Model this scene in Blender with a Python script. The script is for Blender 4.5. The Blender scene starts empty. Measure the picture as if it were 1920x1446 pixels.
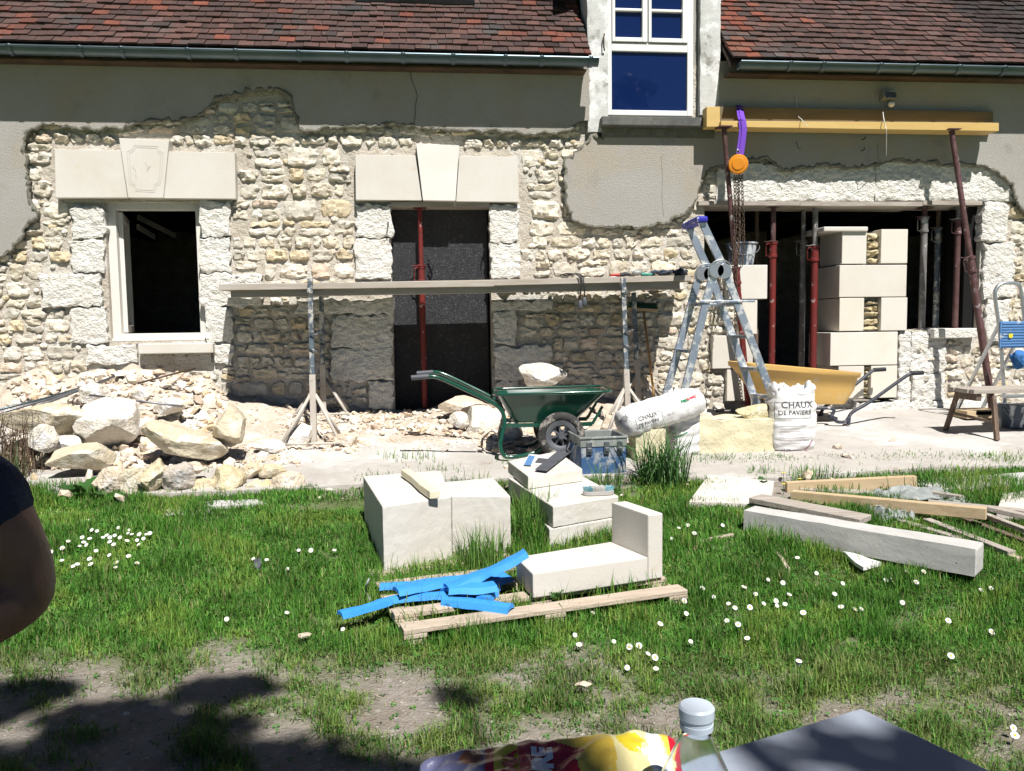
import bpy, bmesh, math, random
import numpy as np
from mathutils import Vector, Matrix, noise
from mathutils.bvhtree import BVHTree
random.seed(7); rng = np.random.default_rng(7)
sc = bpy.context.scene
PI = math.pi; R = math.radians
# ---------------------------------------------------------------- camera
F = 1500.0; YAW = R(6.0); PIT = R(4.5); ROL = R(-0.75); CZ = 1.35; D = 7.85
_r = Vector((math.cos(YAW), -math.sin(YAW), 0)); _f = Vector((math.sin(YAW)*math.cos(PIT), math.cos(YAW)*math.cos(PIT), -math.sin(PIT)))
_u = _r.cross(_f)
CR = math.cos(ROL)*_r + math.sin(ROL)*_u; CU = -math.sin(ROL)*_r + math.cos(ROL)*_u; CF = _f
CAM = Vector((0, 0, CZ))
cd = bpy.data.cameras.new('camera'); cam = bpy.data.objects.new('camera', cd); sc.collection.objects.link(cam)
cd.sensor_width = 36; cd.lens = F/1920*36; cd.clip_start = .02; cd.clip_end = 2000
m = Matrix((CR, CU, -CF)).transposed().to_4x4(); m.translation = CAM; cam.matrix_world = m
sc.camera = cam
# ---------------------------------------------------------------- light
SEL = R(56); SAZ = R(15)
SUN = Vector((math.sin(SAZ)*math.cos(SEL), -math.cos(SAZ)*math.cos(SEL), math.sin(SEL)))
w = bpy.data.worlds.new('World'); sc.world = w; w.use_nodes = True
nt = w.node_tree; bg = nt.nodes['Background']; sk = nt.nodes.new('ShaderNodeTexSky')
sk.sky_type = 'NISHITA'; sk.sun_disc = False; sk.sun_elevation = SEL; sk.sun_rotation = PI-SAZ
sk.air_density = .45; sk.dust_density = .05; sk.ozone_density = 2.0; sk.altitude = 2500
nt.links.new(sk.outputs[0], bg.inputs[0]); bg.inputs[1].default_value = 0.05
sl = bpy.data.lights.new('sun', 'SUN'); sl.energy = 5.0; sl.angle = R(.53); sl.color = (1, .975, .945)
so = bpy.data.objects.new('sun', sl); sc.collection.objects.link(so)
so.rotation_euler = (-SUN).to_track_quat('-Z', 'Y').to_euler(); so.location = (2, -4, 9)
sc.cycles.diffuse_bounces = 1
sc.view_settings.view_transform = 'Standard'; sc.view_settings.look = 'None'
sc.view_settings.exposure = 0.4; sc.view_settings.gamma = 1
# ---------------------------------------------------------------- projection helpers (place things where they stand)
def ray(px, py): return (CF + CR*((px-960)/F) - CU*((py-723)/F))
def P(px, py, Y):
    d = ray(px, py); return CAM + d*(Y/d.y)
def Pz(px, py, z):
    d = ray(px, py); return CAM + d*((z-CZ)/d.z)
def gz(x, y):
    t = min(max((y-3.0)/4.9, 0), 1.02)
    return .085*max(0, y-3.5)*(1 if y < 7.9 else 0) + (0.374 if y >= 7.9 else 0)
def G(px, py, h=0):
    d = ray(px, py); p = None; t = .3
    for i in range(4000):
        p = CAM + d*t
        if p.z <= gz(p.x, p.y)+h: break
        t += .005
    return p
def proj(p):
    q = Vector(p)-CAM; z = q.dot(CF); return (960+F*q.dot(CR)/z, 723-F*q.dot(CU)/z)
def WX(px, py, Y=None): return P(px, py, D if Y is None else Y).x
# ---------------------------------------------------------------- object helpers
OFF = {}
def link(o): sc.collection.objects.link(o)
def tag(o, label=None, cat=None, group=None, kind=None):
    if label: o['label'] = label
    if cat: o['category'] = cat
    if group: o['group'] = group
    if kind: o['kind'] = kind
    return o
def thing(name, label, cat, loc=(0,0,0), rz=0, group=None, local=False):
    o = bpy.data.objects.new(name, None); link(o); o.location = loc; o.rotation_euler = (0,0,rz); o.empty_display_size = .1
    OFF[o] = Vector((0,0,0)) if local else Vector(loc)
    return tag(o, label, cat, group)
class MB:
    def __init__(s): s.v = []; s.f = []; s.mi = []; s.c = []
    def add(s, v, f, mi=0, col=None):
        n = len(s.v); s.v += [tuple(p) for p in v]; s.f += [tuple(i+n for i in q) for q in f]; s.mi += [mi]*len(f)
        s.c += [col or (1,1,1)]*len(v); return s
    def box(s, a, b, mi=0, col=None):
        x0,y0,z0 = a; x1,y1,z1 = b
        v = [(x0,y0,z0),(x1,y0,z0),(x1,y1,z0),(x0,y1,z0),(x0,y0,z1),(x1,y0,z1),(x1,y1,z1),(x0,y1,z1)]
        return s.add(v, [(0,3,2,1),(4,5,6,7),(0,1,5,4),(1,2,6,5),(2,3,7,6),(3,0,4,7)], mi, col)
    def obox(s, c, size, M=None, mi=0, col=None):
        c = Vector(c); h = Vector(size)/2; M = M or Matrix.Identity(3)
        v = [c + M@Vector((sx*h.x, sy*h.y, sz*h.z)) for sz in (-1,1) for sx,sy in ((-1,-1),(1,-1),(1,1),(-1,1))]
        return s.add(v, [(0,3,2,1),(4,5,6,7),(0,1,5,4),(1,2,6,5),(2,3,7,6),(3,0,4,7)], mi, col)
    def bar(s, a, b, wdt, hgt, up=(0,0,1), mi=0, col=None):
        a = Vector(a); b = Vector(b); d = (b-a); L = d.length; d.normalize(); r = d.cross(Vector(up))
        if r.length < 1e-4: r = d.cross(Vector((0,1,0)))
        r.normalize(); u = r.cross(d); M = Matrix((d, r, u)).transposed()
        return s.obox((a+b)/2, (L, wdt, hgt), M, mi, col)
    def tube(s, pts, r, n=10, cap=True, closed=False, mi=0, col=None, hollow=False):
        pts = [Vector(p) for p in pts]; k = len(pts); rs = r if isinstance(r, (list, tuple)) else [r]*k
        v = []; f = []; prev = None
        for i, p in enumerate(pts):
            if closed: t = pts[(i+1) % k]-pts[i-1]
            else: t = pts[min(i+1, k-1)]-pts[max(i-1, 0)]
            t.normalize()
            if prev is None: a = t.orthogonal().normalized()
            else:
                a = prev - t*prev.dot(t)
                a = a.normalized() if a.length > 1e-5 else t.orthogonal().normalized()
            prev = a; b = t.cross(a)
            for j in range(n): th = 2*PI*j/n; v.append(p+(a*math.cos(th)+b*math.sin(th))*rs[i])
        for i in range(k if closed else k-1):
            for j in range(n):
                i2 = (i+1) % k; f.append((i*n+j, i*n+(j+1)%n, i2*n+(j+1)%n, i2*n+j))
        if cap and not closed: f.append(tuple(range(n-1, -1, -1))); f.append(tuple((k-1)*n+j for j in range(n)))
        return s.add(v, f, mi, col)
    def lathe(s, prof, c=(0,0,0), n=24, M=None, mi=0, col=None, close=False):
        c = Vector(c); M = M or Matrix.Identity(3); v = []; f = []; k = len(prof)
        for r, z in prof:
            for j in range(n): th = 2*PI*j/n; v.append(c+M@Vector((r*math.cos(th), r*math.sin(th), z)))
        for i in range(k if close else k-1):
            for j in range(n): i2 = (i+1) % k; f.append((i*n+j, i*n+(j+1)%n, i2*n+(j+1)%n, i2*n+j))
        if not close:
            if prof[0][0] > 1e-6: f.append(tuple(range(n-1, -1, -1)))
            if prof[-1][0] > 1e-6: f.append(tuple((k-1)*n+j for j in range(n)))
        return s.add(v, f, mi, col)
    def prism(s, poly, a, ext, mi=0, col=None, side=None):
        # poly: list of 3D points, extruded by ext vector
        poly = [Vector(p) for p in poly]; ext = Vector(ext); n = len(poly)
        v = poly+[p+ext for p in poly]
        from mathutils.geometry import tessellate_polygon
        tr = tessellate_polygon([poly])
        nn = len(s.v)
        s.add(v, [], 0, col)
        for t in tr:
            s.f.append(tuple(nn+i for i in t)); s.mi.append(mi); s.f.append(tuple(nn+n+i for i in reversed(t))); s.mi.append(mi)
        for i in range(n):
            j = (i+1) % n; s.f.append((nn+i, nn+n+i, nn+n+j, nn+j)); s.mi.append(mi if side is None else side)
        return s
    def rock(s, c, size, seed=0, sub=3, rough=.22, angular=.5, M=None, mi=0, col=None, nplanes=7):
        v, f = ICO(sub); rr = random.Random(seed); M = M or Matrix.Identity(3); c = Vector(c)
        pl = []
        for i in range(nplanes):
            d = Vector((rr.gauss(0,1), rr.gauss(0,1), rr.gauss(0,1))).normalized(); pl.append((d, rr.uniform(.55, .85)))
        out = []
        o = Vector((seed*3.7 % 91, seed*1.3 % 57, 0))
        for p in v:
            q = Vector(p)
            for d, h in pl:
                k = q.dot(d)
                if k > h: q = q - d*(k-h)*min(1, angular*.92)
            q = q*(1+rough*noise.noise(q*1.6+o)+rough*.45*noise.noise(q*4.5+o)+rough*.18*noise.noise(q*11+o))
            out.append(c+M@Vector((q.x*size[0], q.y*size[1], q.z*size[2])))
        return s.add(out, f, mi, col)
    def build(s, name, mats, parent=None, smooth=False, bevel=0, loc=None, seg=2, auto=None, off=None):
        me = bpy.data.meshes.new(name)
        o0 = Vector(off) if off is not None else (OFF[parent] if parent is not None else (Vector(loc) if loc is not None else Vector((0,0,0))))
        v = np.array(s.v, dtype=np.float64)-np.array(o0)
        me.from_pydata(v.tolist(), [], s.f)
        mats = mats if isinstance(mats, (list, tuple)) else [mats]
        for mm in mats: me.materials.append(mm)
        if len(mats) > 1: me.polygons.foreach_set('material_index', s.mi)
        if any(c != (1,1,1) for c in s.c):
            at = me.color_attributes.new('tint', 'FLOAT_COLOR', 'POINT')
            a = np.ones((len(s.c), 4), np.float32); a[:, :3] = np.array(s.c); at.data.foreach_set('color', a.ravel())
        if smooth: me.polygons.foreach_set('use_smooth', [True]*len(me.polygons))
        me.validate(); me.update()
        o = bpy.data.objects.new(name, me); link(o)
        if parent is not None: o.parent = parent; OFF[o] = o0
        else: o.location = o0; OFF[o] = o0
        if bevel:
            b = o.modifiers.new('bevel', 'BEVEL'); b.width = bevel; b.segments = seg; b.limit_method = 'ANGLE'; b.angle_limit = R(40)
            b.harden_normals = False
        if smooth and auto:
            try: me.set_sharp_from_angle(angle=R(auto))
            except Exception: pass
        return o
_ico = {}
def ICO(sub):
    if sub not in _ico:
        b = bmesh.new(); bmesh.ops.create_icosphere(b, subdivisions=sub, radius=1)
        b.verts.ensure_lookup_table(); _ico[sub] = ([tuple(v.co) for v in b.verts], [tuple(v.index for v in f.verts) for f in b.faces]); b.free()
    return _ico[sub]
def worn(o, s=.004, lv=5):
    o.modifiers.clear(); b = o.modifiers.new('bevel', 'BEVEL'); b.width = .006; b.segments = 2; b.limit_method = 'ANGLE'; b.angle_limit = R(40)
    u = o.modifiers.new('sub', 'SUBSURF'); u.subdivision_type = 'SIMPLE'; u.levels = lv; u.render_levels = lv
    if 'wear' not in bpy.data.textures: t = bpy.data.textures.new('wear', 'CLOUDS'); t.noise_scale = .05; t.noise_depth = 4
    d = o.modifiers.new('disp', 'DISPLACE'); d.texture = bpy.data.textures['wear']; d.strength = s; d.mid_level = .5; d.texture_coords = 'LOCAL'
def RZ(a): return Matrix.Rotation(a, 3, 'Z')
def RX(a): return Matrix.Rotation(a, 3, 'X')
def RY(a): return Matrix.Rotation(a, 3, 'Y')
# ---------------------------------------------------------------- materials
def mat(name, c1, c2=None, scale=6, rough=.8, metal=0, bs=None, bstr=.3, bdist=.01, spots=None, tint=False, spec=.4, coord='Object', stretch=None, detail=6, trans=0, bands=None, coat=0, vor=None):
    m = bpy.data.materials.new(name); m.use_nodes = True; nt = m.node_tree; N = nt.nodes; L = nt.links
    b = N['Principled BSDF']; b.inputs['Roughness'].default_value = rough; b.inputs['Metallic'].default_value = metal
    b.inputs['Specular IOR Level'].default_value = spec; b.inputs['Coat Weight'].default_value = coat
    tc = N.new('ShaderNodeTexCoord'); src = tc.outputs[coord]
    if stretch:
        mp = N.new('ShaderNodeMapping'); mp.inputs['Scale'].default_value = stretch; L.new(src, mp.inputs[0]); src = mp.outputs[0]
    def noi(sc_, det=detail, ro=.6, dist=0):
        n = N.new('ShaderNodeTexNoise'); n.inputs['Scale'].default_value = sc_; n.inputs['Detail'].default_value = det; n.inputs['Roughness'].default_value = ro
        n.inputs['Distortion'].default_value = dist; L.new(src, n.inputs['Vector']); return n.outputs['Fac']
    def ramp(x, a, bb):
        r = N.new('ShaderNodeMapRange'); r.inputs[1].default_value = a; r.inputs[2].default_value = bb; L.new(x, r.inputs[0]); return r.outputs[0]
    def mix(fac, A, B, bt='MIX'):
        x = N.new('ShaderNodeMix'); x.data_type = 'RGBA'; x.blend_type = bt
        if isinstance(fac, (int, float)): x.inputs[0].default_value = fac
        else: L.new(fac, x.inputs[0])
        for i, q in ((6, A), (7, B)):
            if isinstance(q, tuple): x.inputs[i].default_value = (*q, 1)
            else: L.new(q, x.inputs[i])
        return x.outputs[2]
    col = c1
    if c2: col = mix(ramp(noi(scale), .35, .65), c1, c2)
    for sp in (spots or []):     # (color, scale, lo, hi)
        col = mix(ramp(noi(sp[1], 5, .65), sp[2], sp[3]), col, sp[0])
    if tint:
        at = N.new('ShaderNodeVertexColor'); at.layer_name = 'tint'
        col = mix(1.0, col, at.outputs[0], 'MULTIPLY')
    if isinstance(col, tuple): b.inputs['Base Color'].default_value = (*col, 1)
    else: L.new(col, b.inputs['Base Color'])
    if bs:
        h = None
        for k, s_ in enumerate(bs if isinstance(bs, (list, tuple)) else [bs]):
            x = noi(s_, 5, .65)
            if h is None: h = x
            else:
                a = N.new('ShaderNodeMath'); a.operation = 'MULTIPLY_ADD'; L.new(x, a.inputs[0]); a.inputs[1].default_value = .5; L.new(h, a.inputs[2]); h = a.outputs[0]
        if vor:
            vo = N.new('ShaderNodeTexVoronoi'); vo.inputs['Scale'].default_value = vor[0]; 
            nz = N.new('ShaderNodeTexNoise'); nz.inputs['Scale'].default_value = vor[0]*.8; L.new(src, nz.inputs['Vector'])
            va = N.new('ShaderNodeMixRGB'); va.inputs[0].default_value = .12; L.new(src, va.inputs[1]); L.new(nz.outputs['Color'], va.inputs[2]); L.new(va.outputs[0], vo.inputs['Vector'])
            a = N.new('ShaderNodeMath'); a.operation = 'MULTIPLY_ADD'; L.new(vo.outputs['Distance'], a.inputs[0]); a.inputs[1].default_value = vor[1]; L.new(h, a.inputs[2]); h = a.outputs[0]
        bp = N.new('ShaderNodeBump'); bp.inputs['Strength'].default_value = bstr; bp.inputs['Distance'].default_value = bdist
        L.new(h, bp.inputs['Height']); L.new(bp.outputs[0], b.inputs['Normal'])
    if trans:
        t = N.new('ShaderNodeBsdfTranslucent'); ms = N.new('ShaderNodeMixShader'); ms.inputs[0].default_value = trans
        if isinstance(col, tuple): t.inputs[0].default_value = (*col, 1)
        else: L.new(col, t.inputs[0])
        L.new(b.outputs[0], ms.inputs[1]); L.new(t.outputs[0], ms.inputs[2]); L.new(ms.outputs[0], N['Material Output'].inputs[0])
    return m
M_ = {}
M_['stone'] = mat('fieldstone', (.73,.68,.58), (.60,.54,.43), 9, .9, bs=(14,60), bstr=.7, bdist=.02, tint=True, spots=[((.82,.79,.72), 5, .52, .66)])
M_['mortar'] = mat('lime_mortar', (.74,.67,.57), (.60,.53,.42), 5, .95, bs=(25,90), bstr=1, bdist=.03, spots=[((.80,.76,.68), 2.2, .5, .62), ((.30,.25,.20), 16, .60, .68)])
M_['rough'] = mat('pitted_limestone', (.86,.84,.78), (.80,.76,.67), 4, .95, bs=(22,70), bstr=1.0, bdist=.022, vor=(26,.5), spots=[((.46,.38,.28), 13, .66, .72)], stretch=(1,1,1.2))
M_['ashlar'] = mat('new_limestone', (.74,.70,.63), (.70,.655,.575), 3, .8, bs=(40,), bstr=.06, bdist=.004, tint=True, spots=[((.66,.57,.43), 2.0, .62, .8)])
M_['white_ashlar'] = mat('sawn_white_limestone', (.70,.665,.60), (.66,.615,.54), 3, .85, bs=(50,140), bstr=.35, bdist=.004, spots=[((.62,.52,.36), 5, .64, .78), ((.45,.40,.33), 38, .70, .73), ((.62,.57,.48), 1.1, .58, .75)])
M_['yellow_ashlar'] = mat('yellow_limestone', (.74,.67,.46), (.66,.59,.38), 5, .9, bs=(12,50), bstr=.6, bdist=.02)
M_['render'] = mat('sanded_wall_coat', (.50,.475,.43), (.455,.43,.385), 2.0, .95, bs=(110,220), bstr=.9, bdist=.012, spots=[((.52,.44,.33), 1.0, .50, .72), ((.36,.34,.30), 3.1, .58, .75)])
M_['render_edge'] = mat('broken_mortar', (.26,.25,.20), (.17,.16,.125), 14, 1, bs=(40,), bstr=.9, bdist=.02)
M_['tile'] = mat('clay_tile', (.105,.056,.045), (.068,.043,.038), 12, .85, bs=(60,), bstr=.4, bdist=.006, tint=True, spots=[((.07,.065,.06), 2.3, .55, .68), ((.62,.58,.52), 9, .71, .76)])
M_['zinc'] = mat('weathered_zinc', (.125,.165,.185), (.09,.125,.145), 3, .40, .7, bs=(8,), bstr=.05, stretch=(1,1,1))
M_['zincdark'] = mat('slate_flashing', (.07,.08,.09), (.04,.045,.05), 3, .6)
M_['frame'] = mat('cream_paint', (.80,.77,.70), (.77,.735,.66), 2, .45)
M_['whitepvc'] = mat('white_paint', (.84,.83,.79), None, 2, .35)
M_['skyglass'] = mat('sky_toned_window_glass', (.006,.018,.085), None, rough=.02, spec=1.0)  # blue of the reflected sky is put into the panes' base colour
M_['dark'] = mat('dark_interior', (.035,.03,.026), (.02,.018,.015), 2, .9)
M_['darkwood'] = mat('old_dark_wood', (.12,.075,.045), (.06,.04,.03), 5, .85, stretch=(1,1,6))
M_['black'] = mat('black_sheet', (.022,.023,.027), (.035,.036,.04), 8, .35, bs=(130,60), bstr=1, bdist=.02, spec=.7, spots=[((.10,.105,.115), 45, .56, .66)])
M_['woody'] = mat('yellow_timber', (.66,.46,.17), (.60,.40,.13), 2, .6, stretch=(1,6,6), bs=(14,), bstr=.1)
M_['shadewood'] = mat('shade_toned_plank', (.20,.155,.085), (.15,.115,.065), 2, .8, stretch=(1,6,6), bs=(14,), bstr=.2)  # yellow timber with the shade under the gutter put into its colour
M_['planktop'] = mat('cement_grey_plank', (.50,.45,.39), (.40,.34,.27), 3, .85, stretch=(1,9,9), bs=(10,), bstr=.25)
M_['pinewood'] = mat('pine_timber', (.62,.48,.30), (.52,.38,.22), 2.5, .75, stretch=(1,7,7), bs=(12,), bstr=.2)
M_['greywood'] = mat('weathered_grey_wood', (.50,.45,.39), (.34,.29,.24), 4, .9, stretch=(1,8,8), bs=(14,), bstr=.5, spots=[((.24,.2,.17), 9, .62,.7)])
M_['palletwood'] = mat('pallet_wood', (.60,.50,.39), (.46,.37,.28), 4, .9, stretch=(1,7,7), bs=(14,), bstr=.5, spots=[((.3,.23,.17), 7, .64,.72)])
M_['oldwood'] = mat('old_brown_wood', (.20,.14,.10), (.12,.085,.065), 6, .9, stretch=(6,6,1), bs=(20,), bstr=.4, spots=[((.45,.4,.34), 9, .6,.7)])
M_['concrete'] = mat('grey_concrete', (.60,.585,.55), (.50,.485,.45), 5, .92, bs=(18,70), bstr=.22, bdist=.01, spots=[((.25,.24,.22), 22, .66,.70)])
M_['sill'] = mat('dark_sill_concrete', (.16,.155,.14), (.10,.10,.095), 9, .9, bs=(60,), bstr=.5, spots=[((.4,.4,.38), 30, .66,.7)])
M_['redprop'] = mat('red_painted_steel', (.23,.028,.024), (.15,.03,.026), 6, .5, .2, spots=[((.55,.42,.40), 14, .62,.67)], bs=(30,), bstr=.2)
M_['rustprop'] = mat('rusty_purple_steel', (.16,.085,.085), (.10,.05,.045), 9, .6, .3, spots=[((.42,.38,.36), 12, .6,.66)], bs=(30,), bstr=.3)
M_['greyprop'] = mat('grey_spattered_steel', (.30,.29,.28), (.18,.16,.15), 8, .6, .4, spots=[((.62,.6,.56), 14, .58,.64)], bs=(30,), bstr=.3)
M_['trestle'] = mat('paint_spattered_steel', (.16,.21,.25), (.10,.12,.14), 9, .55, .3, spots=[((.66,.62,.56), 16, .50,.58)], bs=(30,), bstr=.3)
M_['trestlelow'] = mat('lime_coated_steel', (.62,.57,.50), (.50,.44,.37), 9, .85, 0, spots=[((.25,.24,.23), 16, .62,.68)])
M_['alu'] = mat('spattered_aluminium', (.40,.45,.52), (.30,.36,.43), 5, .45, .6, spots=[((.80,.80,.78), 13, .52,.58)], bs=(30,), bstr=.1)
M_['aluclean'] = mat('brushed_aluminium', (.58,.60,.62), (.5,.52,.55), 3, .35, .8)
M_['bluetop'] = mat('blue_plastic_speckled', (.025,.03,.36), None, 3, .5, spots=[((.75,.75,.78), 26, .62,.66)])
M_['greenpaint'] = mat('glossy_green_steel', (.008,.075,.045), (.010,.06,.038), 3, .18, .0, spec=.6, coat=.4, spots=[((.35,.42,.38), 30, .70,.74)])
M_['yellowpl'] = mat('yellow_plastic_tray', (.82,.52,.16), (.74,.48,.17), 3, .55, spots=[((.78,.62,.36), 5, .55,.7)], trans=.12)
M_['rubber'] = mat('dusty_tyre_rubber', (.045,.043,.04), (.03,.03,.03), 6, .85, spots=[((.42,.38,.33), 12, .5,.62)], bs=(40,), bstr=.4)
M_['blackpaint'] = mat('black_dusty_tube', (.035,.04,.055), (.05,.055,.07), 6, .45, spots=[((.55,.52,.48), 18, .62,.68)])
M_['bag'] = mat('white_paper_sack', (.80,.79,.77), (.75,.735,.71), 4, .6, bs=(9,24), bstr=.5, bdist=.02)
M_['ink'] = mat('dark_print_ink', (.10,.09,.10), None, rough=.6)
M_['pencil'] = mat('pencil_line', (.40,.40,.40), None, rough=.8)
M_['inkred'] = mat('red_print_ink', (.55,.04,.06), None, rough=.6)
M_['inkgreen'] = mat('green_print_ink', (.02,.28,.12), None, rough=.6)
M_['inkmauve'] = mat('mauve_print_ink', (.38,.24,.26), None, rough=.6)
M_['bluebox'] = mat('worn_blue_paint', (.045,.11,.24), (.06,.13,.27), 5, .6, .1, spots=[((.42,.44,.44), 7, .47,.58)], bs=(30,), bstr=.1)
M_['boxgrey'] = mat('dusty_grey_metal', (.36,.38,.36), (.26,.28,.26), 6, .6, .3, spots=[((.6,.58,.54), 8, .55,.65)])
M_['foamblue'] = mat('blue_foam', (.035,.27,.76), (.05,.32,.80), 5, .65, bs=(60,), bstr=.15)
M_['foamyel'] = mat('pale_foam', (.78,.73,.56), (.74,.67,.46), 5, .8, bs=(60,), bstr=.2)
M_['plate'] = mat('dark_grey_plate', (.085,.09,.105), (.11,.115,.13), 6, .5, spots=[((.5,.5,.5), 20, .7,.73)])
M_['turq'] = mat('turquoise_bristle', (.03,.45,.55), (.6,.75,.78), 60, .6)
M_['brushgrey'] = mat('grey_brush_body', (.42,.40,.37), None, rough=.7)
M_['purple'] = mat('purple_webbing', (.16,.05,.50), (.20,.07,.56), 4, .7, stretch=(8,8,1), bs=(30,), bstr=.3)
M_['orange'] = mat('orange_hoist_paint', (.80,.30,.015), (.72,.25,.015), 4, .45)
M_['chain'] = mat('rusty_chain_steel', (.15,.10,.07), (.09,.065,.05), 30, .6, .5)
M_['steel'] = mat('dull_steel', (.30,.31,.33), (.20,.21,.23), 9, .45, .8)
M_['bristle'] = mat('green_bristle', (.015,.07,.05), (.02,.10,.07), 60, .8)
M_['handle'] = mat('wood_handle', (.52,.27,.10), (.58,.34,.14), 3, .6, stretch=(1,1,1))
M_['bluecloth'] = mat('blue_cloth', (.04,.16,.42), (.05,.19,.48), 6, .85, bs=(20,), bstr=.4)
M_['bluepl'] = mat('blue_ladder_plastic', (.10,.24,.50), (.14,.29,.55), 5, .5, spots=[((.6,.62,.62), 9, .62,.7)])
M_['yellowlab'] = mat('yellow_label', (.75,.65,.05), None, rough=.6)
M_['bluebucket'] = mat('lime_stained_dark_bucket', (.06,.085,.12), (.05,.07,.10), 5, .5, spots=[((.62,.64,.66), 9, .50,.58)], stretch=(1,1,.35))
M_['toolblack'] = mat('tool_black', (.025,.025,.03), None, rough=.6)
M_['gloves'] = mat('dark_blue_fabric', (.035,.05,.08), (.06,.07,.09), 14, .85, bs=(40,), bstr=.4)
M_['toolred'] = mat('tool_red', (.5,.03,.03), None, rough=.5)
M_['toolgreen'] = mat('tool_green', (.02,.25,.2), None, rough=.5)
M_['cloth'] = mat('grey_plaster_sheet', (.36,.38,.36), (.25,.27,.26), 8, .6, bs=(18,), bstr=.5)
M_['debris'] = mat('limestone_debris', (.80,.72,.61), (.70,.58,.46), 9, .95, bs=(40,), bstr=.5, tint=True)
M_['heap'] = mat('rubble_dust', (.70,.61,.49), (.56,.45,.34), 6, 1, bs=(20,70), bstr=1, bdist=.03, spots=[((.82,.77,.69), 3, .5,.6)])
M_['boulder'] = mat('ochre_limestone', (.68,.60,.44), (.56,.47,.32), 7, .95, bs=(12,50), bstr=.9, bdist=.025, tint=True, spots=[((.82,.77,.66), 5, .52,.66)])
M_['terrace'] = mat('limewashed_concrete', (.52,.485,.44), (.43,.395,.35), 3, .9, bs=(12,60), bstr=.5, bdist=.012, spots=[((.36,.31,.26), 4, .60,.70), ((.60,.57,.53), 1.5, .5, .6), ((.30,.26,.21), 30, .68,.74)])
M_['slab'] = mat('pale_paving_slab', (.70,.65,.58), (.62,.56,.50), 4, .9, bs=(15,60), bstr=.3, bdist=.01)
M_['darkstone'] = mat('mossy_dark_stone', (.20,.16,.14), (.13,.11,.10), 9, .95, bs=(30,), bstr=.6, spots=[((.62,.6,.56), 8, .62,.68)])
M_['skin'] = mat('skin', (.21,.11,.08), (.16,.08,.058), 14, .5, bs=(30,160), bstr=.35, bdist=.006)
M_['navy'] = mat('navy_cotton', (.028,.042,.10), (.018,.03,.07), 9, .9, bs=(9,200), bstr=.9, bdist=.03)
M_['jeans'] = mat('black_denim', (.015,.016,.022), None, rough=.9)
M_['hair'] = mat('brown_hair', (.05,.03,.02), None, rough=.7)
M_['tabletop'] = mat('blue_grey_table_top', (.36,.395,.46), (.31,.345,.41), 5, .38, bs=(60,), bstr=.04, stretch=(1,6,1))
M_['leaf'] = mat('tree_leaf', (.045,.10,.02), (.07,.13,.03), 3, .6, trans=.25, coord='Object')
M_['bark'] = mat('bark', (.10,.075,.055), (.06,.045,.035), 8, .95, bs=(14,), bstr=.8)
def grassmat(name):
    m = mat(name, (1,1,1), (.8,.8,.8), 2.0, .55, tint=True, trans=.22, spec=.25); return m
M_['grass'] = grassmat('grass_blade')
M_['drygrass'] = mat('dry_grass_stem', (.20,.16,.115), (.13,.105,.075), 8, .8, tint=True)
M_['petal'] = mat('white_petal', (.82,.82,.80), None, rough=.7)
M_['pollen'] = mat('yellow_pollen', (.75,.55,.03), None, rough=.8)
M_['stem'] = mat('green_stem', (.07,.15,.03), None, rough=.6)
M_['pier'] = mat('flaking_white_plaster', (.66,.66,.63), (.52,.51,.47), 3, .9, bs=(20,80), bstr=.5, spots=[((.30,.29,.26), 6, .56,.66), ((.80,.80,.78), 4, .52,.6)])
# ================================================================ GROUND
def fbm(x, y, s=1, o=0): return noise.noise(Vector((x*s, y*s, o)))+.5*noise.noise(Vector((x*s*2.1, y*s*2.1, o+9)))
def mesh_grid(name, fn, xs, ys, m, kind='structure', skirt=0, smooth=True, tint=None):
    v = []; f = []; nx = len(xs); col = []
    for y in ys:
        for x in xs: v.append((x, y, fn(x, y)))
    for j in range(len(ys)-1):
        for i in range(nx-1): f.append((j*nx+i, j*nx+i+1, (j+1)*nx+i+1, (j+1)*nx+i))
    mb = MB(); mb.add(v, f)
    if tint: mb.c = [tint(p) for p in v]
    o = mb.build(name, m, smooth=smooth); tag(o, kind=kind); return o
def dense(px, py):
    """how thick the grass stands at this spot (0..1)"""
    n = noise.noise(Vector((px*.006, py*.014, 3)))+.5*noise.noise(Vector((px*.017, py*.035, 5)))
    if py < 935: return 0
    edge = 1235+ (20 if px > 700 else 0) + (20 if px > 1300 else 0) - (0 if px > 350 else (350-px)*.0)
    t = (edge-py)/75.0
    base = min(1, max(0, .5+t*.9))
    lo = .26 if px > 600 else .06
    if px > 1150: lo = .46
    base = lo+(1-lo)*base
    return max(0, min(1, base + n*1.2*(1-.55*base)))
def gfn(x, y):
    h = gz(x, y)+.012*fbm(x, y, 1.3)+.004*fbm(x, y, 9)
    return h
m = mat('soil_ground', (.41,.365,.31), (.30,.255,.205), 5, 1, bs=(22,90), bstr=1, bdist=.03, tint=True, spots=[((.50,.455,.40), 26, .57,.66), ((.36,.23,.14), 1.6, .62,.75)])
M_['soil'] = m
def gtint(p):
    q = proj(p) if p[1] > .8 else (900, 1500)
    d = dense(*q) if p[1] < 6 else .0
    if p[1] < .9 or abs(p[0]) > 6: d = 1
    return (1-.62*d, 1-.42*d, 1-.78*d)
xs = [-40,-25,-15,-10,-7]+list(np.arange(-5, 6.01, .07))+[8,12,18,28,45]; ys = [-60,-35,-20,-10,-4,-1]+list(np.arange(0, 8, .07))+[9,14]
ground = mesh_grid('ground', gfn, xs, ys, m, tint=gtint)
far = MB(); far.box((-400,-400,-.6),(400,14.5,-.25)); far.box((-400,14.6,-.6),(400,400,.3)); tag(far.build('terrain', mat('far_meadow', (.08,.13,.04), (.12,.15,.06), .5, 1)), kind='structure')
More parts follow.
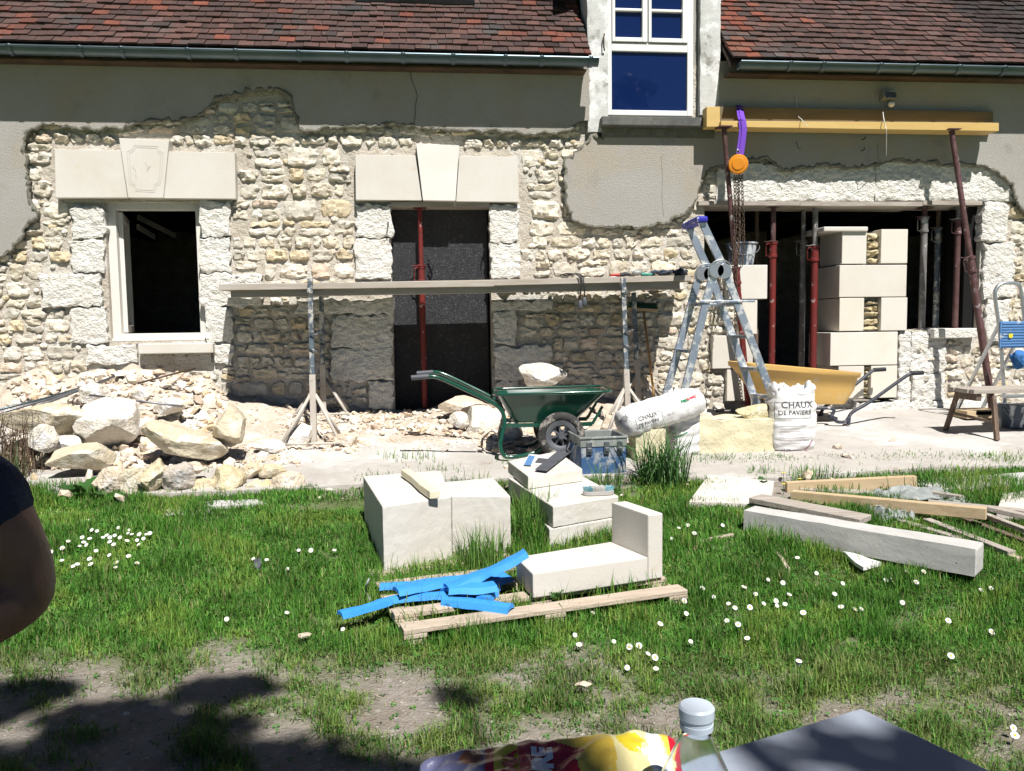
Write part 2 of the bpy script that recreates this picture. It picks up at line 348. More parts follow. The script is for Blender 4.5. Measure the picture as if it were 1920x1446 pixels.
# terrace: limewashed strip of concrete slabs along the foot of the wall
def tedge(x):   # front edge of the terrace
    return TE(x)
_te = [(-400,925),(60,925),(300,935),(560,925),(700,915),(960,905),(1200,900),(1330,908),(1450,905),(1700,888),(1920,880),(2400,878)]
_tp = [G(a, b) for a, b in _te]
def TE(x):
    for a, b in zip(_tp[:-1], _tp[1:]):
        if a.x <= x <= b.x: return a.y+(b.y-a.y)*(x-a.x)/(b.x-a.x)
    return _tp[0].y if x < _tp[0].x else _tp[-1].y
v = []; f = []; xs = np.arange(-6.5, 8.0, .06); nt_ = 44
for x in xs:
    e = TE(x)+.03*noise.noise(Vector((x*3, 0, 0)))
    for k in range(nt_):
        t = k/(nt_-2) if k > 1 else 0
        t = max(0, (k-1)/(nt_-2)); y = e+(D+.02-e)*t
        z = gz(x, y)+.035+.008*fbm(x, y, 2.2, 4)+.004*fbm(x, y, 14, 4)
        # joints between long slabs
        for jy in (.33, .62):
            if abs(t-jy) < .012: z -= .010
        if k == 0: z = gz(x, y)-.06
        v.append((x, y, z))
for i in range(len(xs)-1):
    for k in range(nt_-1): a = i*nt_+k; f.append((a, a+nt_, a+nt_+1, a+1))
mb = MB(); mb.add(v, f); tag(mb.build('terrace', M_['terrace'], smooth=True, auto=35), kind='structure')

# ================================================================ HOUSE
EY = D-.30; EZ = P(560, 97, EY).z; HX = .5; house = thing('farmhouse', 'old stone farmhouse under renovation with brown tiled roof and half stripped wall coat', 'house', (HX, D, .37))
def wrect(x0, y0, x1, y1, Y=None):
    Y = D if Y is None else Y
    a, b, c, d = P(x0,y0,Y), P(x1,y0,Y), P(x0,y1,Y), P(x1,y1,Y)
    return (a.x+c.x)/2, (b.x+d.x)/2, (c.z+d.z)/2, (a.z+b.z)/2      # X0 X1 Z0 Z1
def wbox(mb, px, Yf, Yb, mi=0, Y=None, col=None):
    x0, x1, z0, z1 = wrect(*px, Yf if Y is None else Y); mb.box((x0, Yf, z0), (x1, Yb, z1), mi, col); return x0, x1, z0, z1
TOPZ = EZ+.05
o1 = wrect(200, 376, 384, 640); o2 = wrect(736, 384, 922, 800); o3c = wrect(1322, 378, 1413, 497); o3a = wrect(1413, 378, 1705, 800); o3b = wrect(1705, 378, 1840, 618)
WT = .48; BZ = .1
m = MB()
def wallstrip(x0, x1, holes=()):
    zs = BZ
    for a, b in sorted(holes):
        if a > zs: m.box((x0, D+.026, zs), (x1, D+WT, a))
        zs = b
    m.box((x0, D+.026, zs), (x1, D+WT, TOPZ))
wallstrip(-9, o1[0]); wallstrip(o1[0], o1[1], [(o1[2], o1[3])]); wallstrip(o1[1], o2[0]); wallstrip(o2[0], o2[1], [(BZ, o2[3])])
wallstrip(o2[1], o3c[0]); wallstrip(o3c[0], o3a[0], [(o3c[2], o3a[3])]); wallstrip(o3a[0], o3a[1], [(BZ, o3a[3])]); wallstrip(o3b[0], o3b[1], [(o3b[2], o3a[3])]); wallstrip(o3b[1], 10)
m.build('mortar_wall', M_['mortar'], house)
# interior shell
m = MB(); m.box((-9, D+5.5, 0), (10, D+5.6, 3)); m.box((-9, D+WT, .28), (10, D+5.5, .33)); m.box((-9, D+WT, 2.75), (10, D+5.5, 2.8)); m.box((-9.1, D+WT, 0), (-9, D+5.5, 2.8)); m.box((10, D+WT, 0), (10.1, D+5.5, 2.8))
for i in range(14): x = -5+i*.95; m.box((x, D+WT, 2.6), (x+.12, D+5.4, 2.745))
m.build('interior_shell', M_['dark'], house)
# -------- fieldstones
masks = [(100,278,443,374),(220,258,320,374),(665,288,974,380),(775,266,866,300),(198,374,386,642),(733,378,925,800),
 (133,384,196,512),(80,514,192,575),(133,577,203,645),(374,378,433,512),(375,514,494,575),(384,577,438,645),(160,645,262,683),(258,641,400,683),(400,645,437,683),
 (667,380,736,524),(545,560,738,590),(620,590,738,714),(690,714,738,768),(915,380,973,455),(918,455,976,524),(920,560,1040,582),(925,582,968,648),(927,648,1036,714),(930,714,972,768),
 (1318,376,1414,498),(1413,376,1706,800),(1705,376,1842,622),(1345,314,1905,378),(1838,376,1887,640),(1395,496,1440,562),(1336,628,1413,692),(1362,692,1412,753),(1385,562,1420,628),(1745,616,1840,636),(1100,100,1348,250)]
def masked(px, py, g=0):
    for a, b, c, d in masks:
        if a-g < px < c+g and b-g < py < d+g: return True
    return False
NS, NT = 11, 8
S_, T_ = np.meshgrid(np.linspace(-1, 1, NS), np.linspace(-1, 1, NT))
KX = S_*np.sqrt(1-.27*T_**2); KY = T_*np.sqrt(1-.27*S_**2)
RAD = np.maximum(np.abs(S_), np.abs(T_))
HG = np.clip(1-RAD**4.5, 0, 1)**.6
gf = [(j*NS+i, j*NS+i+1, (j+1)*NS+i+1, (j+1)*NS+i) for j in range(NT-1) for i in range(NS-1)]
def add_stone(mb, q, seed, prot=.055, base=.035, Y0=None, col=(1,1,1), inset=.007):
    """q: four corners (x,z) bl br tr tl"""
    Y0 = D if Y0 is None else Y0
    cx = sum(p[0] for p in q)/4; cz = sum(p[1] for p in q)/4
    wq = max(.02, abs(q[1][0]-q[0][0])); hq = max(.02, abs(q[3][1]-q[0][1]))
    fx = 1-inset*2/wq; fz = 1-inset*2/hq
    U = (KX+1)/2; V = (KY+1)/2
    x = (1-U)*(1-V)*q[0][0]+U*(1-V)*q[1][0]+U*V*q[2][0]+(1-U)*V*q[3][0]
    z = (1-U)*(1-V)*q[0][1]+U*(1-V)*q[1][1]+U*V*q[2][1]+(1-U)*V*q[3][1]
    x = cx+(x-cx)*fx; z = cz+(z-cz)*fz
    tx, tz = random.uniform(-.12,.12), random.uniform(-.12,.12)
    vv = []
    for a, b, h, s, t, r in zip(x.ravel(), z.ravel(), HG.ravel(), S_.ravel(), T_.ravel(), RAD.ravel()):
        n = noise.noise(Vector((a*17, b*17, seed)))+.6*noise.noise(Vector((a*38, b*38, seed+5)))
        fa = abs(noise.noise(Vector((a*11, b*11, seed+11))))
        k = prot*(h*(.72+.62*n+.6*fa)+1.5*tx*s*h+1.5*tz*t*h)
        e = .018*noise.noise(Vector((a*26, seed, b*26)))*(.4+r)
        e2 = .018*noise.noise(Vector((seed, a*26, b*26)))*(.4+r)
        vv.append((a+e, Y0+base-k-(0 if r < .99 else -.012), b+e2))
    mb.add(vv, gf, 0, col)
def tcol():
    k = random.random(); b = random.uniform(.85, 1.12)
    if k < .10: c = (1.0,.90,.72)
    elif k < .3: c = (1.0,.96,.88)
    elif k < .42: c = (.86,.86,.86)
    elif k < .47: c = (1.0,.87,.80)
    else: c = (1.06,1.05,1.03)
    return tuple(b*x for x in c)
def pm(x, z): q = proj((x, D, z)); return q[1] < 160 or masked(*q)
def clipcell(s):
    x0 = min(s[0][0], s[3][0]); x1 = max(s[1][0], s[2][0]); z0 = (s[0][1]+s[1][1])/2; z1 = (s[2][1]+s[3][1])/2; zc = (z0+z1)/2; xc = (x0+x1)/2
    if pm(xc, zc): return None
    while x0 < xc and (pm(x0, zc) or pm(x0, z0+.02) or pm(x0, z1-.02)): x0 += .008
    while x1 > xc and (pm(x1, zc) or pm(x1, z0+.02) or pm(x1, z1-.02)): x1 -= .008
    while z0 < zc and (pm(xc, z0)): z0 += .008
    while z1 > zc and (pm(xc, z1)): z1 -= .008
    if x1-x0 < .035 or z1-z0 < .03: return None
    dz0 = z0-(s[0][1]+s[1][1])/2; dz1 = z1-(s[2][1]+s[3][1])/2
    return [(max(s[0][0], x0), s[0][1]+dz0), (min(s[1][0], x1), s[1][1]+dz0), (min(s[2][0], x1), s[2][1]+dz1), (max(s[3][0], x0), s[3][1]+dz1)]
stones = MB(); z = .16; row = 0
rows = [z]
while z < 3.35: z += random.uniform(.095, .20); rows.append(z)
def rz(k, x): return rows[k]+.028*noise.noise(Vector((x*.9, k*3.1, 1)))+.012*noise.noise(Vector((x*4, k*5.1, 2)))
for k in range(len(rows)-1):
    x = -6.6+random.uniform(0, .1); h = rows[k+1]-rows[k]
    while x < 8.2:
        wdt = random.uniform(.8, 2.3)*h*random.choice((.8,1,1.25)); wdt = min(max(wdt, .07), .34); x2 = x+wdt
        j1 = random.uniform(-.018,.018); j2 = random.uniform(-.018,.018)
        q = [(x-j1, rz(k,x)), (x2-j2, rz(k,x2)), (x2+j2, rz(k+1,x2)), (x+j1, rz(k+1,x))]
        sub = [q]
        if h > .125 and random.random() < .38:
            t = random.uniform(.35,.65); L = (q[0][0]*(1-t)+q[3][0]*t, q[0][1]*(1-t)+q[3][1]*t); Rr = (q[1][0]*(1-t)+q[2][0]*t, q[1][1]*(1-t)+q[2][1]*t)
            sub = [[q[0], q[1], Rr, L], [L, Rr, q[2], q[3]]]
        for s_ in sub:
            s_ = clipcell(s_)
            if s_ is None: continue
            sz = wdt*h
            add_stone(stones, s_, random.random()*50, random.uniform(.026,.05), col=tcol(), inset=random.uniform(-.002,.007))
        x = x2
# little chinking stones in the joints
for i in range(1900):
    x = random.uniform(-5.4, 6.4); zz = random.uniform(.2, 3.2); pp = proj((x, D, zz))
    if pp[1] < 165 or masked(*pp, 4): continue
    s = random.uniform(.012,.03)
    stones.rock((x, D+.018, zz), (s*random.uniform(1,1.8), .020, s), i, 1, .3, col=tcol())
stones.build('fieldstone_facing', M_['stone'], house, smooth=True, auto=16)
# -------- dressed, pitted stones round the openings
def rough_block(px, prot=.015, back=.1, name='dressed_stone', mt='rough', amp=.007, Y=None, jit=.006, parent=None, res=.014):
    x0, x1, z0, z1 = wrect(*px, D if Y is None else Y); Yf = (D if Y is None else Y)-prot
    nx = max(5, int((x1-x0)/res)); nz = max(5, int((z1-z0)/res)); v = []; f = []
    sd = px[0]*.37
    for j in range(nz+1):
        for i in range(nx+1):
            x = x0+(x1-x0)*i/nx; z = z0+(z1-z0)*j/nz
            ed = min(i, nx-i, j, nz-j)
            n = noise.noise(Vector((x*22, z*22, sd)))+.7*noise.noise(Vector((x*52, z*52, sd)))
            yy = Yf+amp*n+amp*1.2*noise.noise(Vector((x*6, z*6, sd)))+(.006 if ed == 0 else 0)
            jx = jit*noise.noise(Vector((x*14, z*14, sd+3)))*(1 if ed < 2 else 0); jz = jit*noise.noise(Vector((x*14, z*14, sd+7)))*(1 if ed < 2 else 0)
            v.append((x+jx*1.5, yy, z+jz*1.5))
    for j in range(nz):
        for i in range(nx): a = j*(nx+1)+i; f.append((a, a+1, a+nx+2, a+nx+1))
    ring = [i for i in range(nx+1)]+[j*(nx+1)+nx for j in range(1, nz+1)]+[nz*(nx+1)+i for i in range(nx-1, -1, -1)]+[j*(nx+1) for j in range(nz-1, 0, -1)]
    b0 = len(v)
    for r in ring: p = v[r]; v.append((p[0], D+back, p[2]))
    n = len(ring)
    for k in range(n): a, b = ring[k], ring[(k+1) % n]; f.append((b, a, b0+k, b0+(k+1) % n))
    mb = MB(); mb.add(v, f); return mb.build(name, M_[mt], parent or house, smooth=True, auto=50)
g = 1
for px in [(135,386,195,448),(133,449,194,511),(78,514,190,575),(133,577,201,644),(377,380,432,444),(376,446,431,511),(376,513,494,574),(386,576,437,643),(162,646,257,682),(401,646,437,682),
           (668,384,735,445),(667,447,734,522),(556,562,737,589),(622,591,736,652),(620,653,736,713),(692,715,737,766),(917,384,972,454),(919,456,975,522),(921,564,1038,581),(926,583,967,646),(928,649,1034,712),(930,714,970,766),
           (1841,380,1886,455),(1843,457,1900,560),(1848,562,1890,640)]:
    rough_block(px, random.uniform(.012,.03), amp=.012, jit=.022)
rough_block((1345,308,1640,377), .004, name='rough_stone_lintel', amp=.012, jit=.01); rough_block((1641,302,1905,376), .008, name='rough_stone_lintel', amp=.012, jit=.01)
rough_block((1685,623,1708,800), .0, amp=.012, jit=.02); rough_block((1708,622,1772,700), .012, amp=.014, jit=.02); rough_block((1600,752,1870,800), .03, amp=.016, jit=.02); rough_block((1709,702,1770,752), .02, amp=.014, jit=.02)
# sills
mb = MB(); wbox(mb, (259,644,399,663), D-.10, D+.1); mb.build('stone_window_sill', M_['white_ashlar'], house, bevel=.008)
mb = MB(); wbox(mb, (262,663,396,682), D+.0, D+.1); mb.build('sill_bed', M_['mortar'], house)
mb = MB(); wbox(mb, (1752,616,1838,634), D-.09, D+.3); mb.build('stone_window_sill', M_['rough'], house, bevel=.01)
# -------- smooth new lintels with keystones
def quadblock(name, pts, Yf, Yb, mt, bevel=.004, tint=(1,1,1)):
    mb = MB(); p = [P(a, b, Yf) for a, b in pts]; p = [Vector((q.x, Yf, q.z)) for q in p]; mb.prism(p, None, (0, Yb-Yf, 0), col=tint); return mb.build(name, M_[mt], house, bevel=bevel)
quadblock('lintel_stone', [(102,280),(226,282),(239,371),(104,371)], D-.075, D+.15, 'white_ashlar')
quadblock('lintel_stone', [(316,284),(440,286),(442,373),(307,372)], D-.075, D+.15, 'white_ashlar')
ks = quadblock('keystone', [(223,259),(317,263),(306,371.5),(240,371)], D-.095, D+.15, 'white_ashlar')
# pencil outline drawn on the first keystone
mb = MB()
def lin(pts, r=.0008, Y=D-.0965, mbx=None):
    q = [P(a, b, Y) for a, b in pts]; (mbx or mb).tube([(a.x, Y, a.z) for a in q], r, 4)
ol = [(252,273),(297,275),(298,283),(306,287),(301,345),(292,349),(290,361),(254,359),(252,350),(243,346),(238,285),(248,281),(252,273)]
lin(ol); cx, cy = 272, 317
lin([(cx+(a-cx)*.88, cy+(b-cy)*.92) for a, b in ol])
lin([(247,312),(254,320),(256,334),(252,328)]); lin([(272,305),(279,316),(276,322)]); lin([(275,318),(283,311)])
mb.build('pencil_outline', M_['pencil'], ks, off=OFF[ks])
quadblock('lintel_stone', [(666,290),(779,292),(791,376),(667,375)], D-.075, D+.15, 'white_ashlar')
quadblock('lintel_stone', [(861,293),(971,294),(973,379),(855,378)], D-.075, D+.15, 'white_ashlar')
quadblock('keystone', [(780,269),(861,273),(854,377),(793,376)], D-.10, D+.15, 'ashlar', tint=(1.08,1.10,1.12))
mb = MB(); wbox(mb, (732,379,918,388), D-.03, D+.2); mb.build('lintel_board', M_['greywood'], house)
mb = MB(); wbox(mb, (120,374,436,379), D+.0, D+.2); mb.build('lintel_board', M_['mortar'], house)
mb = MB(); wbox(mb, (1310,377,1500,385), D-.03, D+.4); wbox(mb, (1500.5,378,1730,386), D-.035, D+.4); wbox(mb, (1731,376,1842,384), D-.03, D+.4); mb.build('lintel_board', M_['greywood'], house)
# -------- sanded coat with its ragged broken edge
def ragged(pts, edge):
    out = []; ef = []
    n = len(pts)
    for i in range(n):
        a = pts[i]; b = pts[(i+1) % n]
        A = P(a[0], a[1], D-.05); B = P(b[0], b[1], D-.05); A = Vector((A.x, A.z)); B = Vector((B.x, B.z))
        k = 1
        if edge(i): k = max(1, int((B-A).length/.014))
        for j in range(k):
            q = A.lerp(B, j/k)
            if edge(i): q = q+Vector((noise.noise(Vector((q.x*14, q.y*14, 1))), noise.noise(Vector((q.x*14, q.y*14, 8)))))*.026+Vector((noise.noise(Vector((q.x*50, q.y*50, 1))), noise.noise(Vector((q.x*50, q.y*50, 8)))))*.016
            out.append(q); ef.append(edge(i))
    return out, ef
def coat(pts, edge):
    q, ef = ragged(pts, edge); mb = MB(); q = [Vector((a.x, min(a.y, EZ+.08))) for a in q]
    mb.prism([(a.x, D-.05, a.y) for a in q], None, (0, .075, 0), mi=0, side=1)
    mb.build('sanded_wall_coat', [M_['render'], M_['render_edge']], house)
    # crumbly lip
    mb = MB(); run = []
    for i in range(len(q)):
        if ef[i]: run.append(q[i])
        else:
            if len(run) > 3: runs.append(run)
            run = []
    if len(run) > 3: runs.append(run)
    return q
runs = []
A = [(-300,60),(-300,560),(-60,510),(0,480),(30,457),(52,418),(72,402),(58,384),(52,360),(50,330),(47,290),(40,272),(50,246),(80,232),(130,237),(180,240),(225,238),(262,228),(300,226),(340,222),(372,216),(393,196),(408,183),(440,177),(480,166),(520,167),(542,178),(553,205),(562,240),(576,247),(600,240),(640,236),(700,236),(740,229),(780,237),(850,241),(920,246),(980,248),(1040,247),(1070,241),(1090,226),(1108,226),(1108,60)]
coat(A, lambda i: 1 <= i <= 39)
B = [(1131,262),(1112,252),(1100,268),(1075,290),(1062,300),(1060,330),(1062,360),(1066,395),(1078,415),(1110,424),(1160,423),(1200,426),(1230,419),(1260,410),(1287,396),(1302,376),(1312,350),(1322,322),(1342,311),(1375,310),(1400,299),(1430,293),(1450,300),(1470,319),(1500,313),(1540,309),(1600,313),(1650,307),(1680,297),(1700,301),(1740,303),(1780,307),(1820,306),(1850,311),(1880,326),(1900,346),(1906,376),(1925,400),(1960,415),(2300,430),(2300,60),(1347,60),(1347,240),(1131,240)]
coat(B, lambda i: 0 <= i <= 38)
lip = MB()
for run in runs:
    for off_, rad in ((0, .016), (-.012, .011)):
        pts = [Vector((a.x, D-.038+.012*noise.noise(Vector((a.x*20, a.y*20, off_*100))), a.y+off_+.008*noise.noise(Vector((a.x*33, a.y*33, 2))))) for a in run[::2]]
        lip.tube(pts, [rad*(1+1.5*noise.noise(Vector((p.x*40, p.z*40, off_*50)))) for p in pts], 6)
lip.build('broken_coat_edge', M_['render_edge'], house, smooth=True)
# cracks in the coat
mb = MB(); lin([(768,130),(772,150),(779,168),(783,180),(778,200),(779,215),(776,232)], .0025, D-.0515, mb); mb.build('crack', M_['toolblack'], house)
mb = MB(); lin([(1240,292),(1242,330),(1241,370),(1244,405)], .0015, D-.0515, mb); lin([(1645,268),(1647,300),(1650,318)], .002, D-.0515, mb); mb.build('crack', M_['render_edge'], house)
# -------- pillar of new blocks
TP = [(1,1,1),(1.04,1.03,1.0),(.97,.96,.94),(1.02,1.0,.95)]
def block(px, name='limestone_block', Yf=D-.03, Yb=D+.44, mt='ashlar', i=0, bevel=.006):
    mb = MB(); wbox(mb, px, Yf, Yb, col=TP[i % 4] if i % 4 else (1,1,.999)); return mb.build(name, M_[mt], house, bevel=bevel)
for i, px in enumerate([(1579,430,1625,495),(1652,430,1702,494),(1574,497,1700,557),(1574,559,1620,621),(1652,558,1701,620),(1557,623,1683,685),(1572,687,1620,747),(1633,686,1682,746),
        (1362,497,1439,561),(1386,563,1420,627),(1336,629,1412,691),(1363,693,1411,752)]):
    block(px, i=i, Yf=D-.03 if i < 8 else D-.04)
mb = MB(); wbox(mb, (1545,425,1628,434), D-.06, D+.42); mb.build('loose_stone_slab', M_['white_ashlar'], house, bevel=.01)
for (x0, y0, x1, y1) in [(1625,436,1652,495),(1620,559,1652,621),(1620,686,1633,746)]:
    core = MB(); X0, X1, Z0, Z1 = wrect(x0, y0, x1, y1); core.box((X0+.001, D+.06, Z0), (X1-.001, D+.40, Z1)); z = Z0+.003
    while z < Z1-.03:
        h = min(random.uniform(.05,.09), Z1-z); add_stone(core, [(X0+.004,z),(X1-.004,z),(X1-.004,z+h),(X0+.004,z+h)], random.random()*50, .05, base=.05, col=(.92,.82,.6)); z += h
    core.build('pillar_rubble_core', M_['stone'], house, smooth=False)
mb = MB(); wbox(mb, (1420,740,1600,800), D+.05, D+.4); mb.build('doorway_threshold', M_['mortar'], house)
# inner reveal of the right jamb
mb = MB(); wbox(mb, (1808,384,1842,616), D+.09, D+.44); mb.build('window_reveal', M_['ashlar'], house)
# -------- black sheet closing the doorway
mb = MB(); wbox(mb, (738,387,915,800), D+.17, D+.19, Y=D+.17); dp = mb.build('doorway_sheet', M_['black'], house)
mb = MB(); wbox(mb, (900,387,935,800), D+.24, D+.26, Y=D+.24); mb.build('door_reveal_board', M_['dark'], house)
mb = MB()
hp = P(803, 500, D+.15); mb.tube([hp+Vector((0,0,.06)), hp+Vector((.03,-.03,.055)), hp+Vector((.05,-.035,0)), hp+Vector((.03,-.03,-.05)), hp+Vector((0,0,-.055))], .008, 8); mb.build('door_pull', M_['toolblack'], dp, smooth=True, off=OFF[dp])
# -------- left window
win = MB()
x0, x1, z0, z1 = wrect(199,379,382,637, D+.08); a0, a1, c0, c1 = wrect(222,394,371,625, D+.08)
for a, b in (((x0, z0), (a0, z1)), ((a1, z0), (x1, z1)), ((a0, z0), (a1, c0)), ((a0, c1), (a1, z1))):
    win.box((a[0], D+.08, a[1]), (b[0], D+.16, b[1]))
wf = win.build('window_frame', M_['frame'], house, bevel=.004)
mb = MB(); mb.box((x0+.01, D+.04, z0-.012), (x1-.005, D+.16, z0+.012)); mb.build('frame_sill', M_['frame'], wf, off=OFF[wf], bevel=.004)
def casement(x, z0, z1, wd, ang, par):
    mb = MB(); M = RZ(ang); c = Vector((x, D+.15, 0))
    def bx(u0, u1, za, zb): mb.obox(c+M@Vector(((u0+u1)/2, 0, 0))+Vector((0,0,(za+zb)/2)), (u1-u0, .05, zb-za), M)
    bx(0, .055, z0, z1); bx(wd-.055, wd, z0, z1); bx(.055, wd-.055, z0, z0+.07); bx(.055, wd-.055, z1-.06, z1)
    o = mb.build('open_casement', M_['frame'], par, off=OFF[par], bevel=.004)
    mb = MB(); mb.obox(c+M@Vector((wd/2, 0, 0))+Vector((0,0,(z0+z1)/2)), (wd-.11, .008, z1-z0-.13), M); return o
casement(a0+.012, c0+.01, c1-.01, .62, R(104), wf)
mb = MB()
for (q, r, Y) in (((258,407),(328,442), D+1.6), ((258,425),(290,445), D+1.3)):
    a = P(*q, Y); b = P(*r, Y+.5); mb.bar(a, b, .02, .055)
mb.build('interior_rafter', M_['frame'], house)
# -------- roofs
SL = R(46); cs, sn = math.cos(SL), math.sin(SL)
gx1 = P(1119, 112, EY).x; gx2 = P(1382, 130, EY).x; RXL = P(1108, 100, EY).x; RXR = P(1372, 125, EY).x
EXP = .103; NR = 38
def roofpt(x, t, h=0): return Vector((x, EY+t*cs-h*sn, EZ+.01+t*sn+h*cs))
TC = [(1,1,1),(.85,.85,.85),(1.2,1.05,1.0),(.75,.78,.82),(1.1,1.0,1.0),(1.25,1.2,1.2),(.8,.76,.76)]
def roof(xa, xb, grey=False):
    under = MB(); a, b, c, d = roofpt(xa, -.0, -.03), roofpt(xb, -.0, -.03), roofpt(xb, NR*EXP, -.03), roofpt(xa, NR*EXP, -.03)
    under.prism([a, b, c, d], None, (0, 0, -.05)); under.build('roof_deck', M_['darkwood'], house)
    mb = MB(); W = .142; M = Matrix(((1,0,0),(0,cs,-sn),(0,sn,cs)))
    for r in range(NR):
        x = xa-(W/2 if r % 2 else 0)+random.uniform(-.01,.01)
        sag = lambda xx: .012*noise.noise(Vector((xx*1.1, r*.25, 3)))
        while x < xb:
            xl = max(x, xa); xr = min(x+W, xb)
            if xr-xl > .03:
                xc = (xl+xr)/2; lift = .022+random.uniform(-.003,.006); cc = roofpt(xc, r*EXP+.087+sag(xc)+random.uniform(-.006,.006), lift)
                Mt = M@Matrix.Rotation(-R(8.5)+random.uniform(-.03,.03), 3, 'X')@RY(random.uniform(-.03,.03))@RZ(random.uniform(-.02,.02))
                k = random.choice(TC); bb = random.uniform(.8,1.15); pp = proj(cc)
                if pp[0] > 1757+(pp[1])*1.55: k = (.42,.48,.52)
                elif abs(pp[0]-1120-(1108-1120)) < 150 and random.random() < .35: k = (1.7,1.0,.8) if random.random() < .5 else (.4,.4,.4)
                elif 1345 < pp[0] < 1420 and random.random() < .4: k = (2.0,1.1,.8)
                elif pp[0] < 60 and random.random() < .4: k = (1.7,1.1,.9)
                elif random.random() < .03: k = (1.9,1.1,.85)
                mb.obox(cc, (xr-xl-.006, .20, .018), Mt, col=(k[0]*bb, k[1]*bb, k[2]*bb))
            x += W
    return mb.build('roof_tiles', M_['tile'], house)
roof(-9, RXL); roof(RXR, 10)
# rear slope and ridge, eave boards, rafter ends
top = roofpt(0, NR*EXP); mb = MB()
mb.prism([(-9, top.y, top.z), (10, top.y, top.z), (10, top.y+NR*EXP*cs, EZ), (-9, top.y+NR*EXP*cs, EZ)], None, (0,0,-.1)); mb.build('rear_roof', M_['darkwood'], house)
mb = MB(); mb.tube([(-9, top.y, top.z), (10, top.y, top.z)], .09, 10); mb.build('roof_ridge', M_['tile'], house, smooth=True)
mb = MB(); mb.box((-9, EY+.1, EZ-.085), (RXL-.02, D+.3, EZ-.07)); mb.box((RXR+.02, EY+.1, EZ-.085), (10, D+.3, EZ-.07)); mb.build('eave_board', M_['darkwood'], house)
mb = MB(); mb.box((-9.05, D, BZ), (-9, D+5.6, TOPZ)); mb.box((10, D, BZ), (10.05, D+5.6, TOPZ)); mb.box((-9, top.y+2.2, BZ), (10, top.y+2.3, TOPZ)); mb.build('side_walls', M_['mortar'], house)
# small roof window whose lower frame just shows
a = roofpt(0, 0); 
for px0, px1 in ((678, 890),):
    t = 0
    for i in range(400):
        t = i*.01; p = roofpt(P(780, 3, 8.5).x, t, .05); 
        if proj(p)[1] < 5: break
    Xa = p.x-.5*(px1-px0)/F*p.y; Xb = p.x+.5*(px1-px0)/F*p.y
    mb = MB()
    for (u0, u1, s0, s1) in ((Xa, Xb, t, t+.08), (Xa, Xa+.07, t+.08, t+.9), (Xb-.07, Xb, t+.08, t+.9), (Xa, Xb, t+.9, t+.98)):
        mb.prism([roofpt(u0, s0, .03), roofpt(u1, s0, .03), roofpt(u1, s1, .03), roofpt(u0, s1, .03)], None, Vector((0,-sn,cs))*.06)
    sw = mb.build('roof_window', M_['zinc'], house)
    mb = MB(); mb.prism([roofpt(Xa+.07, t+.08, .06), roofpt(Xb-.07, t+.08, .06), roofpt(Xb-.07, t+.9, .06), roofpt(Xa+.07, t+.9, .06)], None, Vector((0,-sn,cs))*.01); mb.build('pane', M_['skyglass'], sw, off=OFF[sw])
# -------- gutters
def gutter(x0, x1, joints, endx):
    r = .060; cy = EY-.035; cz = EZ-.030; mb = MB(); n = 14; v = []; f = []
    xs = [x0, x1]
    prof = [(cy-r*math.cos(PI*k/n), cz-r*math.sin(PI*k/n)) for k in range(n+1)]+[(cy+(r-.004)*math.cos(PI*k/n), cz-(r-.004)*math.sin(PI*k/n)+.0) for k in range(n+1)]
    m_ = len(prof)
    for x in xs:
        for a, b in prof: v.append((x, a, b))
    for k in range(m_): f.append((k, (k+1) % m_, m_+(k+1) % m_, m_+k))
    mb.add(v, f); mb.tube([(x0, cy-r-.004, cz), (x1, cy-r-.004, cz)], .011, 8)
    g_ = mb.build('gutter', M_['zinc'], house, smooth=True, auto=40)
    for j in joints:
        jx = P(j, 110, cy-r).x; mb = MB()
        pts = [(jx, cy-(r+.009)*math.cos(PI*k/n), cz-(r+.009)*math.sin(PI*k/n)) for k in range(n+1)]
        for k in range(n): mb.bar(pts[k], pts[k+1], .022, .004, up=(1,0,0)) if False else mb.add([(jx-.018, pts[k][1], pts[k][2]), (jx+.018, pts[k][1], pts[k][2]), (jx+.018, pts[k+1][1], pts[k+1][2]), (jx-.018, pts[k+1][1], pts[k+1][2])], [(0,1,2,3)])
        mb.tube([(jx-.018, cy-r-.006, cz+.002), (jx+.018, cy-r-.006, cz+.002)], .013, 8)
        mb.build('gutter_joint', M_['zinc'], g_, smooth=True, off=OFF[g_])
    mb = MB(); pts = [(endx, cy-r*math.cos(PI*k/n), cz-r*math.sin(PI*k/n)) for k in range(n+1)]; mb.prism([pts[k] for k in range(n+1)], None, (.004,0,0)); mb.build('gutter_end', M_['zinc'], g_, off=OFF[g_])
gutter(-9, gx1, (18,150,228,352,442,560,650,756,850,948,1016,1108), gx1-.002)
gutter(gx2, 10, (1483,1545,1652,1720,1800,1885), gx2)
# -------- dormer
X0, X1 = P(1100, 180, D).x, P(1347, 180, D).x; DT = P(1200, -110, D).z
zb = P(1120, 250, D).z
a0, a1, c0, c1 = wrect(1140, -60, 1301, 217, D-.05)
def pier(x0, x1, z0, z1, Y=D-.052):
    n = 8; nz = int((z1-z0)/.03); v = []; f = []
    for j in range(nz+1):
        for i in range(n+1):
            x = x0+(x1-x0)*i/n; z = z0+(z1-z0)*j/nz; e = 1 if i in (0, n) else 0
            v.append((x+e*.008*noise.noise(Vector((x, 0, z*12))), Y+.004*noise.noise(Vector((x*20, z*20, 0)))+e*.006, z))
    for j in range(nz):
        for i in range(n): a = j*(n+1)+i; f.append((a, a+1, a+n+2, a+n+1))
    mb = MB(); mb.add(v, f); mb.box((x0+.004, Y+.008, z0), (x1-.004, D+.3, z1))
    return mb.build('dormer_pier', M_['pier'], house, smooth=True, auto=40)

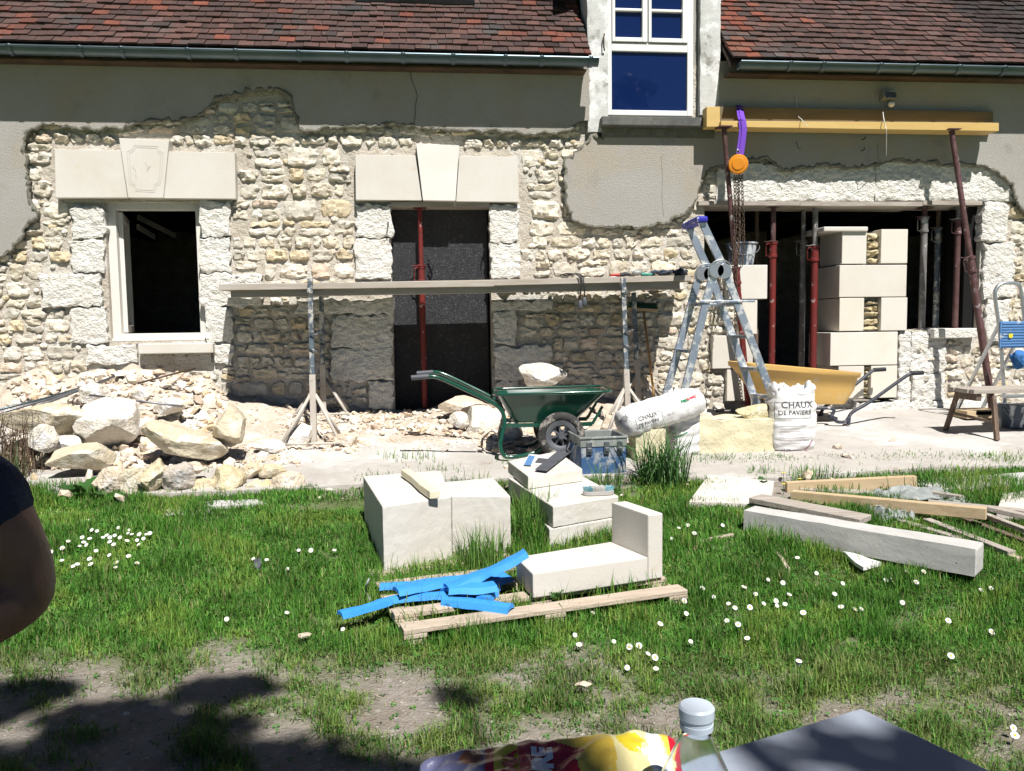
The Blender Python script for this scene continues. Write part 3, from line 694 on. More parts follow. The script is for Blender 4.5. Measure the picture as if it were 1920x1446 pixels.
pier(X0, a0, zb, DT); pier(P(1310,100,D).x, X1, P(1320,218,D).z, DT)
mb = MB(); mb.box((a1, D+.03, P(1320,218,D).z), (P(1310,100,D).x, D+.3, DT)); mb.build('dormer_reveal', M_['render'], house)
mb = MB(); mb.box((X0, D-.05, c1), (X1, D+.3, DT+.15)); mb.build('dormer_head', M_['pier'], house)
# cheeks and roof of the dormer
for nm, xx in (('dormer_cheek', X0+.005), ('dormer_cheek', X1-.065)):
    mb = MB(); L = (DT-EZ)/math.tan(SL)+.1
    mb.prism([(xx, D+.02, TOPZ-.3), (xx, D+.02, DT), (xx, D+.02+L, DT), (xx, D+.02, EZ-.3)] if False else [(xx, D+.31, EZ-.3), (xx, D+.31, DT), (xx, EY+(DT-EZ)/sn*cs+.3, DT), (xx, D+.6, EZ-.3)], None, (.06,0,0)); mb.build(nm, M_['zincdark'], house)
xm = (X0+X1)/2; mb = MB()
for s in (-1, 1):
    e = Vector((xm+s*((X1-X0)/2+.18), 0, DT-.02)); t = Vector((xm, 0, DT+.85))
    mb.prism([(e.x, D-.25, e.z), (t.x, D-.25, t.z), (t.x, D+3.2, t.z), (e.x, D+3.2, e.z)], None, (0,0,.07))
mb.build('dormer_roof', M_['tile'], house)
mb = MB(); mb.prism([(X0, D, DT), (X1, D, DT), (xm, D, DT+.8)], None, (0,.2,0)); mb.build('dormer_gable', M_['pier'], house)
# dormer window
dw = MB(); Y0 = D-.02
def pxz(y): return P(1220, y, Y0).z
def pxx(x): return P(x, 100, Y0).x
def fr(mb, x0, y0, x1, y1, yf=Y0, yb=Y0+.07): mb.box((pxx(x0), yf, pxz(y1)), (pxx(x1), yb, pxz(y0)))
for b in ((1139,-60,1147,217),(1289,-60,1300,217),(1147,207,1289,217),(1147,81,1289,97)): fr(dw, *b)
dwo = dw.build('dormer_window_frame', M_['whitepvc'], house, bevel=.005)
for (l, r) in ((1147,1214),(1215,1289)):
    mb = MB(); fr(mb, l+.5, -60, l+6, 80, Y0-.015, Y0+.05); fr(mb, r-10, -60, r-.5, 80, Y0-.015, Y0+.05); fr(mb, l+6, 72, r-10, 80, Y0-.015, Y0+.05); fr(mb, l+6, 17, r-10, 22, Y0-.005, Y0+.04)
    c = mb.build('casement', M_['whitepvc'], dwo, off=OFF[dwo], bevel=.004)
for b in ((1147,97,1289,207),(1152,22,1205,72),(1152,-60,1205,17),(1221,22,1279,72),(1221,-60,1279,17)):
    mb = MB(); fr(mb, *b, Y0+.025, Y0+.03); mb.build('pane', M_['skyglass'], dwo, off=OFF[dwo])
mb = MB(); x0, x1, z0, z1 = wrect(1129,219,1350,236, D-.16); mb.box((x0, D-.16, z0), (x1, D+.1, z1)); mb.build('dormer_sill', M_['sill'], house, bevel=.008)
mb = MB(); mb.box((x0+.02, D-.06, z0-.09), (x1-.02, D+.1, z0-.002)); mb.build('sill_bed', M_['render_edge'], house)
p = P(1133, 80, D-.06); mb = MB(); mb.tube([p+Vector((0,-.01,.08)), p+Vector((-.012,-.03,.04)), p+Vector((-.012,-.03,-.05)), p+Vector((0,-.01,-.08))], .007, 6); mb.build('iron_shutter_hook', M_['chain'], house, smooth=True)
for px, py in ((728,418),(916,420)):
    p = P(px, py, D-.03); mb = MB(); mb.tube([p, p+Vector((0,-.05,0)), p+Vector((0,-.05,-.04))], .007, 6); mb.build('hinge_pin', M_['chain'], house, smooth=True)
# ================================================================ STEEL PROPS
def prop(label, bot, top, split=.5, lower='redprop', upper='rustprop', r=.030, ring=True, plates=True, group='adjustable steel props', hang=1):
    bot = Vector(bot); top = Vector(top); d = (top-bot); L = d.length; d.normalize()
    t = thing('steel_prop', label, 'steel prop', bot, group=group)
    mid = bot+d*L*split; side = d.cross(Vector((0,1,0))).normalized()
    MB().tube([bot+d*.008, mid], r, 14).build('outer_tube', M_[lower], t, smooth=True, auto=50)
    mb = MB(); mb.tube([mid-d*.05, top-d*.008], r*.78, 12)
    mb.build('inner_tube', M_[upper], t, smooth=True, auto=50)
    hb = MB(); k = 0; front = side.cross(d).normalized(); front = front if front.y < 0 else -front
    q = mid+d*.14
    while (top-q).length > .1: hb.tube([q+front*(r*.775-.002), q+front*(r*.785+.001)], r*.18, 8); q = q+d*.12
    if len(hb.v): hb.build('peg_hole', M_['toolblack'], t); 
    M = Matrix((side, side.cross(d)*-1, d)).transposed()
    mb = MB(); mb.lathe([(r*1.0,-.10),(r*1.3,-.10),(r*1.3,-.075),(r*1.12,-.07),(r*1.12,.03),(r*1.35,.035),(r*1.35,.055),(r*.8,.056)], mid, 16, M); c = mb.build('collar', M_[lower], t, smooth=True, auto=40)
    if ring:
        mb = MB(); pts = [mid+side*hang*(r*1.15)+d*(-.09), mid+side*hang*(r*1.15+.035)+d*(-.08), mid+side*hang*(r*1.15+.038)+d*.03, mid+side*hang*(r*1.15)+d*.045]
        mb.tube(pts, .006, 6); mb.build('handle', M_[lower], t, smooth=True)
        mb = MB(); mb.tube([mid+d*.06+side*(math.cos(a)*.07-.02)*-hang+Vector((0,math.sin(a)*.045,0.004*math.sin(3*a))) for a in np.linspace(0, 2*PI, 17)[:-1]], .0055, 6, closed=True); mb.build('pin', M_[upper], t, smooth=True)
    if plates:
        mb = MB(); mb.obox(bot+Vector((0,0,.005)), (.12,.12,.008)); mb.build('base_plate', M_[lower], t)
        mb = MB(); mb.obox(top-Vector((0,0,.005)), (.13,.13,.008)); mb.build('top_plate', M_[upper], t)
    return t
def gz2(x, y): return gz(x, y)+.04
YD = D+.10
def vprop(label, px, ytop, Y, yb=None, pyref=500, zb=None, **k):
    p = P(px, pyref, Y); zt = P(px, ytop, Y).z
    return prop(label, (p.x, Y, zb if zb is not None else (P(px, yb, Y).z if yb else .41)), (p.x, Y, zt), **k)
b = P(797, 768, D+.02); b = Vector((b.x, D+.06, .40)); tt = P(787, 389, D+.06)
prop('single dusty red steel prop standing in front of the black doorway sheet', b, (tt.x, D+.06, tt.z), split=.70, lower='redprop', upper='redprop')
vprop('bright red steel prop nearest the yellow wheelbarrow in the wide opening', 1449, 387, YD, split=.80, lower='redprop', upper='rustprop', r=.033)
vprop('grey brown steel prop just left of the thick red prop beside the block pillar', 1505, 387, D+.30, split=.80, lower='greyprop', upper='greyprop')
vprop('red steel prop with pale spattered top touching the block pillar', 1527, 387, YD, split=.78, lower='redprop', upper='greyprop', r=.036)
vprop('dim steel prop deep in the opening behind the hanging chain', 1418, 392, D+.8, split=.6, lower='oldwood', upper='oldwood')
zs = o3b[2]+.005
vprop('pale grey steel prop with bare hook, left on the right window sill', 1731, 390, D+.12, zb=zs, split=.88, lower='greyprop', upper='rustprop', r=.033)
vprop('dark grey steel prop in the middle of the right window opening', 1757, 392, D+.40, zb=zs, split=.8, lower='trestle', upper='oldwood', r=.03)
vprop('brown steel prop against the right jamb of the window opening', 1794, 390, D+.14, zb=zs, split=.86, lower='rustprop', upper='greyprop', r=.03)
# the two leaning props that carry the yellow beam
BF = D-.30      # beam front face
bt = P(1357, 238, BF+.02); bb = G(1404, 800); bb = Vector((P(1404, 800, 7.70).x, 7.70, gz2(0, 7.70)))
prop('leaning steel prop with red lower tube under the left end of the yellow beam', bb, bt, split=.50, lower='redprop', upper='rustprop', hang=1)
bt = P(1784, 243, BF+.02); rb = P(1862, 775, 7.3)
prop('long leaning steel prop under the right end of the yellow beam', rb, bt, split=.53, lower='rustprop', upper='rustprop', r=.034, hang=1)
# timber packing under the right prop
zf = gz2(0, 7.3)
for nm, (x0, x1), z0, z1, lb in (('wooden_packer', (1810,1922), zf, zf+.075, 'wide lower pine block under the long leaning prop'), ('wooden_packer', (1826,1905), zf+.077, rb.z-.002, 'short upper pine block directly below the foot of the leaning prop')):
    a = P(x0, 800, 7.2).x; b_ = P(x1, 800, 7.2).x; mb = MB(); mb.box((a, 7.18, z0), (b_, 7.44, z1)); o = mb.build(nm, M_['pinewood'], loc=((a+b_)/2, 7.3, z0), bevel=.004); tag(o, lb, 'timber block', 'pine packing blocks')
# yellow beam: an L of two planks (back board and shelf)
t = thing('timber_beam', 'long yellow timber beam held level against the wall under the gutter', 'beam', (P(1600,240,BF).x, D-.1, P(1600,240,BF).z))
def slope_board(xa, ya0, ya1, xb, yb0, yb1, Yf, Yb, mt, nm, par):
    a0, a1, b1, b0 = P(xa,ya0,Yf), P(xa,ya1,Yf), P(xb,yb1,Yf), P(xb,yb0,Yf); mb = MB(); mb.prism([a0, b0, b1, a1], None, (0, Yb-Yf, 0)); return mb.build(nm, M_[mt], par, bevel=.003)
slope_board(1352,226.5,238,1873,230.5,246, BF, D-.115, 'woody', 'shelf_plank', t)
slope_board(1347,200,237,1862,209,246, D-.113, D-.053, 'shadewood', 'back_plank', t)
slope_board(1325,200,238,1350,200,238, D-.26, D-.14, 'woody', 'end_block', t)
# purple sling and chain hoist
t = thing('lifting_sling', 'purple webbing sling looped over the yellow beam', 'sling', P(1388,240,BF-.02))
mb = MB()
p0 = [P(1386,199,D-.05), P(1387,214,BF+.1), P(1390,226,BF-.012), P(1392,240,BF-.014), P(1390,262,BF-.01), P(1386,290,BF-.005)]
for s_, off_ in ((0, 0), (1, .016)):
    for a, b_ in zip(p0[:-1], p0[1:]): mb.bar(a+Vector((off_,-off_*.6,0)), b_+Vector((off_,-off_*.6,0)), .062 if s_ == 0 else .05, .005, up=(0,1,0))
mb.build('webbing', M_['purple'], t)
HC = P(1384, 309, BF-.02); hoist = thing('chain_hoist', 'orange chain hoist hanging from the purple sling', 'hoist', HC)
Mx = RX(R(90))@Matrix.Identity(3)
mb = MB(); Mh = RZ(R(-20))@RX(R(90)); mb.lathe([(0,.055),(.055,.055),(.062,.048),(.085,.046),(.092,.038),(.092,-.01),(.085,-.014),(0,-.014)], HC, 28, Mh); mb.build('cover', M_['orange'], hoist, smooth=True, auto=35)
mb = MB(); mb.lathe([(0,-.014),(.07,-.014),(.085,-.03),(.085,-.06),(.06,-.075),(0,-.075)], HC+Vector((.02,.0,0)), 24, Mh); mb.build('chain_wheel_housing', M_['steel'], hoist, smooth=True, auto=35)
mb = MB(); mb.tube([HC+Vector((0,.01,.08)), HC+Vector((.02,.01,.12)), HC+Vector((0,.01,.145)), HC+Vector((-.022,.01,.12))], .009, 8, closed=True); mb.build('hook', M_['steel'], hoist, smooth=True)
def chain(pts, s=.03, r=.0038, par=None, name='hand_chain'):
    mb = MB(); pts = [Vector(p) for p in pts]; k = 0; acc = 0
    for a, b in zip(pts[:-1], pts[1:]):
        L = (b-a).length; n = max(1, int(L/s)); d = (b-a).normalized(); u = d.cross(Vector((0,1,0))).normalized(); v_ = d.cross(u)
        for i in range(n):
            c = a+(b-a)*((i+.5)/n); w_ = u if k % 2 else v_; w_ = (w_+.3*(v_ if k % 2 else u)).normalized(); k += 1
            mb.tube([c+d*math.cos(th)*s*.68+w_*math.sin(th)*s*.36 for th in np.linspace(0, 2*PI, 9)[:-1]], r, 5, closed=True)
    return mb.build(name, M_['chain'], par, smooth=True)
hx = lambda px, py, Y=BF: P(px, py, Y)
chain([hx(1391,328), hx(1394,420), hx(1395,470,BF-.05), hx(1390,500,BF-.1)], par=hoist)
chain([hx(1386,328), hx(1385,440), hx(1381,520,BF-.1), hx(1378,620,BF-.15), hx(1384,690,BF-.15), hx(1392,755,BF-.15)], par=hoist)
chain([hx(1377,330), hx(1380,420), hx(1374,500,BF-.05), hx(1378,530,BF-.05)], par=hoist)
chain([hx(1381,330), hx(1388,430), hx(1383,495,BF-.08)], par=hoist, name='load_chain')
chain([hx(1352,490,BF-.1), hx(1350,520,BF-.1), hx(1342,548,BF-.1)], par=hoist, name='load_chain')
# bucket standing on the topmost jamb block
def bucket(label, c, r0, r1, h, mt, group=None):
    t = thing('bucket', label, 'bucket', c, group=group); c = Vector(c)
    MB().lathe([(0,.004),(r0,.0),(r1,h),(r1+.008,h),(r1+.008,h-.012),(r1+.001,h-.014)] , c, 28).build('shell', M_[mt], t, smooth=True, auto=40)
    MB().lathe([(0,.008),(r0-.006,.008),(r1-.004,h)], c, 28).build('lining', M_[mt], t, smooth=True)
    mb = MB(); mb.tube([c+Vector((r1*math.cos(a)*1.04, -r1*.45-r1*.4*math.sin(a), h-.03-.10*math.sin(a))) for a in np.linspace(0, PI, 13)], .003, 6); mb.build('bail_handle', M_['steel'], t, smooth=True)
    return t
a = P(1390, 494, D-.04+.2); zt = wrect(1362,497,1439,561, D-.04)[3]
bucket('lime spattered dark bucket standing on the topmost block of the jamb', (a.x, D+.16, zt+.002), .115, .155, .235, 'bluebucket')

# ================================================================ A-FRAME LADDER
lad = thing('folding_ladder', 'plaster spattered aluminium folding ladder with blue top cap and four legs', 'ladder', (P(1345,820,7.1).x, 7.1, gz2(0,7.1)))
YN, YF_ = 6.68, 6.98
def foot(px, py, Y): p = P(px, py, Y); return p
def rail(pts, Y, mt='alu', w_=.066, h_=.026):
    q = [P(a, b, Y) for a, b in pts]; mb = MB()
    for a, b in zip(q[:-1], q[1:]): mb.bar(a, b, h_, w_, up=(0,1,0)) if False else mb.bar(a, b, w_, h_, up=(0,1,0))
    return mb.build('rail', M_[mt], lad, bevel=.004)
def floorpt(p, q, Y):     # extend the line p->q (pixels) down to the ground at depth Y
    a = P(*p, Y); b = P(*q, Y); z = gz2(0, Y); t = (z-a.z)/(b.z-a.z); return proj(a+(b-a)*t)
rail([(1314,412),(1358,505)], YN); rail([(1360,510), floorpt((1360,510),(1440,722),YN)], YN)
rail([(1291,424),(1332,516)], YF_); rail([(1334,520), floorpt((1334,520),(1398,700),YF_)], YF_)
rail([(1338,508), floorpt((1338,508),(1286,722),YN)], YN); rail([(1312,512), floorpt((1312,512),(1250,735),YF_)], YF_)
for (px, py, Y) in ((1349,508,YN),(1323,514,YF_)):
    c = P(px, py, Y); mb = MB()
    for s in (-1, 1): mb.lathe([(0,-.012),(.062,-.012),(.066,-.006),(.066,.006),(.062,.012),(0,.012)], c+Vector((s*.035,-.02,-.004*s)), 22, RX(R(90)))
    mb.tube([c+Vector((.11*math.cos(a), -.03, .11*math.sin(a)-.02)) for a in np.linspace(.2*PI, 1.05*PI, 10)], .006, 6)
    mb.build('hinge', M_['aluclean'], lad, smooth=True, auto=40)
def rung(a, b, w_=.05, h_=.03, nm='rung'):
    mb = MB(); mb.bar(a, b, w_, h_); return mb.build(nm, M_['alu'], lad, bevel=.004)
for ya, yb in ((632,628),(694,690),(747,742)):
    # point on right near rail and on right far rail at the same height
    def onrail(p, q, Y, z):
        a = P(*p, Y); b = P(*q, Y); t = (z-a.z)/(b.z-a.z); return a+(b-a)*t
    z = P(1400, ya, YN).z; rung(onrail((1360,510),(1440,722),YN,z), onrail((1334,520),(1398,700),YF_,z), .075)
z = P(1330, 570, YN).z
a = onrail((1360,510),(1440,722),YN,z); b = onrail((1334,520),(1398,700),YF_,z); c = onrail((1338,508),(1286,722),YN,z); d = onrail((1312,512),(1250,735),YF_,z)
rung(a, b); rung(c, d); rung(c+Vector((-.06,-.02,.02)), a+Vector((.15,-.02,.02)), .012, .02, 'stay_bar'); rung(d, b, .012, .02, 'stay_bar')
z = P(1265, 660, YN).z; rung(onrail((1338,508),(1286,722),YN,z), onrail((1312,512),(1250,735),YF_,z))
p1_, p2_ = P(1314,412,YN), P(1291,424,YF_); mb = MB(); mb.bar(p1_+Vector((0,-.05,.0)), p2_+Vector((0,.05,.0)), .10, .055); mb.build('top_cap', M_['bluetop'], lad, bevel=.018, seg=3)

# ================================================================ SCAFFOLD
YA, YB = 7.0, 7.76
scf = thing('scaffold_deck', 'long cement stained plank deck laid across two trestles', 'scaffold plank', (P(850,535,7.3).x, 7.35, P(850,535,YA).z))
def plank_px(x0, y0, x1, y1, Ya, Yb, th, mt, nm, dz=0):
    a, b = P(x0, y0, Ya), P(x1, y1, Ya); z0, z1 = a.z+dz, b.z+dz; mb = MB()
    v = [(a.x,Ya,z0-th),(b.x,Ya,z1-th),(b.x,Yb,z1-th),(a.x,Yb,z0-th),(a.x,Ya,z0),(b.x,Ya,z1),(b.x,Yb,z1),(a.x,Yb,z0)]
    mb.add(v, [(0,3,2,1),(4,5,6,7),(0,1,5,4),(1,2,6,5),(2,3,7,6),(3,0,4,7)]); return mb.build(nm, M_[mt], scf, bevel=.003)
plank_px(410,533,926,526,YA,YA+.25,.052,'planktop','plank'); plank_px(919,525,1296,516,YA+.002,YA+.25,.05,'planktop','plank')
plank_px(418,533,1120,523,YA+.26,YA+.50,.052,'planktop','plank',dz=-.006); plank_px(1100,522,1290,516,YA+.26,YA+.50,.05,'planktop','plank')
plank_px(414,533,1292,517,YA+.51,YB,.052,'planktop','plank',dz=-.004)
plank_px(432,541.5,1275,527,YA+.05,YA+.12,.075,'planktop','edge_board')
def trestle(label, pxc, pyfoot, lean=0):
    t = thing('scaffold_trestle', label, 'trestle', (P(pxc, 800, YA-.05).x, YA-.05, gz2(0,YA)), group='adjustable trestles under the deck')
    tops = []
    for Y, dxp in ((YA-.045, 0), (YB+.0-.06, 20)):
        zb = gz2(0, Y)+(0 if Y < 7.3 else .10); pt = P(pxc+dxp, 540, Y); x = pt.x
        ztop = P(pxc, 528, YA-.045).z+(.035 if Y < 7.3 else -.07)
        bx = P(pxc+dxp+lean, 800, Y).x
        lo = Vector((bx, Y, zb)); hi = Vector((x, Y, ztop)); d = (hi-lo).normalized(); L = (hi-lo).length
        mb = MB(); mb.bar(lo+d*.0, lo+d*(L*.42), .05, .05, up=(0,1,0)); mb.build('outer_post', M_['trestlelow'], t, bevel=.003)
        mb = MB(); mb.bar(lo+d*(L*.42), hi, .04, .04, up=(0,1,0)); mb.build('inner_post', M_['trestle'], t, bevel=.003)
        mb = MB()
        for s in (-1, 1): mb.tube([lo+d*(L*.30)+Vector((s*.02,0,0)), lo+Vector((s*.25,-.20,.012))], .014, 8); mb.tube([lo+d*(L*.30)+Vector((s*.02,0,0)), lo+Vector((s*.24,.10,.012))], .014, 8)
        mb.tube([lo+Vector((-.25,-.20,.03)), lo+Vector((.25,-.20,.03))], .010, 8)
        mb.build('splayed_foot', M_['trestlelow'], t, smooth=True)
        mb = MB(); q = lo+d*(L*.66); mb.tube([q+Vector((-.01,-.03,0)), q+Vector((.06,-.05,0)), q+Vector((.07,-.03,.015)), q+Vector((.02,.0,.015))], .006, 6); mb.build('locking_pin', M_['steel'], t, smooth=True); mb = MB(); q = lo+d*(L*.58); mb.tube([q+Vector((-.02,-.03,0)), q+Vector((.05,-.04,-.03))], .006, 6); mb.build('locking_pin', M_['steel'], t, smooth=True)
        tops.append(hi)
    z = P(pxc, 528, YA).z-.06-.02
    mb = MB(); mb.bar((tops[0].x, YA-.09, z), (tops[1].x-.04, YB+.0, z), .045, .045); mb.build('crossbar', M_['trestle'], t, bevel=.003)
    return t
trestle('left adjustable trestle with blue grey spattered post and splayed feet', 582, 830, 6); trestle('right adjustable trestle beside the broom, under the plank deck', 1168, 830, 10)
# things lying on the deck
def deckz(px): return P(px, 524-(px-600)*.0115, YA).z+.003
t = thing('ear_defenders', 'black corded ear plugs hanging over the front edge of the plank deck', 'ear plugs', P(1075,520,YA-.02))
mb = MB(); zt = deckz(1075)+.012
mb.tube([P(1050,516,YA+.06), P(1062,513,YA+.02), P(1080,514,YA+.0), P(1087,520,YA-.02), P(1090,535,YA-.02), P(1087,560,YA-.02)], .006, 6); mb.tube([P(1056,517,YA+.06), P(1082,513,YA+.03), P(1093,519,YA-.02), P(1096,540,YA-.02), P(1096,562,YA-.02)], .006, 6)
mb.build('cord', M_['toolblack'], t, smooth=True)
for q in ((1088,572),(1096,566)):
    mb = MB(); mb.rock(P(*q, YA-.02), (.022,.018,.045), 3, 3, .08, .2); mb.build('ear_cup', M_['plate'], t, smooth=True)
def deckthing(name, label, cat, parts, px, Y=YA+.1):
    c = P(px, 518, Y); c.z = deckz(px); t = thing(name, label, cat, c)
    for nm, fn, mt in parts:
        mb = MB(); fn(mb, c); mb.build(nm, M_[mt], t, smooth=True, auto=40)
    return t
V = Vector
deckthing('pliers', 'red handled pliers lying on the deck left of the brush', 'pliers', [('grip', lambda mb, c: (mb.tube([c+V((-.09,0,.012)), c+V((0,.01,.014))], .010, 8), mb.tube([c+V((-.08,.04,.012)), c+V((0,.02,.014))], .010, 8)), 'toolred'), ('jaws', lambda mb, c: mb.tube([c+V((0,.012,.014)), c+V((.05,.016,.02)), c+V((.10,.02,.014))], [.016,.02,.006], 8), 'toolblack')], 1163)
deckthing('hand_brush', 'grey rounded scraper with green handle lying on the deck', 'scraper', [('blade', lambda mb, c: mb.rock(c+V((-.05,0,.03)), (.05,.03,.028), 5, 3, .1, .3), 'boxgrey'), ('handle', lambda mb, c: mb.tube([c+V((-.01,0,.015)), c+V((.11,-.01,.012))], [.016,.011], 8), 'toolgreen')], 1205)
for px, sd, lb in ((1245, 2, 'flat dark blue work glove lying on the deck, left one of two'), (1277, 6, 'crumpled dark blue work glove at the right end of the deck')):
    c = P(px, 515, YA+.12); c.z = deckz(px); t = thing('work_glove', lb, 'glove', c, group='dark work gloves on the deck')
    mb = MB(); mb.rock(c+V((0,0,.028)), (.062,.05,.026 if sd == 2 else .036), sd, 4, .4, .2); mb.build('palm', M_['gloves'], t, smooth=True)
    for k in range(4):
        mb = MB(); y0 = -.04+.025*k; mb.tube([c+V((-.05,y0,.03)), c+V((-.09,y0-.01,.035+.008*(k%2))), c+V((-.12,y0-.012,.013))], [.013,.012,.009], 8); mb.build('finger', M_['gloves'], t, smooth=True)
# broom leaning upside down in the shade
t = thing('broom', 'wooden broom with dark green bristles leaning head up against the wall', 'broom', (P(1226,742,D-.35).x, D-.35, .42))
hb = P(1206, 577, D-.10); fb = P(1232, 790, D-.42)
MB().tube([fb, hb], .012, 8).build('handle', M_['handle'], t, smooth=True)
a = P(1178, 579, D-.11); b = P(1232, 582, D-.11); mb = MB(); mb.bar(a, b, .05, .028); mb.build('head', M_['pinewood'], t, bevel=.006)
mb = MB()
for i in range(340):
    q = a.lerp(b, random.random())+V((0, random.uniform(-.022,.022), .012)); e = q+V((random.uniform(-.012,.012), random.uniform(-.01,.01), random.uniform(.04,.06))); mb.tube([q, e], .0022, 3)
mb.build('bristles', M_['bristle'], t)

# ================================================================ WHEELBARROWS (local frame: +x towards the wheels)
def loft(mb, rings, cap0=True):
    n = len(rings[0]); v = [p for r in rings for p in r]; f = []
    for i in range(len(rings)-1):
        for j in range(n): f.append((i*n+j, i*n+(j+1)%n, (i+1)*n+(j+1)%n, (i+1)*n+j))
    if cap0: f.append(tuple(range(n-1,-1,-1)))
    mb.add(v, f)
def rrect(x0, x1, y0, y1, z0, z1, r, n=5):
    pts = []
    for cx, cy, a0 in ((x1-r, y1-r, 0), (x0+r, y1-r, PI/2), (x0+r, y0+r, PI), (x1-r, y0+r, 1.5*PI)):
        for k in range(n):
            a = a0+PI/2*k/(n-1); x = cx+r*math.cos(a); y = cy+r*math.sin(a); pts.append((x, y, z0+(z1-z0)*(x-x0)/(x1-x0)))
    return pts
def smoothpath(pts, n=6):
    out = []; P_ = [Vector(p) for p in pts]; P_ = [P_[0]]+P_+[P_[-1]]
    for i in range(1, len(P_)-2):
        for k in range(n):
            t = k/n; a, b, c, d = P_[i-1:i+3]
            out.append(.5*((2*b)+(-a+c)*t+(2*a-5*b+4*c-d)*t*t+(-a+3*b-3*c+d)*t**3))
    out.append(P_[-2]); return out
def wheel(par, x, y, R_, wdt, hubm, deep):
    mb = MB(); r = wdt/2; prof = []
    for k in range(12):
        a = 2*PI*k/12; prof.append((R_-r*.85+r*.85*math.cos(a), r*math.sin(a)))
    mb.lathe(prof, (x, y, R_), 36, RX(R(90)), close=True)
    ty = mb.build('tyre', M_['rubber'], par, smooth=True, off=(0,0,0))
    mb = MB(); ri = R_-r*1.75; mb.lathe([(ri-.028,-.02),(ri,-.03),(ri+.012,-.03),(ri+.012,.03),(ri,.03),(ri-.028,.02)], (x, y, R_), 32, RX(R(90)), close=True)
    for k in range(8):
        a = 2*PI*k/8+.2; mb.bar((x+.025*math.cos(a), y, R_+.025*math.sin(a)), (x+(ri-.01)*math.cos(a), y, R_+(ri-.01)*math.sin(a)), .016, .008, up=(0,1,0))
    mb.lathe([(0,-.045),(.026,-.045),(.026,.045),(0,.045)], (x, y, R_), 14, RX(R(90)))
    mb.build('rim', M_[hubm], ty, smooth=True, auto=30, off=(0,0,0))
gb = thing('wheelbarrow', 'glossy dark green metal wheelbarrow on two wheels with handles towards the door', 'wheelbarrow', (P(1035,820,6.40).x, 6.40, gz2(0,6.4)-.005), R(-4), local=True)
SCL = 6.15/F   # metres per pixel at the near side
def gx(px): return (px-1035)*SCL
GZ0 = gz2(0,6.4)
def gzp(py, Y=6.15): return P(1035, py, Y).z-GZ0
zr = gzp(737); zb_ = gzp(793)
mb = MB(); mb.c
rim = rrect(gx(922), gx(1143), -.27, .27, zr+.0, zr+.005, .09); r2 = rrect(gx(928), gx(1136), -.262, .262, zr-.01, zr-.005, .09)
mid = rrect(gx(938), gx(1112), -.225, .225, (zr+zb_)/2+.02, (zr+zb_)/2+.02, .09); bot = rrect(gx(955), gx(1080), -.17, .17, zb_, zb_, .07)
ins = lambda q, d, dz=0: [(p[0]*(1-d)+gx(1030)*d, p[1]*(1-d), p[2]+dz) for p in q]
loft(mb, [bot, mid, r2, ins(r2, .012), ins(mid, .012, .004), ins(bot, .012, .006)], cap0=True); mb.f.append(tuple(len(mb.v)-20+i for i in range(20))); mb.mi.append(0)
mb.build('tray', M_['greenpaint'], gb, smooth=True, auto=50, off=(0,0,0))
mb = MB(); mb.tube(rrect(gx(920), gx(1146), -.278, .278, zr, zr+.012, .09), .011, 8, closed=True); mb.build('rolled_rim', M_['greenpaint'], gb, smooth=True, off=(0,0,0))
for s in (-1, 1):
    y = s*.21
    pts = smoothpath([(gx(768), y*1.25, gzp(703)), (gx(800), y*1.25, gzp(701)), (gx(822), y*1.22, gzp(706)), (gx(870), y*1.15, gzp(729)), (gx(915), y*1.05, gzp(752)), (gx(934), y, gzp(768)), (gx(940), y, gzp(790)), (gx(934), y*1.1, gzp(815)), (gx(931), y*1.2, gzp(835)), (gx(938), y*1.2, .03), (gx(955), y*1.2, .018), (gx(985), y*1.0, .03), (gx(1005), y*.9, .06), (gx(1035), y*.8, .16)])
    MB().tube(pts, .0165, 10).build('frame_tube', M_['greenpaint'], gb, smooth=True, off=(0,0,0))
    mb = MB(); mb.tube([(gx(765), y*1.25, gzp(703)), (gx(798), y*1.25, gzp(701))], .020, 12); mb.build('grip', M_['rubberblue'] if 'rubberblue' in M_ else M_['plate'], gb, smooth=True, auto=40, off=(0,0,0))
    mb = MB(); mb.bar((gx(935), y*.8, zb_-.02), (gx(1110), y*.8, zb_-.02), .03, .03); mb.bar((gx(1110), y*.8, zb_-.02), (gx(1130), y*.8, zb_+.12), .02, .02); mb.build('chassis_bar', M_['greenpaint'], gb, off=(0,0,0))
    mb = MB(); mb.bar((gx(1040), y*.8, zb_-.03), (gx(1046), y*.8, .19), .03, .012, up=(0,1,0)); mb.build('wheel_bracket', M_['greenpaint'], gb, off=(0,0,0))
    wheel(gb, gx(1047), s*.27, .185, .085, 'steel', 1)
mb = MB(); mb.tube([(gx(1047), -.25, .185), (gx(1047), .25, .185)], .012, 8); mb.tube([(gx(936), -.21, gzp(800)), (gx(936), .21, gzp(800))], .012, 8); mb.build('axle', M_['steel'], gb, smooth=True, off=(0,0,0))

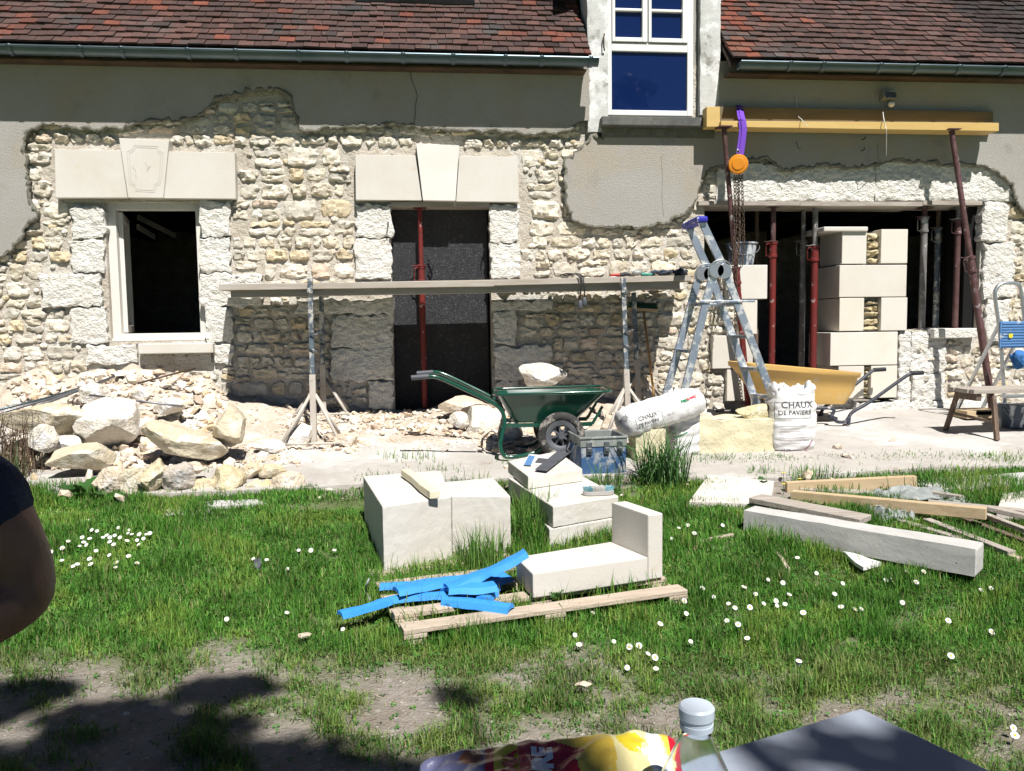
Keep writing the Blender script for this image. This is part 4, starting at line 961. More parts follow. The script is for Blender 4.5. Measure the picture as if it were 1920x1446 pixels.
yb0 = 7.32
yw = thing('wheelbarrow', 'yellow plastic wheelbarrow with black tube handles, half hidden by the upright sack', 'wheelbarrow', (P(1490,820,yb0).x, yb0, gz2(0,yb0)-.005), R(180+3), local=True)
S2 = 7.08/F; GZ1 = gz2(0,yb0)
def hx2(px): return -(px-1490)*S2
def hz2(py, Y=7.08): return P(1490, py, Y).z-GZ1
zr = hz2(695); zb_ = hz2(762)
rimA = rrect(hx2(1610), hx2(1362), -.235, .235, hz2(702), hz2(678), .10); rimB = [(p[0]*.97+.0, p[1]*.95, p[2]-.075) for p in rimA]
midr = rrect(hx2(1603), hx2(1392), -.20, .20, hz2(735), hz2(722), .10); bot = rrect(hx2(1588), hx2(1425), -.16, .16, zb_, zb_+.02, .09)
rimC = [(p[0]*.97, p[1]*.97, p[2]-.05) for p in rimA]
mb = MB(); ins = lambda q, d, dz=0: [(p[0]*(1-d), p[1]*(1-d), p[2]+dz) for p in q]
loft(mb, [bot, midr, rimC, [(p[0]*1.01, p[1]*1.02, p[2]-.045) for p in rimA], [(p[0]*1.02, p[1]*1.04, p[2]) for p in rimA], ins(rimA, .02, .004), ins(rimC, .03), ins(midr, .03), ins(bot, .03, .012)]); mb.f.append(tuple(len(mb.v)-20+i for i in range(20))); mb.mi.append(0)
mb.build('tray', M_['yellowpl'], yw, smooth=True, auto=60, off=(0,0,0))
for s in (-1, 1):
    y = s*.24; up_ = 0
    pts = smoothpath([(hx2(1728), y*1.2, hz2(703)), (hx2(1705), y*1.2, hz2(704)), (hx2(1680), y*1.15, hz2(718)), (hx2(1620), y*1.05, hz2(757)), (hx2(1582), y, hz2(778)), (hx2(1577), y, hz2(800)), (hx2(1578), y, .06), (hx2(1570), y, .02), (hx2(1552), y, .025), (hx2(1542), y*.95, .08), (hx2(1540), y*.9, hz2(785)), (hx2(1545), y*.85, hz2(768)), (hx2(1470), y*.6, hz2(768)), (hx2(1450), y*.3, .2)])
    MB().tube(pts, .016, 10).build('frame_tube', M_['blackpaint'], yw, smooth=True, off=(0,0,0))
    mb = MB(); mb.tube([(hx2(1730), y*1.2, hz2(703)), (hx2(1703), y*1.2, hz2(704))], .021, 12); mb.build('grip', M_['toolblack'], yw, smooth=True, auto=40, off=(0,0,0))
wheel(yw, hx2(1455), 0, .19, .09, 'greyprop', 1)
mb = MB(); mb.tube([(hx2(1455), -.12, .19), (hx2(1455), .12, .19)], .012, 8); mb.build('axle', M_['steel'], yw, smooth=True, off=(0,0,0))

# ================================================================ SACKS
def text_on(par, body, txt, org, ux, uz, size, mt, name='printed_text', nd=None, off=None, spacing=1.0, bold=0):
    """lettering laid on a surface: org = lower-left corner, ux/uz = baseline / upward directions; projected along -n onto body"""
    cu = bpy.data.curves.new(name, 'FONT'); cu.body = txt; cu.size = size; cu.space_character = spacing; cu.offset = bold; cu.resolution_u = 3
    to = bpy.data.objects.new('t', cu); link(to); bpy.context.view_layer.update()
    me = bpy.data.meshes.new_from_object(to.evaluated_get(bpy.context.evaluated_depsgraph_get())); bpy.data.objects.remove(to); bpy.data.curves.remove(cu)
    b = bmesh.new(); b.from_mesh(me); bmesh.ops.triangulate(b, faces=b.faces)
    for _ in range(3):
        L_ = [e for e in b.edges if e.calc_length() > size*.22]
        if L_: bmesh.ops.subdivide_edges(b, edges=L_, cuts=1); bmesh.ops.triangulate(b, faces=b.faces)
    ux = Vector(ux).normalized(); uz = Vector(uz).normalized(); n = ux.cross(uz).normalized()
    b.verts.ensure_lookup_table(); vs = []
    bo = OFF[body]; bv = BVHTree.FromPolygons([(v.co+bo) for v in body.data.vertices], [tuple(p.vertices) for p in body.data.polygons])
    for v in b.verts:
        q = Vector(org)+ux*v.co.x+uz*v.co.y; h = bv.ray_cast(q+n*.5, -n)
        vs.append((h[0]+n*.0022) if h[0] else None)
    mb = MB(); mb.add([p or (0,0,0) for p in vs], [tuple(v.index for v in f.verts) for f in b.faces if all(vs[v.index] for v in f.verts)]); b.free()
    return mb.build(name, M_[mt], par, off=OFF[par])
def frame_on(par, body, x0, y0, x1, y1, org, ux, uz, th, mt, name='printed_frame'):
    ux = Vector(ux).normalized(); uz = Vector(uz).normalized(); n = ux.cross(uz).normalized(); bo = OFF[body]
    bv = BVHTree.FromPolygons([(v.co+bo) for v in body.data.vertices], [tuple(p.vertices) for p in body.data.polygons]); mb = MB()
    def strip(a, b):
        k = 14; q = []
        dirv = (Vector(b)-Vector(a)).normalized(); nr = Vector((-dirv.y, dirv.x))*th/2
        for i in range(k+1):
            c = Vector(a).lerp(Vector(b), i/k)
            for s in (-1, 1):
                e = c+nr*s; w_ = Vector(org)+ux*e.x+uz*e.y; h = bv.ray_cast(w_+n*.5, -n); q.append((h[0] if h[0] else w_)+n*.002)
        mb.add(q, [(2*i, 2*i+2, 2*i+3, 2*i+1) for i in range(k)])
    if y1 is None: strip(x0, x1)
    else:
        for a, b in (((x0,y0),(x1,y0)),((x1,y0),(x1,y1)),((x1,y1),(x0,y1)),((x0,y1),(x0,y0))): strip(a, b)
    return mb.build(name, M_[mt], par, off=OFF[par])
def sack_mesh(c, w_, dp, h, seed, open_top=True, nseg=64, nr=46):
    v = []; f = []
    for i in range(nr):
        t = i/(nr-1); z = t*h
        for j in range(nseg):
            a = 2*PI*j/nseg; ca, sa = math.cos(a), math.sin(a)
            e = .62; x = math.copysign(abs(ca)**e, ca)*w_/2; y = math.copysign(abs(sa)**e, sa)*dp/2
            bul = 1+.07*math.sin(PI*min(1, t*1.1))-.10*max(0, t-.8)/.2-.06*(1-min(1, t*12))
            q = V((x*bul, y*bul, z))
            nn = noise.noise(V((q.x*7, q.y*7, q.z*22+seed)))*.010+noise.noise(V((q.x*18, q.y*18, q.z*30+seed)))*.006
            # horizontal creases
            nn += .006*math.sin(z*70+3*noise.noise(V((q.x*6, q.y*6, seed))))*(.3+.7*abs(noise.noise(V((x*5, z*8, seed)))))
            zz = z
            if t > .86: k = (t-.86)/.14; zz += k*.05*noise.noise(V((ca*2.2, sa*2.2, seed)))*2; nn += k*.03*noise.noise(V((ca*5, sa*5, z*9)))
            ln = math.hypot(q.x, q.y) or 1
            v.append((c[0]+q.x+q.x/ln*nn, c[1]+q.y+q.y/ln*nn, c[2]+zz))
    for i in range(nr-1):
        for j in range(nseg): f.append((i*nseg+j, i*nseg+(j+1)%nseg, (i+1)*nseg+(j+1)%nseg, (i+1)*nseg+j))
    # inner wall folding down
    n0 = len(v)
    for k in range(5):
        for j in range(nseg):
            p = v[(nr-1)*nseg+j]; s = 1-.04-.05*k
            v.append((c[0]+(p[0]-c[0])*s, c[1]+(p[1]-c[1])*s, p[2]-.03*k+(.012 if k == 0 else 0)))
    for k in range(5):
        a = (nr-1)*nseg if k == 0 else n0+(k-1)*nseg; b = n0+k*nseg
        for j in range(nseg): f.append((a+j, a+(j+1)%nseg, b+(j+1)%nseg, b+j))
    f.append(tuple(n0+4*nseg+j for j in range(nseg))); f.append(tuple(range(nseg-1,-1,-1)))
    mb = MB(); mb.add(v, f); return mb
bc = P(1498, 862, 6.2); YBG = 6.36; X_ = P(1498, 800, YBG-.16).x; zb0 = gz2(0, YBG)-.01; ztop = P(1498, 728, YBG-.1).z
sk_ = thing('sack', 'upright open white paper sack of lime with crumpled top beside the yellow wheelbarrow', 'sack', (X_, YBG, zb0), group=None)
body = sack_mesh((X_, YBG, zb0), .37, .27, ztop-zb0, 4).build('paper_body', M_['bag'], sk_, smooth=True)
for cx_, hh in ((-.15,.05),(.14,.05),(.165,.03)):
    mb = MB(); mb.rock((X_+cx_, YBG-.02, ztop+.0), (.035,.06,hh), int(cx_*100)+40, 3, .3, .4)
    mb.build('torn_rim', M_['bag'], sk_, smooth=True)
S3 = (YBG-.14)/F
def so3(px, py): p = P(px, py, YBG-.16); return p
text_on(sk_, body, 'CHAUX', so3(1468, 766), (1,0,0), (0,0,1), .074, 'ink', spacing=1.05, bold=.001)
text_on(sk_, body, 'DE PAVIERS', so3(1463, 779), (1,0,0), (0,0,1), .0495, 'ink', spacing=1.08, bold=.0008)
o_ = so3(1459, 784); frame_on(sk_, body, 0, -.008, 70*S3*.98, 29*S3, o_, (1,0,0), (0,0,1), .0025, 'ink')
for i in range(7):
    o_ = so3(1466, 800+i*5.5); frame_on(sk_, body, (0,0), 0, ((52-(i*13 % 17))*S3, 0), None, o_, (1,0,0), (0,0,1), .0022, 'inkmauve', 'printed_line')
text_on(sk_, body, 'NATURELLE', so3(1500, 828), (1,0,0), (0,0,1), .018, 'ink')
frame_on(sk_, body, (0,0), 0, (24*S3, 32*S3), None, so3(1506, 856), (1,0,0), (0,0,1), .014, 'inkmauve', 'printed_stripe')
text_on(sk_, body, 'CE NHL', so3(1470, 846), (1,0,0), (0,0,1), .022, 'ink'); text_on(sk_, body, '25 kg', so3(1470, 855), (1,0,0), (0,0,1), .022, 'ink')
# lying sack: an ellipse swept along a sagging axis
def lying(c0, c1, r1, r2, seed, sag=.0, endtuck=.5, n=40, ns=44):
    c0 = V(c0); c1 = V(c1); d = (c1-c0); L = d.length; d.normalize(); up = V((0,0,1)); s = d.cross(up).normalized(); u = s.cross(d)
    v = []; f = []
    for i in range(n+1):
        t = i/n; c = c0+d*L*t-u*sag*4*t*(1-t)*-1; k = (1-abs(2*t-1)**9)**.5; k = max(k, .0)*.9+.1*(0 if i in (0, n) else 1)
        for j in range(ns):
            a = 2*PI*j/ns; ca, sa = math.cos(a), math.sin(a); x = math.copysign(abs(ca)**.8, ca)*r1*(.75*k+.25 if i not in (0,n) else .12); y = math.copysign(abs(sa)**.8, sa)*r2*k
            q = c+s*x+u*y; nn = .010*noise.noise(V((t*9+seed, ca*2.5, sa*2.5)))+.006*math.sin(t*60+4*noise.noise(V((ca*2, sa*2, seed))))*abs(noise.noise(V((t*5, ca*3, seed))))*2
            v.append(q+(s*ca+u*sa)*nn)
    for i in range(n):
        for j in range(ns): f.append((i*ns+j, i*ns+(j+1)%ns, (i+1)*ns+(j+1)%ns, (i+1)*ns+j))
    f.append(tuple(range(ns-1,-1,-1))); f.append(tuple(n*ns+j for j in range(ns)))
    mb = MB(); mb.add(v, f); return mb
YL = 6.15
ls = thing('sack', 'full white paper sack of lime lying tilted on the stones beside the reeds', 'sack', P(1235,775,YL))
a_, b_ = P(1160, 797, YL), P(1312, 748, YL+.12)
lb = lying(a_, b_, .17, .118, 3).build('paper_body', M_['bag'], ls, smooth=True)
dv = (b_-a_).normalized(); dvp = V((dv.x, 0, dv.z)).normalized(); uv = V((-dvp.z, 0, dvp.x))
text_on(ls, lb, 'CHAUX', P(1198, 790, YL-.15), dvp, uv, .046, 'ink', bold=.0006); text_on(ls, lb, 'DE PAVIERS', P(1198, 801, YL-.15), dvp, uv, .034, 'ink', bold=.0004)
text_on(ls, lb, 'CHAUX', P(1164, 806, YL-.15), (V((.6,0,.8))), (V((-.8,0,.6))), .034, 'ink', bold=.0006)
frame_on(ls, lb, 0, -.008, .22, .075, P(1196, 803, YL-.15), dvp, uv, .002, 'ink')
text_on(ls, lb, 'PARE', P(1281, 757, YL-.13), dvp, uv, .028, 'inkgreen', bold=.002); text_on(ls, lb, 'XLANKO', P(1292, 752, YL-.13), dvp, uv, .022, 'inkred', bold=.002)
text_on(ls, lb, 'NHL 3.5', P(1254, 781, YL-.15), dvp, uv, .018, 'inkmauve')
ls2 = thing('sack', 'folded white paper sack sagging behind the reeds under the lying sack', 'sack', P(1275,860,6.25))
sb = sack_mesh((P(1280,860,6.3).x, 6.3, gz2(0,6.3)-.02), .24, .22, .50, 9).build('paper_body', M_['bag'], ls2, smooth=True)
text_on(ls2, sb, 'CHAUX', P(1268, 850, 6.2), (0,0,1), (-1,0,0), .05, 'ink')
frame_on(ls2, sb, (0,0), 0, (.10, .05), None, P(1265, 822, 6.2), (1,0,0), (0,0,1), .010, 'inkgreen', 'printed_stripe')

# ================================================================ TOOLBOX
TBY = 5.75
def tbp(px, py, Y=TBY): return P(px, py, Y)
gzt = gz(0, TBY)+.03; A_ = tbp(1090, 898); A_.z = gzt; B_ = P(1174, 888, TBY+.02); B_.z = gzt
tb = thing('toolbox', 'open battered blue metal toolbox with grey top band, dusty with lime', 'toolbox', (A_+B_)/2)
dx = (B_-A_).normalized(); dy = V((-dx.y, dx.x, 0)); wd = (B_-A_).length; dp_ = .36; hh = tbp(1090, 826).z-gzt+.02
def tbox(mb, u0, u1, v0, v1, z0, z1):
    M = Matrix((dx, dy, V((0,0,1)))).transposed(); mb.obox(A_+dx*(u0+u1)/2+dy*(v0+v1)/2+V((0,0,(z0+z1)/2)), (u1-u0, v1-v0, z1-z0), M)
mb = MB(); th = .008
for u0,u1,v0,v1 in ((0,wd,0,th),(0,wd,dp_-th,dp_),(0,th,th,dp_-th),(wd-th,wd,th,dp_-th)): tbox(mb, u0, u1, v0, v1, 0, hh*.74)
tbox(mb, th, wd-th, th, dp_-th, 0, .01); mb.build('body', M_['bluebox'], tb, bevel=.003)
mb = MB()
for u0,u1,v0,v1 in ((-.006,wd+.006,-.006,.004),(-.006,wd+.006,dp_-.004,dp_+.006),(-.006,.004,.004,dp_-.004),(wd-.004,wd+.006,.004,dp_-.004)): tbox(mb, u0, u1, v0, v1, hh*.742, hh)
for u0,u1,v0,v1 in ((-.014,wd+.014,-.014,-.002),(-.014,wd+.014,dp_+.002,dp_+.014),(-.014,-.002,-.002,dp_+.002),(wd+.002,wd+.014,-.002,dp_+.002)): tbox(mb, u0, u1, v0, v1, hh-.012, hh+.004)
mb.build('top_band', M_['boxgrey'], tb, bevel=.003)
for u in (.06, wd/2+.02, wd-.05):
    mb = MB(); tbox(mb, u-.02, u+.02, -.016, -.0065, hh*.55, hh*.88); tbox(mb, u-.014, u+.014, -.026, -.0165, hh*.62, hh*.72); mb.build('latch', M_['steel'], tb, bevel=.002)
mb = MB(); mb.tube([A_-dx*.012+dy*.1+V((0,0,hh*.8)), A_-dx*.05+dy*.12+V((0,0,hh*.55)), A_-dx*.05+dy*.24+V((0,0,hh*.55)), A_-dx*.012+dy*.26+V((0,0,hh*.8))], .006, 8); mb.build('carry_handle', M_['steel'], tb, smooth=True)

# ================================================================ CARVED LIMESTONE BLOCKS
def pzbox(pts_top, ztop, zbot, name, label, cat, mt='white_ashlar', group=None, bevel=.006, parent=None):
    q = [Pz(a, b, ztop) for a, b in pts_top]; mb = MB(); mb.prism([V((p.x, p.y, zbot)) for p in q], None, (0,0,ztop-zbot))
    o = mb.build(name, M_[mt], parent, loc=None if parent else (sum(p.x for p in q)/4, sum(p.y for p in q)/4, zbot), bevel=bevel)
    if not parent: tag(o, label, cat, group)
    if group: worn(o)
    return o
p = G(717, 1083); zA = P(717, 950, p.y).z
pzbox([(717,950),(846,931),(826,882),(681,893)], zA, gz(0,p.y)-.01, 'limestone_block', 'tall pale limestone block with a chipped left edge behind the blue foam', 'stone block', group='sawn limestone blocks on the grass')
pzbox([(846.5,930.5),(957,930),(925,896),(820,905)], zA-.026, gz(0,p.y+.05)-.01, 'limestone_block', 'white topped limestone block joined to the right of the tall block', 'stone block', group='sawn limestone blocks on the grass')
# stepped blocks in the middle: three courses, each its own block
pq = G(1046, 1030); Y3 = pq.y; z3 = P(1046, 990, Y3).z; zg = gz(0, Y3)-.01
z2 = P(1035, 955, Y3+.15).z; 
pzbox([(1030,992),(1148,972),(1100,925),(985,938)], z3, zg, 'limestone_block', 'lowest limestone block of the stepped stack, half sunk in grass', 'stone block', group='sawn limestone blocks on the grass')
zt2 = z3+.125; pzbox([(1037,950),(1160,930),(1088,890),(953,896)], zt2, z3+.002, 'limestone_block', 'middle limestone block of the stepped stack with a brush on it', 'stone block', group='sawn limestone blocks on the grass')
zt1 = zt2+.085; pzbox([(990,893),(1092,879),(1045,846),(952,864)], zt1, zt2+.002, 'limestone_block', 'topmost limestone block of the stepped stack carrying a set square', 'stone block', group='sawn limestone blocks on the grass')
# L shaped block on the pallet
zP = .0
pa = G(999, 1114, .07); zS0 = gz(0, pa.y)+.075; zS1 = zS0+.115
Lb = thing('limestone_block', 'L shaped limestone block lying on the pallet with an upright end', 'stone block', (pa.x+.3, pa.y+.1, zS0), group='sawn limestone blocks on the grass')
c_ = [(999,1076),(1215,1045),(1146,1016),(968,1045)]
q = [Pz(a, b, zS1) for a, b in c_]; mb = MB(); mb.prism([V((p.x, p.y, zS0)) for p in q], None, (0,0,zS1-zS0)); mb.build('flat_part', M_['yellowish'] if 'yellowish' in M_ else M_['white_ashlar'], Lb, bevel=.005)
e1, e2 = q[1], q[2]; ex = (q[1]-q[0]).normalized()*.085; zU = P(1215, 966, e1.y).z
mb = MB(); mb.prism([V((p.x, p.y, zS0)) for p in (e1+(q[1]-q[0]).normalized()*.002, e1+ex, e2+ex, e2+(q[1]-q[0]).normalized()*.002)], None, (0,0,zU-zS0)); mb.build('upright_part', M_['white_ashlar'], Lb, bevel=.006)
# long pale foam bar on the tall block
a, b = Pz(760, 886, zA+.03), Pz(815, 928, zA+.03); t_ = MB(); mid_ = (a+b)/2
pts = [a, a.lerp(b, .35)+V((.006,0,0)), a.lerp(b, .7)-V((.004,0,0)), b]
for u, v_ in zip(pts[:-1], pts[1:]): t_.bar(u, v_+(v_-u)*.01, .055, .045)
tag(t_.build('foam_bar', M_['foamyel'], loc=(mid_.x, mid_.y, zA), bevel=.006), 'pale yellow foam bar lying on top of the tall limestone block', 'foam bar')
# set square / level and dark plate on the topmost block
def flat(pts, z, th, name, label, cat, mt):
    q = [Pz(a, b, z) for a, b in pts]; mb = MB(); mb.prism(q, None, (0,0,th)); c = q[0]; o = mb.build(name, M_[mt], loc=(c.x, c.y, z), bevel=.0015); 
    if label: tag(o, label, cat)
    return o
lv = thing('spirit_level_card', 'small blue and white printed level plate on the topmost block', 'tool', Pz(1010, 862, zt1))
for nm, pts, mt, z in (('card', [(981,873),(1035,873),(1046,857),(992,853)], 'whitepvc', zt1+.002), ('blue_end', [(982,872),(995,873),(1003,856),(992,854)], 'bluepl', zt1+.009), ('scale_marks', [(1003,868),(1024,869),(1030,861),(1009,859)], 'ink', zt1+.009)):
    q = [Pz(a, b, z) for a, b in pts]; mb = MB(); mb.prism(q, None, (0,0,.006 if nm == 'card' else .0015)); mb.build(nm, M_[mt], lv)
flat([(1003,881),(1025,884),(1068,850),(1046,846)], zt1+.016, .004, 'metal_plate', 'dark grey metal plate resting across the level on the topmost block', 'metal plate', 'plate')
# turquoise scrubbing brush
c = Pz(1122, 925, zt2+.01); br = thing('scrubbing_brush', 'turquoise and white scrubbing brush on the middle limestone block', 'brush', (c.x, c.y, zt2))
mb = MB(); q = [(.095*math.cos(a)*(1), .034*math.sin(a)*(1-.25*math.cos(2*a)**2*0+.25*abs(math.cos(a))), 0) for a in np.linspace(0, 2*PI, 25)[:-1]]
mb.prism([V((c.x+x, c.y+y, zt2+.003)) for x, y, _ in q], None, (0,0,.022)); mb.build('back', M_['brushgrey'], br, bevel=.004)
mb = MB()
for i in range(420):
    a = random.uniform(0, 2*PI); r_ = math.sqrt(random.random()); x = .088*math.cos(a)*r_; y = .03*math.sin(a)*r_
    st = V((c.x+x, c.y+y, zt2+.024)); mb.tube([st, st+V((x*.12, y*.3, random.uniform(.022,.03)))], .0018, 3, mi=0 if abs(x) > .035 else 1)
mb.build('bristles', [M_['turq'], M_['whitepvc']], br)

# ================================================================ PALLET AND BLUE FOAM
pA = G(757, 1185, .075); pB = G(1290, 1106, .075); U_ = (pB-pA); U_.z = 0; Lp = 1.2; print('pallet len', U_.length, pA, pB); U_.normalize(); W_ = V((-U_.y, U_.x, 0))
PLn = min(1.38, (pB-pA).length)
pal = thing('pallet', 'weathered wooden pallet lying in the grass under the L shaped block', 'pallet', (pA.x, pA.y, gz(0,pA.y)))
Mp = Matrix((U_, W_, V((0,0,1)))).transposed(); z0 = gz(0, pA.y+.3)-.065
def pb(u0, u1, v0, v1, za, zb, nm):
    mb = MB(); o_ = V((pA.x, pA.y, z0)); mb.obox(o_+U_*(u0+u1)/2+W_*(v0+v1)/2+V((0,0,(za+zb)/2)), (u1-u0, v1-v0, zb-za), Mp@RZ(random.uniform(-.008,.008))); return mb.build(nm, M_['palletwood'], pal, bevel=.003)
for v0, v1 in ((0,.09),(.19,.27),(.38,.46),(.60,.68),(.80,.89)): pb(0, PLn, v0, v1, .118, .14, 'deck_board')
for u in (0, PLn/2-.05, PLn-.10): pb(u, u+.10, 0, .89, .096, .117, 'stringer_board'); 
for u in (0, PLn/2-.05, PLn-.10):
    for v0 in (.005,.39,.79): pb(u+.004, u+.096, v0, v0+.095, .018, .095, 'spacer_block')
for v0 in (0,.39,.79): pb(0, PLn, v0, v0+.10, .0, .017, 'bottom_board')
zf_ = z0+.142
def foamstrip(pts, wdt, th, dz, label, curve=False):
    q = [Pz(a, b, zf_+dz+(h if len(pp) > 2 else 0)) for pp in pts for a, b, h in [pp if len(pp) > 2 else (*pp, 0)]]
    q = smoothpath(q, 6); mb = MB(); v = []; f = []
    for i, p in enumerate(q):
        d = (q[min(i+1, len(q)-1)]-q[max(i-1, 0)]).normalized(); s = d.cross(V((0,0,1))).normalized(); u = s.cross(d)
        wd_ = wdt*(1.22+.25*noise.noise(V((p.x*9, p.y*9, 3))))
        for a, b in ((-1,-.4),(-.7,.35),(0,.55),(.7,.35),(1,-.4),(.7,-.15),(0,.0),(-.7,-.15)): v.append(p+s*a*wd_/2+u*b*th*1.5+V((0,0,+.006*noise.noise(V((p.x*14+a*.5, p.y*14, 1))))))
    for i in range(len(q)-1):
        for j in range(8): f.append((i*8+j, i*8+(j+1)%8, (i+1)*8+(j+1)%8, (i+1)*8+j))
    f.append(tuple(range(7,-1,-1))); f.append(tuple((len(q)-1)*8+j for j in range(8)))
    mb.add(v, f); o = mb.build('foam_strip', M_['foamblue'], loc=tuple(q[0]), smooth=True, auto=35); return tag(o, label, 'foam strip', 'blue foam strips on the pallet')
foamstrip([(637,1153),(700,1136,.0),(745,1122),(850,1115),(935,1112)], .05, .02, .01, 'longest blue foam strip, sticking out left over the pallet edge')
foamstrip([(742,1108),(850,1088),(905,1082),(930,1078)], .075, .022, .045, 'blue foam strip nearest the tall block, lying along the pallet')
foamstrip([(713,1099),(760,1097),(840,1088)], .05, .02, .012, 'short blue foam strip showing at the back left corner of the pallet')
foamstrip([(832,1125),(885,1131),(958,1141)], .065, .025, .012, 'short blue foam piece at the front of the pallet')
foamstrip([(838,1104,.0),(900,1078,.04),(946,1058,.09),(986,1036,.14)], .085, .022, .05, 'blue foam strip rising to lean on the L shaped block')
foamstrip([(850,1112),(885,1098),(940,1078)], .15, .015, .03, 'wide blue foam offcut in the middle of the heap')
foamstrip([(905,1125),(918,1105),(938,1078)], .07, .02, .02, 'blue foam offcut with a rounded end at the right of the heap')
foamstrip([(845,1100),(890,1100),(925,1096)], .12, .02, .055, 'blue foam offcut lying on top of the heap')
mb = MB(); q = [G(a, b, .02+h) for a, b, h in ((695,1128,.0),(686,1108,.05),(688,1095,.1),(692,1085,.12))]; mb.tube(smoothpath(q, 5), .005, 6); tag(mb.build('plastic_strap', M_['boxgrey'], loc=tuple(q[0]), smooth=True), 'grey blue plastic strap curling up at the left corner of the pallet', 'strap')
# ================================================================ RUBBLE
def interp(tab, x):
    for a, b in zip(tab[:-1], tab[1:]):
        if a[0] <= x <= b[0]: return a[1]+(b[1]-a[1])*(x-a[0])/(b[0]-a[0])
    return tab[0][1] if x < tab[0][0] else tab[-1][1]
HT = [(-400,.18),(-100,.34),(0,.40),(150,.50),(250,.54),(330,.49),(400,.42),(440,.27),(520,.17),(600,.09),(690,.09),(760,.07),(830,.10),(900,.18),(1000,.20),(1100,.15),(1200,.09),(1290,.04),(1340,.0),(3000,0)]
HWD = [(-400,1.2),(0,1.55),(400,1.5),(520,1.2),(640,.95),(900,1.05),(1100,.8),(1340,.5),(3000,.3)]
def heap(x, y):
    px = proj((x, D, .5))[0]; Hh = interp(HT, px); wd = interp(HWD, px); t = (D-y)/wd
    if t >= 1 or Hh <= 0: return -.03
    n = noise.noise(V((x*2.3, y*2.3, 2)))+.5*noise.noise(V((x*6, y*6, 4)))
    k = (1-max(0,t))**1.15*Hh*(1+.35*n)+.03*(1-t)+.02*noise.noise(V((x*14, y*14, 1)))+.008*noise.noise(V((x*40, y*40, 1)))
    return max(-.03, k)
def surf(x, y): return gz(x, y)+.035+max(0, heap(x, y))
v = []; f = []; xs = np.arange(-5.8, 3.2, .028); ys = np.arange(6.1, D+.06, .028); nx = len(xs)
for y in ys:
    for x in xs: v.append((x, y, gz(x, y)+.035+heap(x, y)))
for j in range(len(ys)-1):
    for i in range(nx-1):
        q = (j*nx+i, j*nx+i+1, (j+1)*nx+i+1, (j+1)*nx+i)
        if max(heap(xs[i], ys[j]), heap(xs[i+1], ys[j+1])) > -.02: f.append(q)
mb = MB(); mb.add(v, f); tag(mb.build('rubble_heap', M_['heap'], smooth=True), kind='stuff')
frag = MB(); n = 0
def fragcol():
    k = random.random()
    if k < .55: c = (1.12,1.12,1.12)
    elif k < .8: c = (1,.93,.85)
    elif k < .93: c = (.95,.85,.68)
    else: c = (.8,.72,.68)
    b = random.uniform(.85,1.08); return tuple(b*q for q in c)
while n < 3300:
    r_ = random.random()
    if r_ < .55: px = random.uniform(20, 560); py = random.uniform(700, 880)
    elif r_ < .85: px = random.uniform(520, 960); py = random.uniform(770, 850)
    elif r_ < .95: px = random.uniform(900, 1320); py = random.uniform(760, 850)
    else: px = random.uniform(0, 1900); py = random.uniform(800, 940)
    # find the ground point under this direction on the heap
    d = ray(px, py); t = 5.0; ok = False
    while t < 8.4:
        p = CAM+d*t
        if p.y > D-.02: break
        if p.z <= surf(p.x, p.y): ok = True; break
        t += .02
    if not ok: continue
    s = random.choice((.008,.012,.016,.022,.03,.04)) if r_ < .95 else random.choice((.005,.008,.012))
    if 600 < px < 770 and random.random() < .5: s = random.uniform(.018,.035)
    if (430 < px < 540 and py < 840) or (680 < px < 900 and py > 815): s *= .35
    elif px < 430 and random.random() < .22: s = random.uniform(.03,.07)
    elif px > 900 and random.random() < .15: s = random.uniform(.03,.05)
    frag.rock((p.x, p.y, surf(p.x, p.y)+s*.2), (s*random.uniform(.8,1.7), s*random.uniform(.7,1.3), s*random.uniform(.35,.8)), n, 1, .3, .9, M=Matrix.Rotation(random.uniform(0, 6.28), 3, V((random.gauss(0,.4), random.gauss(0,.4), 1)).normalized()), col=fragcol()); n += 1
tag(frag.build('rubble_fragments', M_['debris']), kind='stuff')
def boulder(px, py, w_, h_, Y, label, mt='boulder', tint=(1,1,1), rot=(0,0,0), dep=None, seed=0, angular=1.1, rough=.12, group='loose building stones on the rubble', name='loose_stone', cat='stone', nplanes=14):
    c = P(px, py, Y); s = (c-CAM).dot(CF)/F; a = w_*s/2*1.12; b = h_*s/2*1.12; d = dep or max(b, a*.6)
    M = RZ(rot[2])@RY(rot[1])@RX(rot[0]); mb = MB(); mb.rock(c, (a, d, b), seed or int(px*7+py), 4, rough, angular, M=M, col=(tint[0], tint[1], tint[2]*.999), nplanes=nplanes)
    o = mb.build(name, M_[mt], loc=tuple(c), smooth=True, auto=22); return tag(o, label, cat, group)
Wt = (1.25,1.32,1.55); Gy = (.8,.82,.95); Pk = (1.1,1.05,1.1)
boulder(92,787,150,58,6.55,'long flat ochre slab stone at the far left of the rubble heap', rot=(0,.16,.1), angular=1.1, rough=.1)
boulder(207,786,118,92,6.6,'largest whitish angular boulder in the rubble heap', tint=Wt, rot=(.1,-.1,0), angular=1.1)
boulder(84,822,52,50,6.3,'small pale squarish stone below the long flat slab', tint=Wt, angular=1.2, rough=.08)
boulder(148,857,116,54,6.15,'brick shaped ochre stone with a dark end at the left front of the heap', rot=(0,.03,.15), angular=1.3, rough=.08)
boulder(345,826,150,62,6.3,'long ochre stone slanting down to the right in the heap', rot=(0,.28,.1), angular=1.2, rough=.12)
boulder(434,803,58,80,6.4,'upright yellowish stone at the right end of the slanting stone', rot=(0,.15,0), angular=1.0)
boulder(270,800,40,40,6.75,'small white angular stone beside the largest boulder', tint=Wt, angular=1.2)
boulder(118,835,70,36,6.45,'pale stone wedged under the largest boulder', tint=Wt)
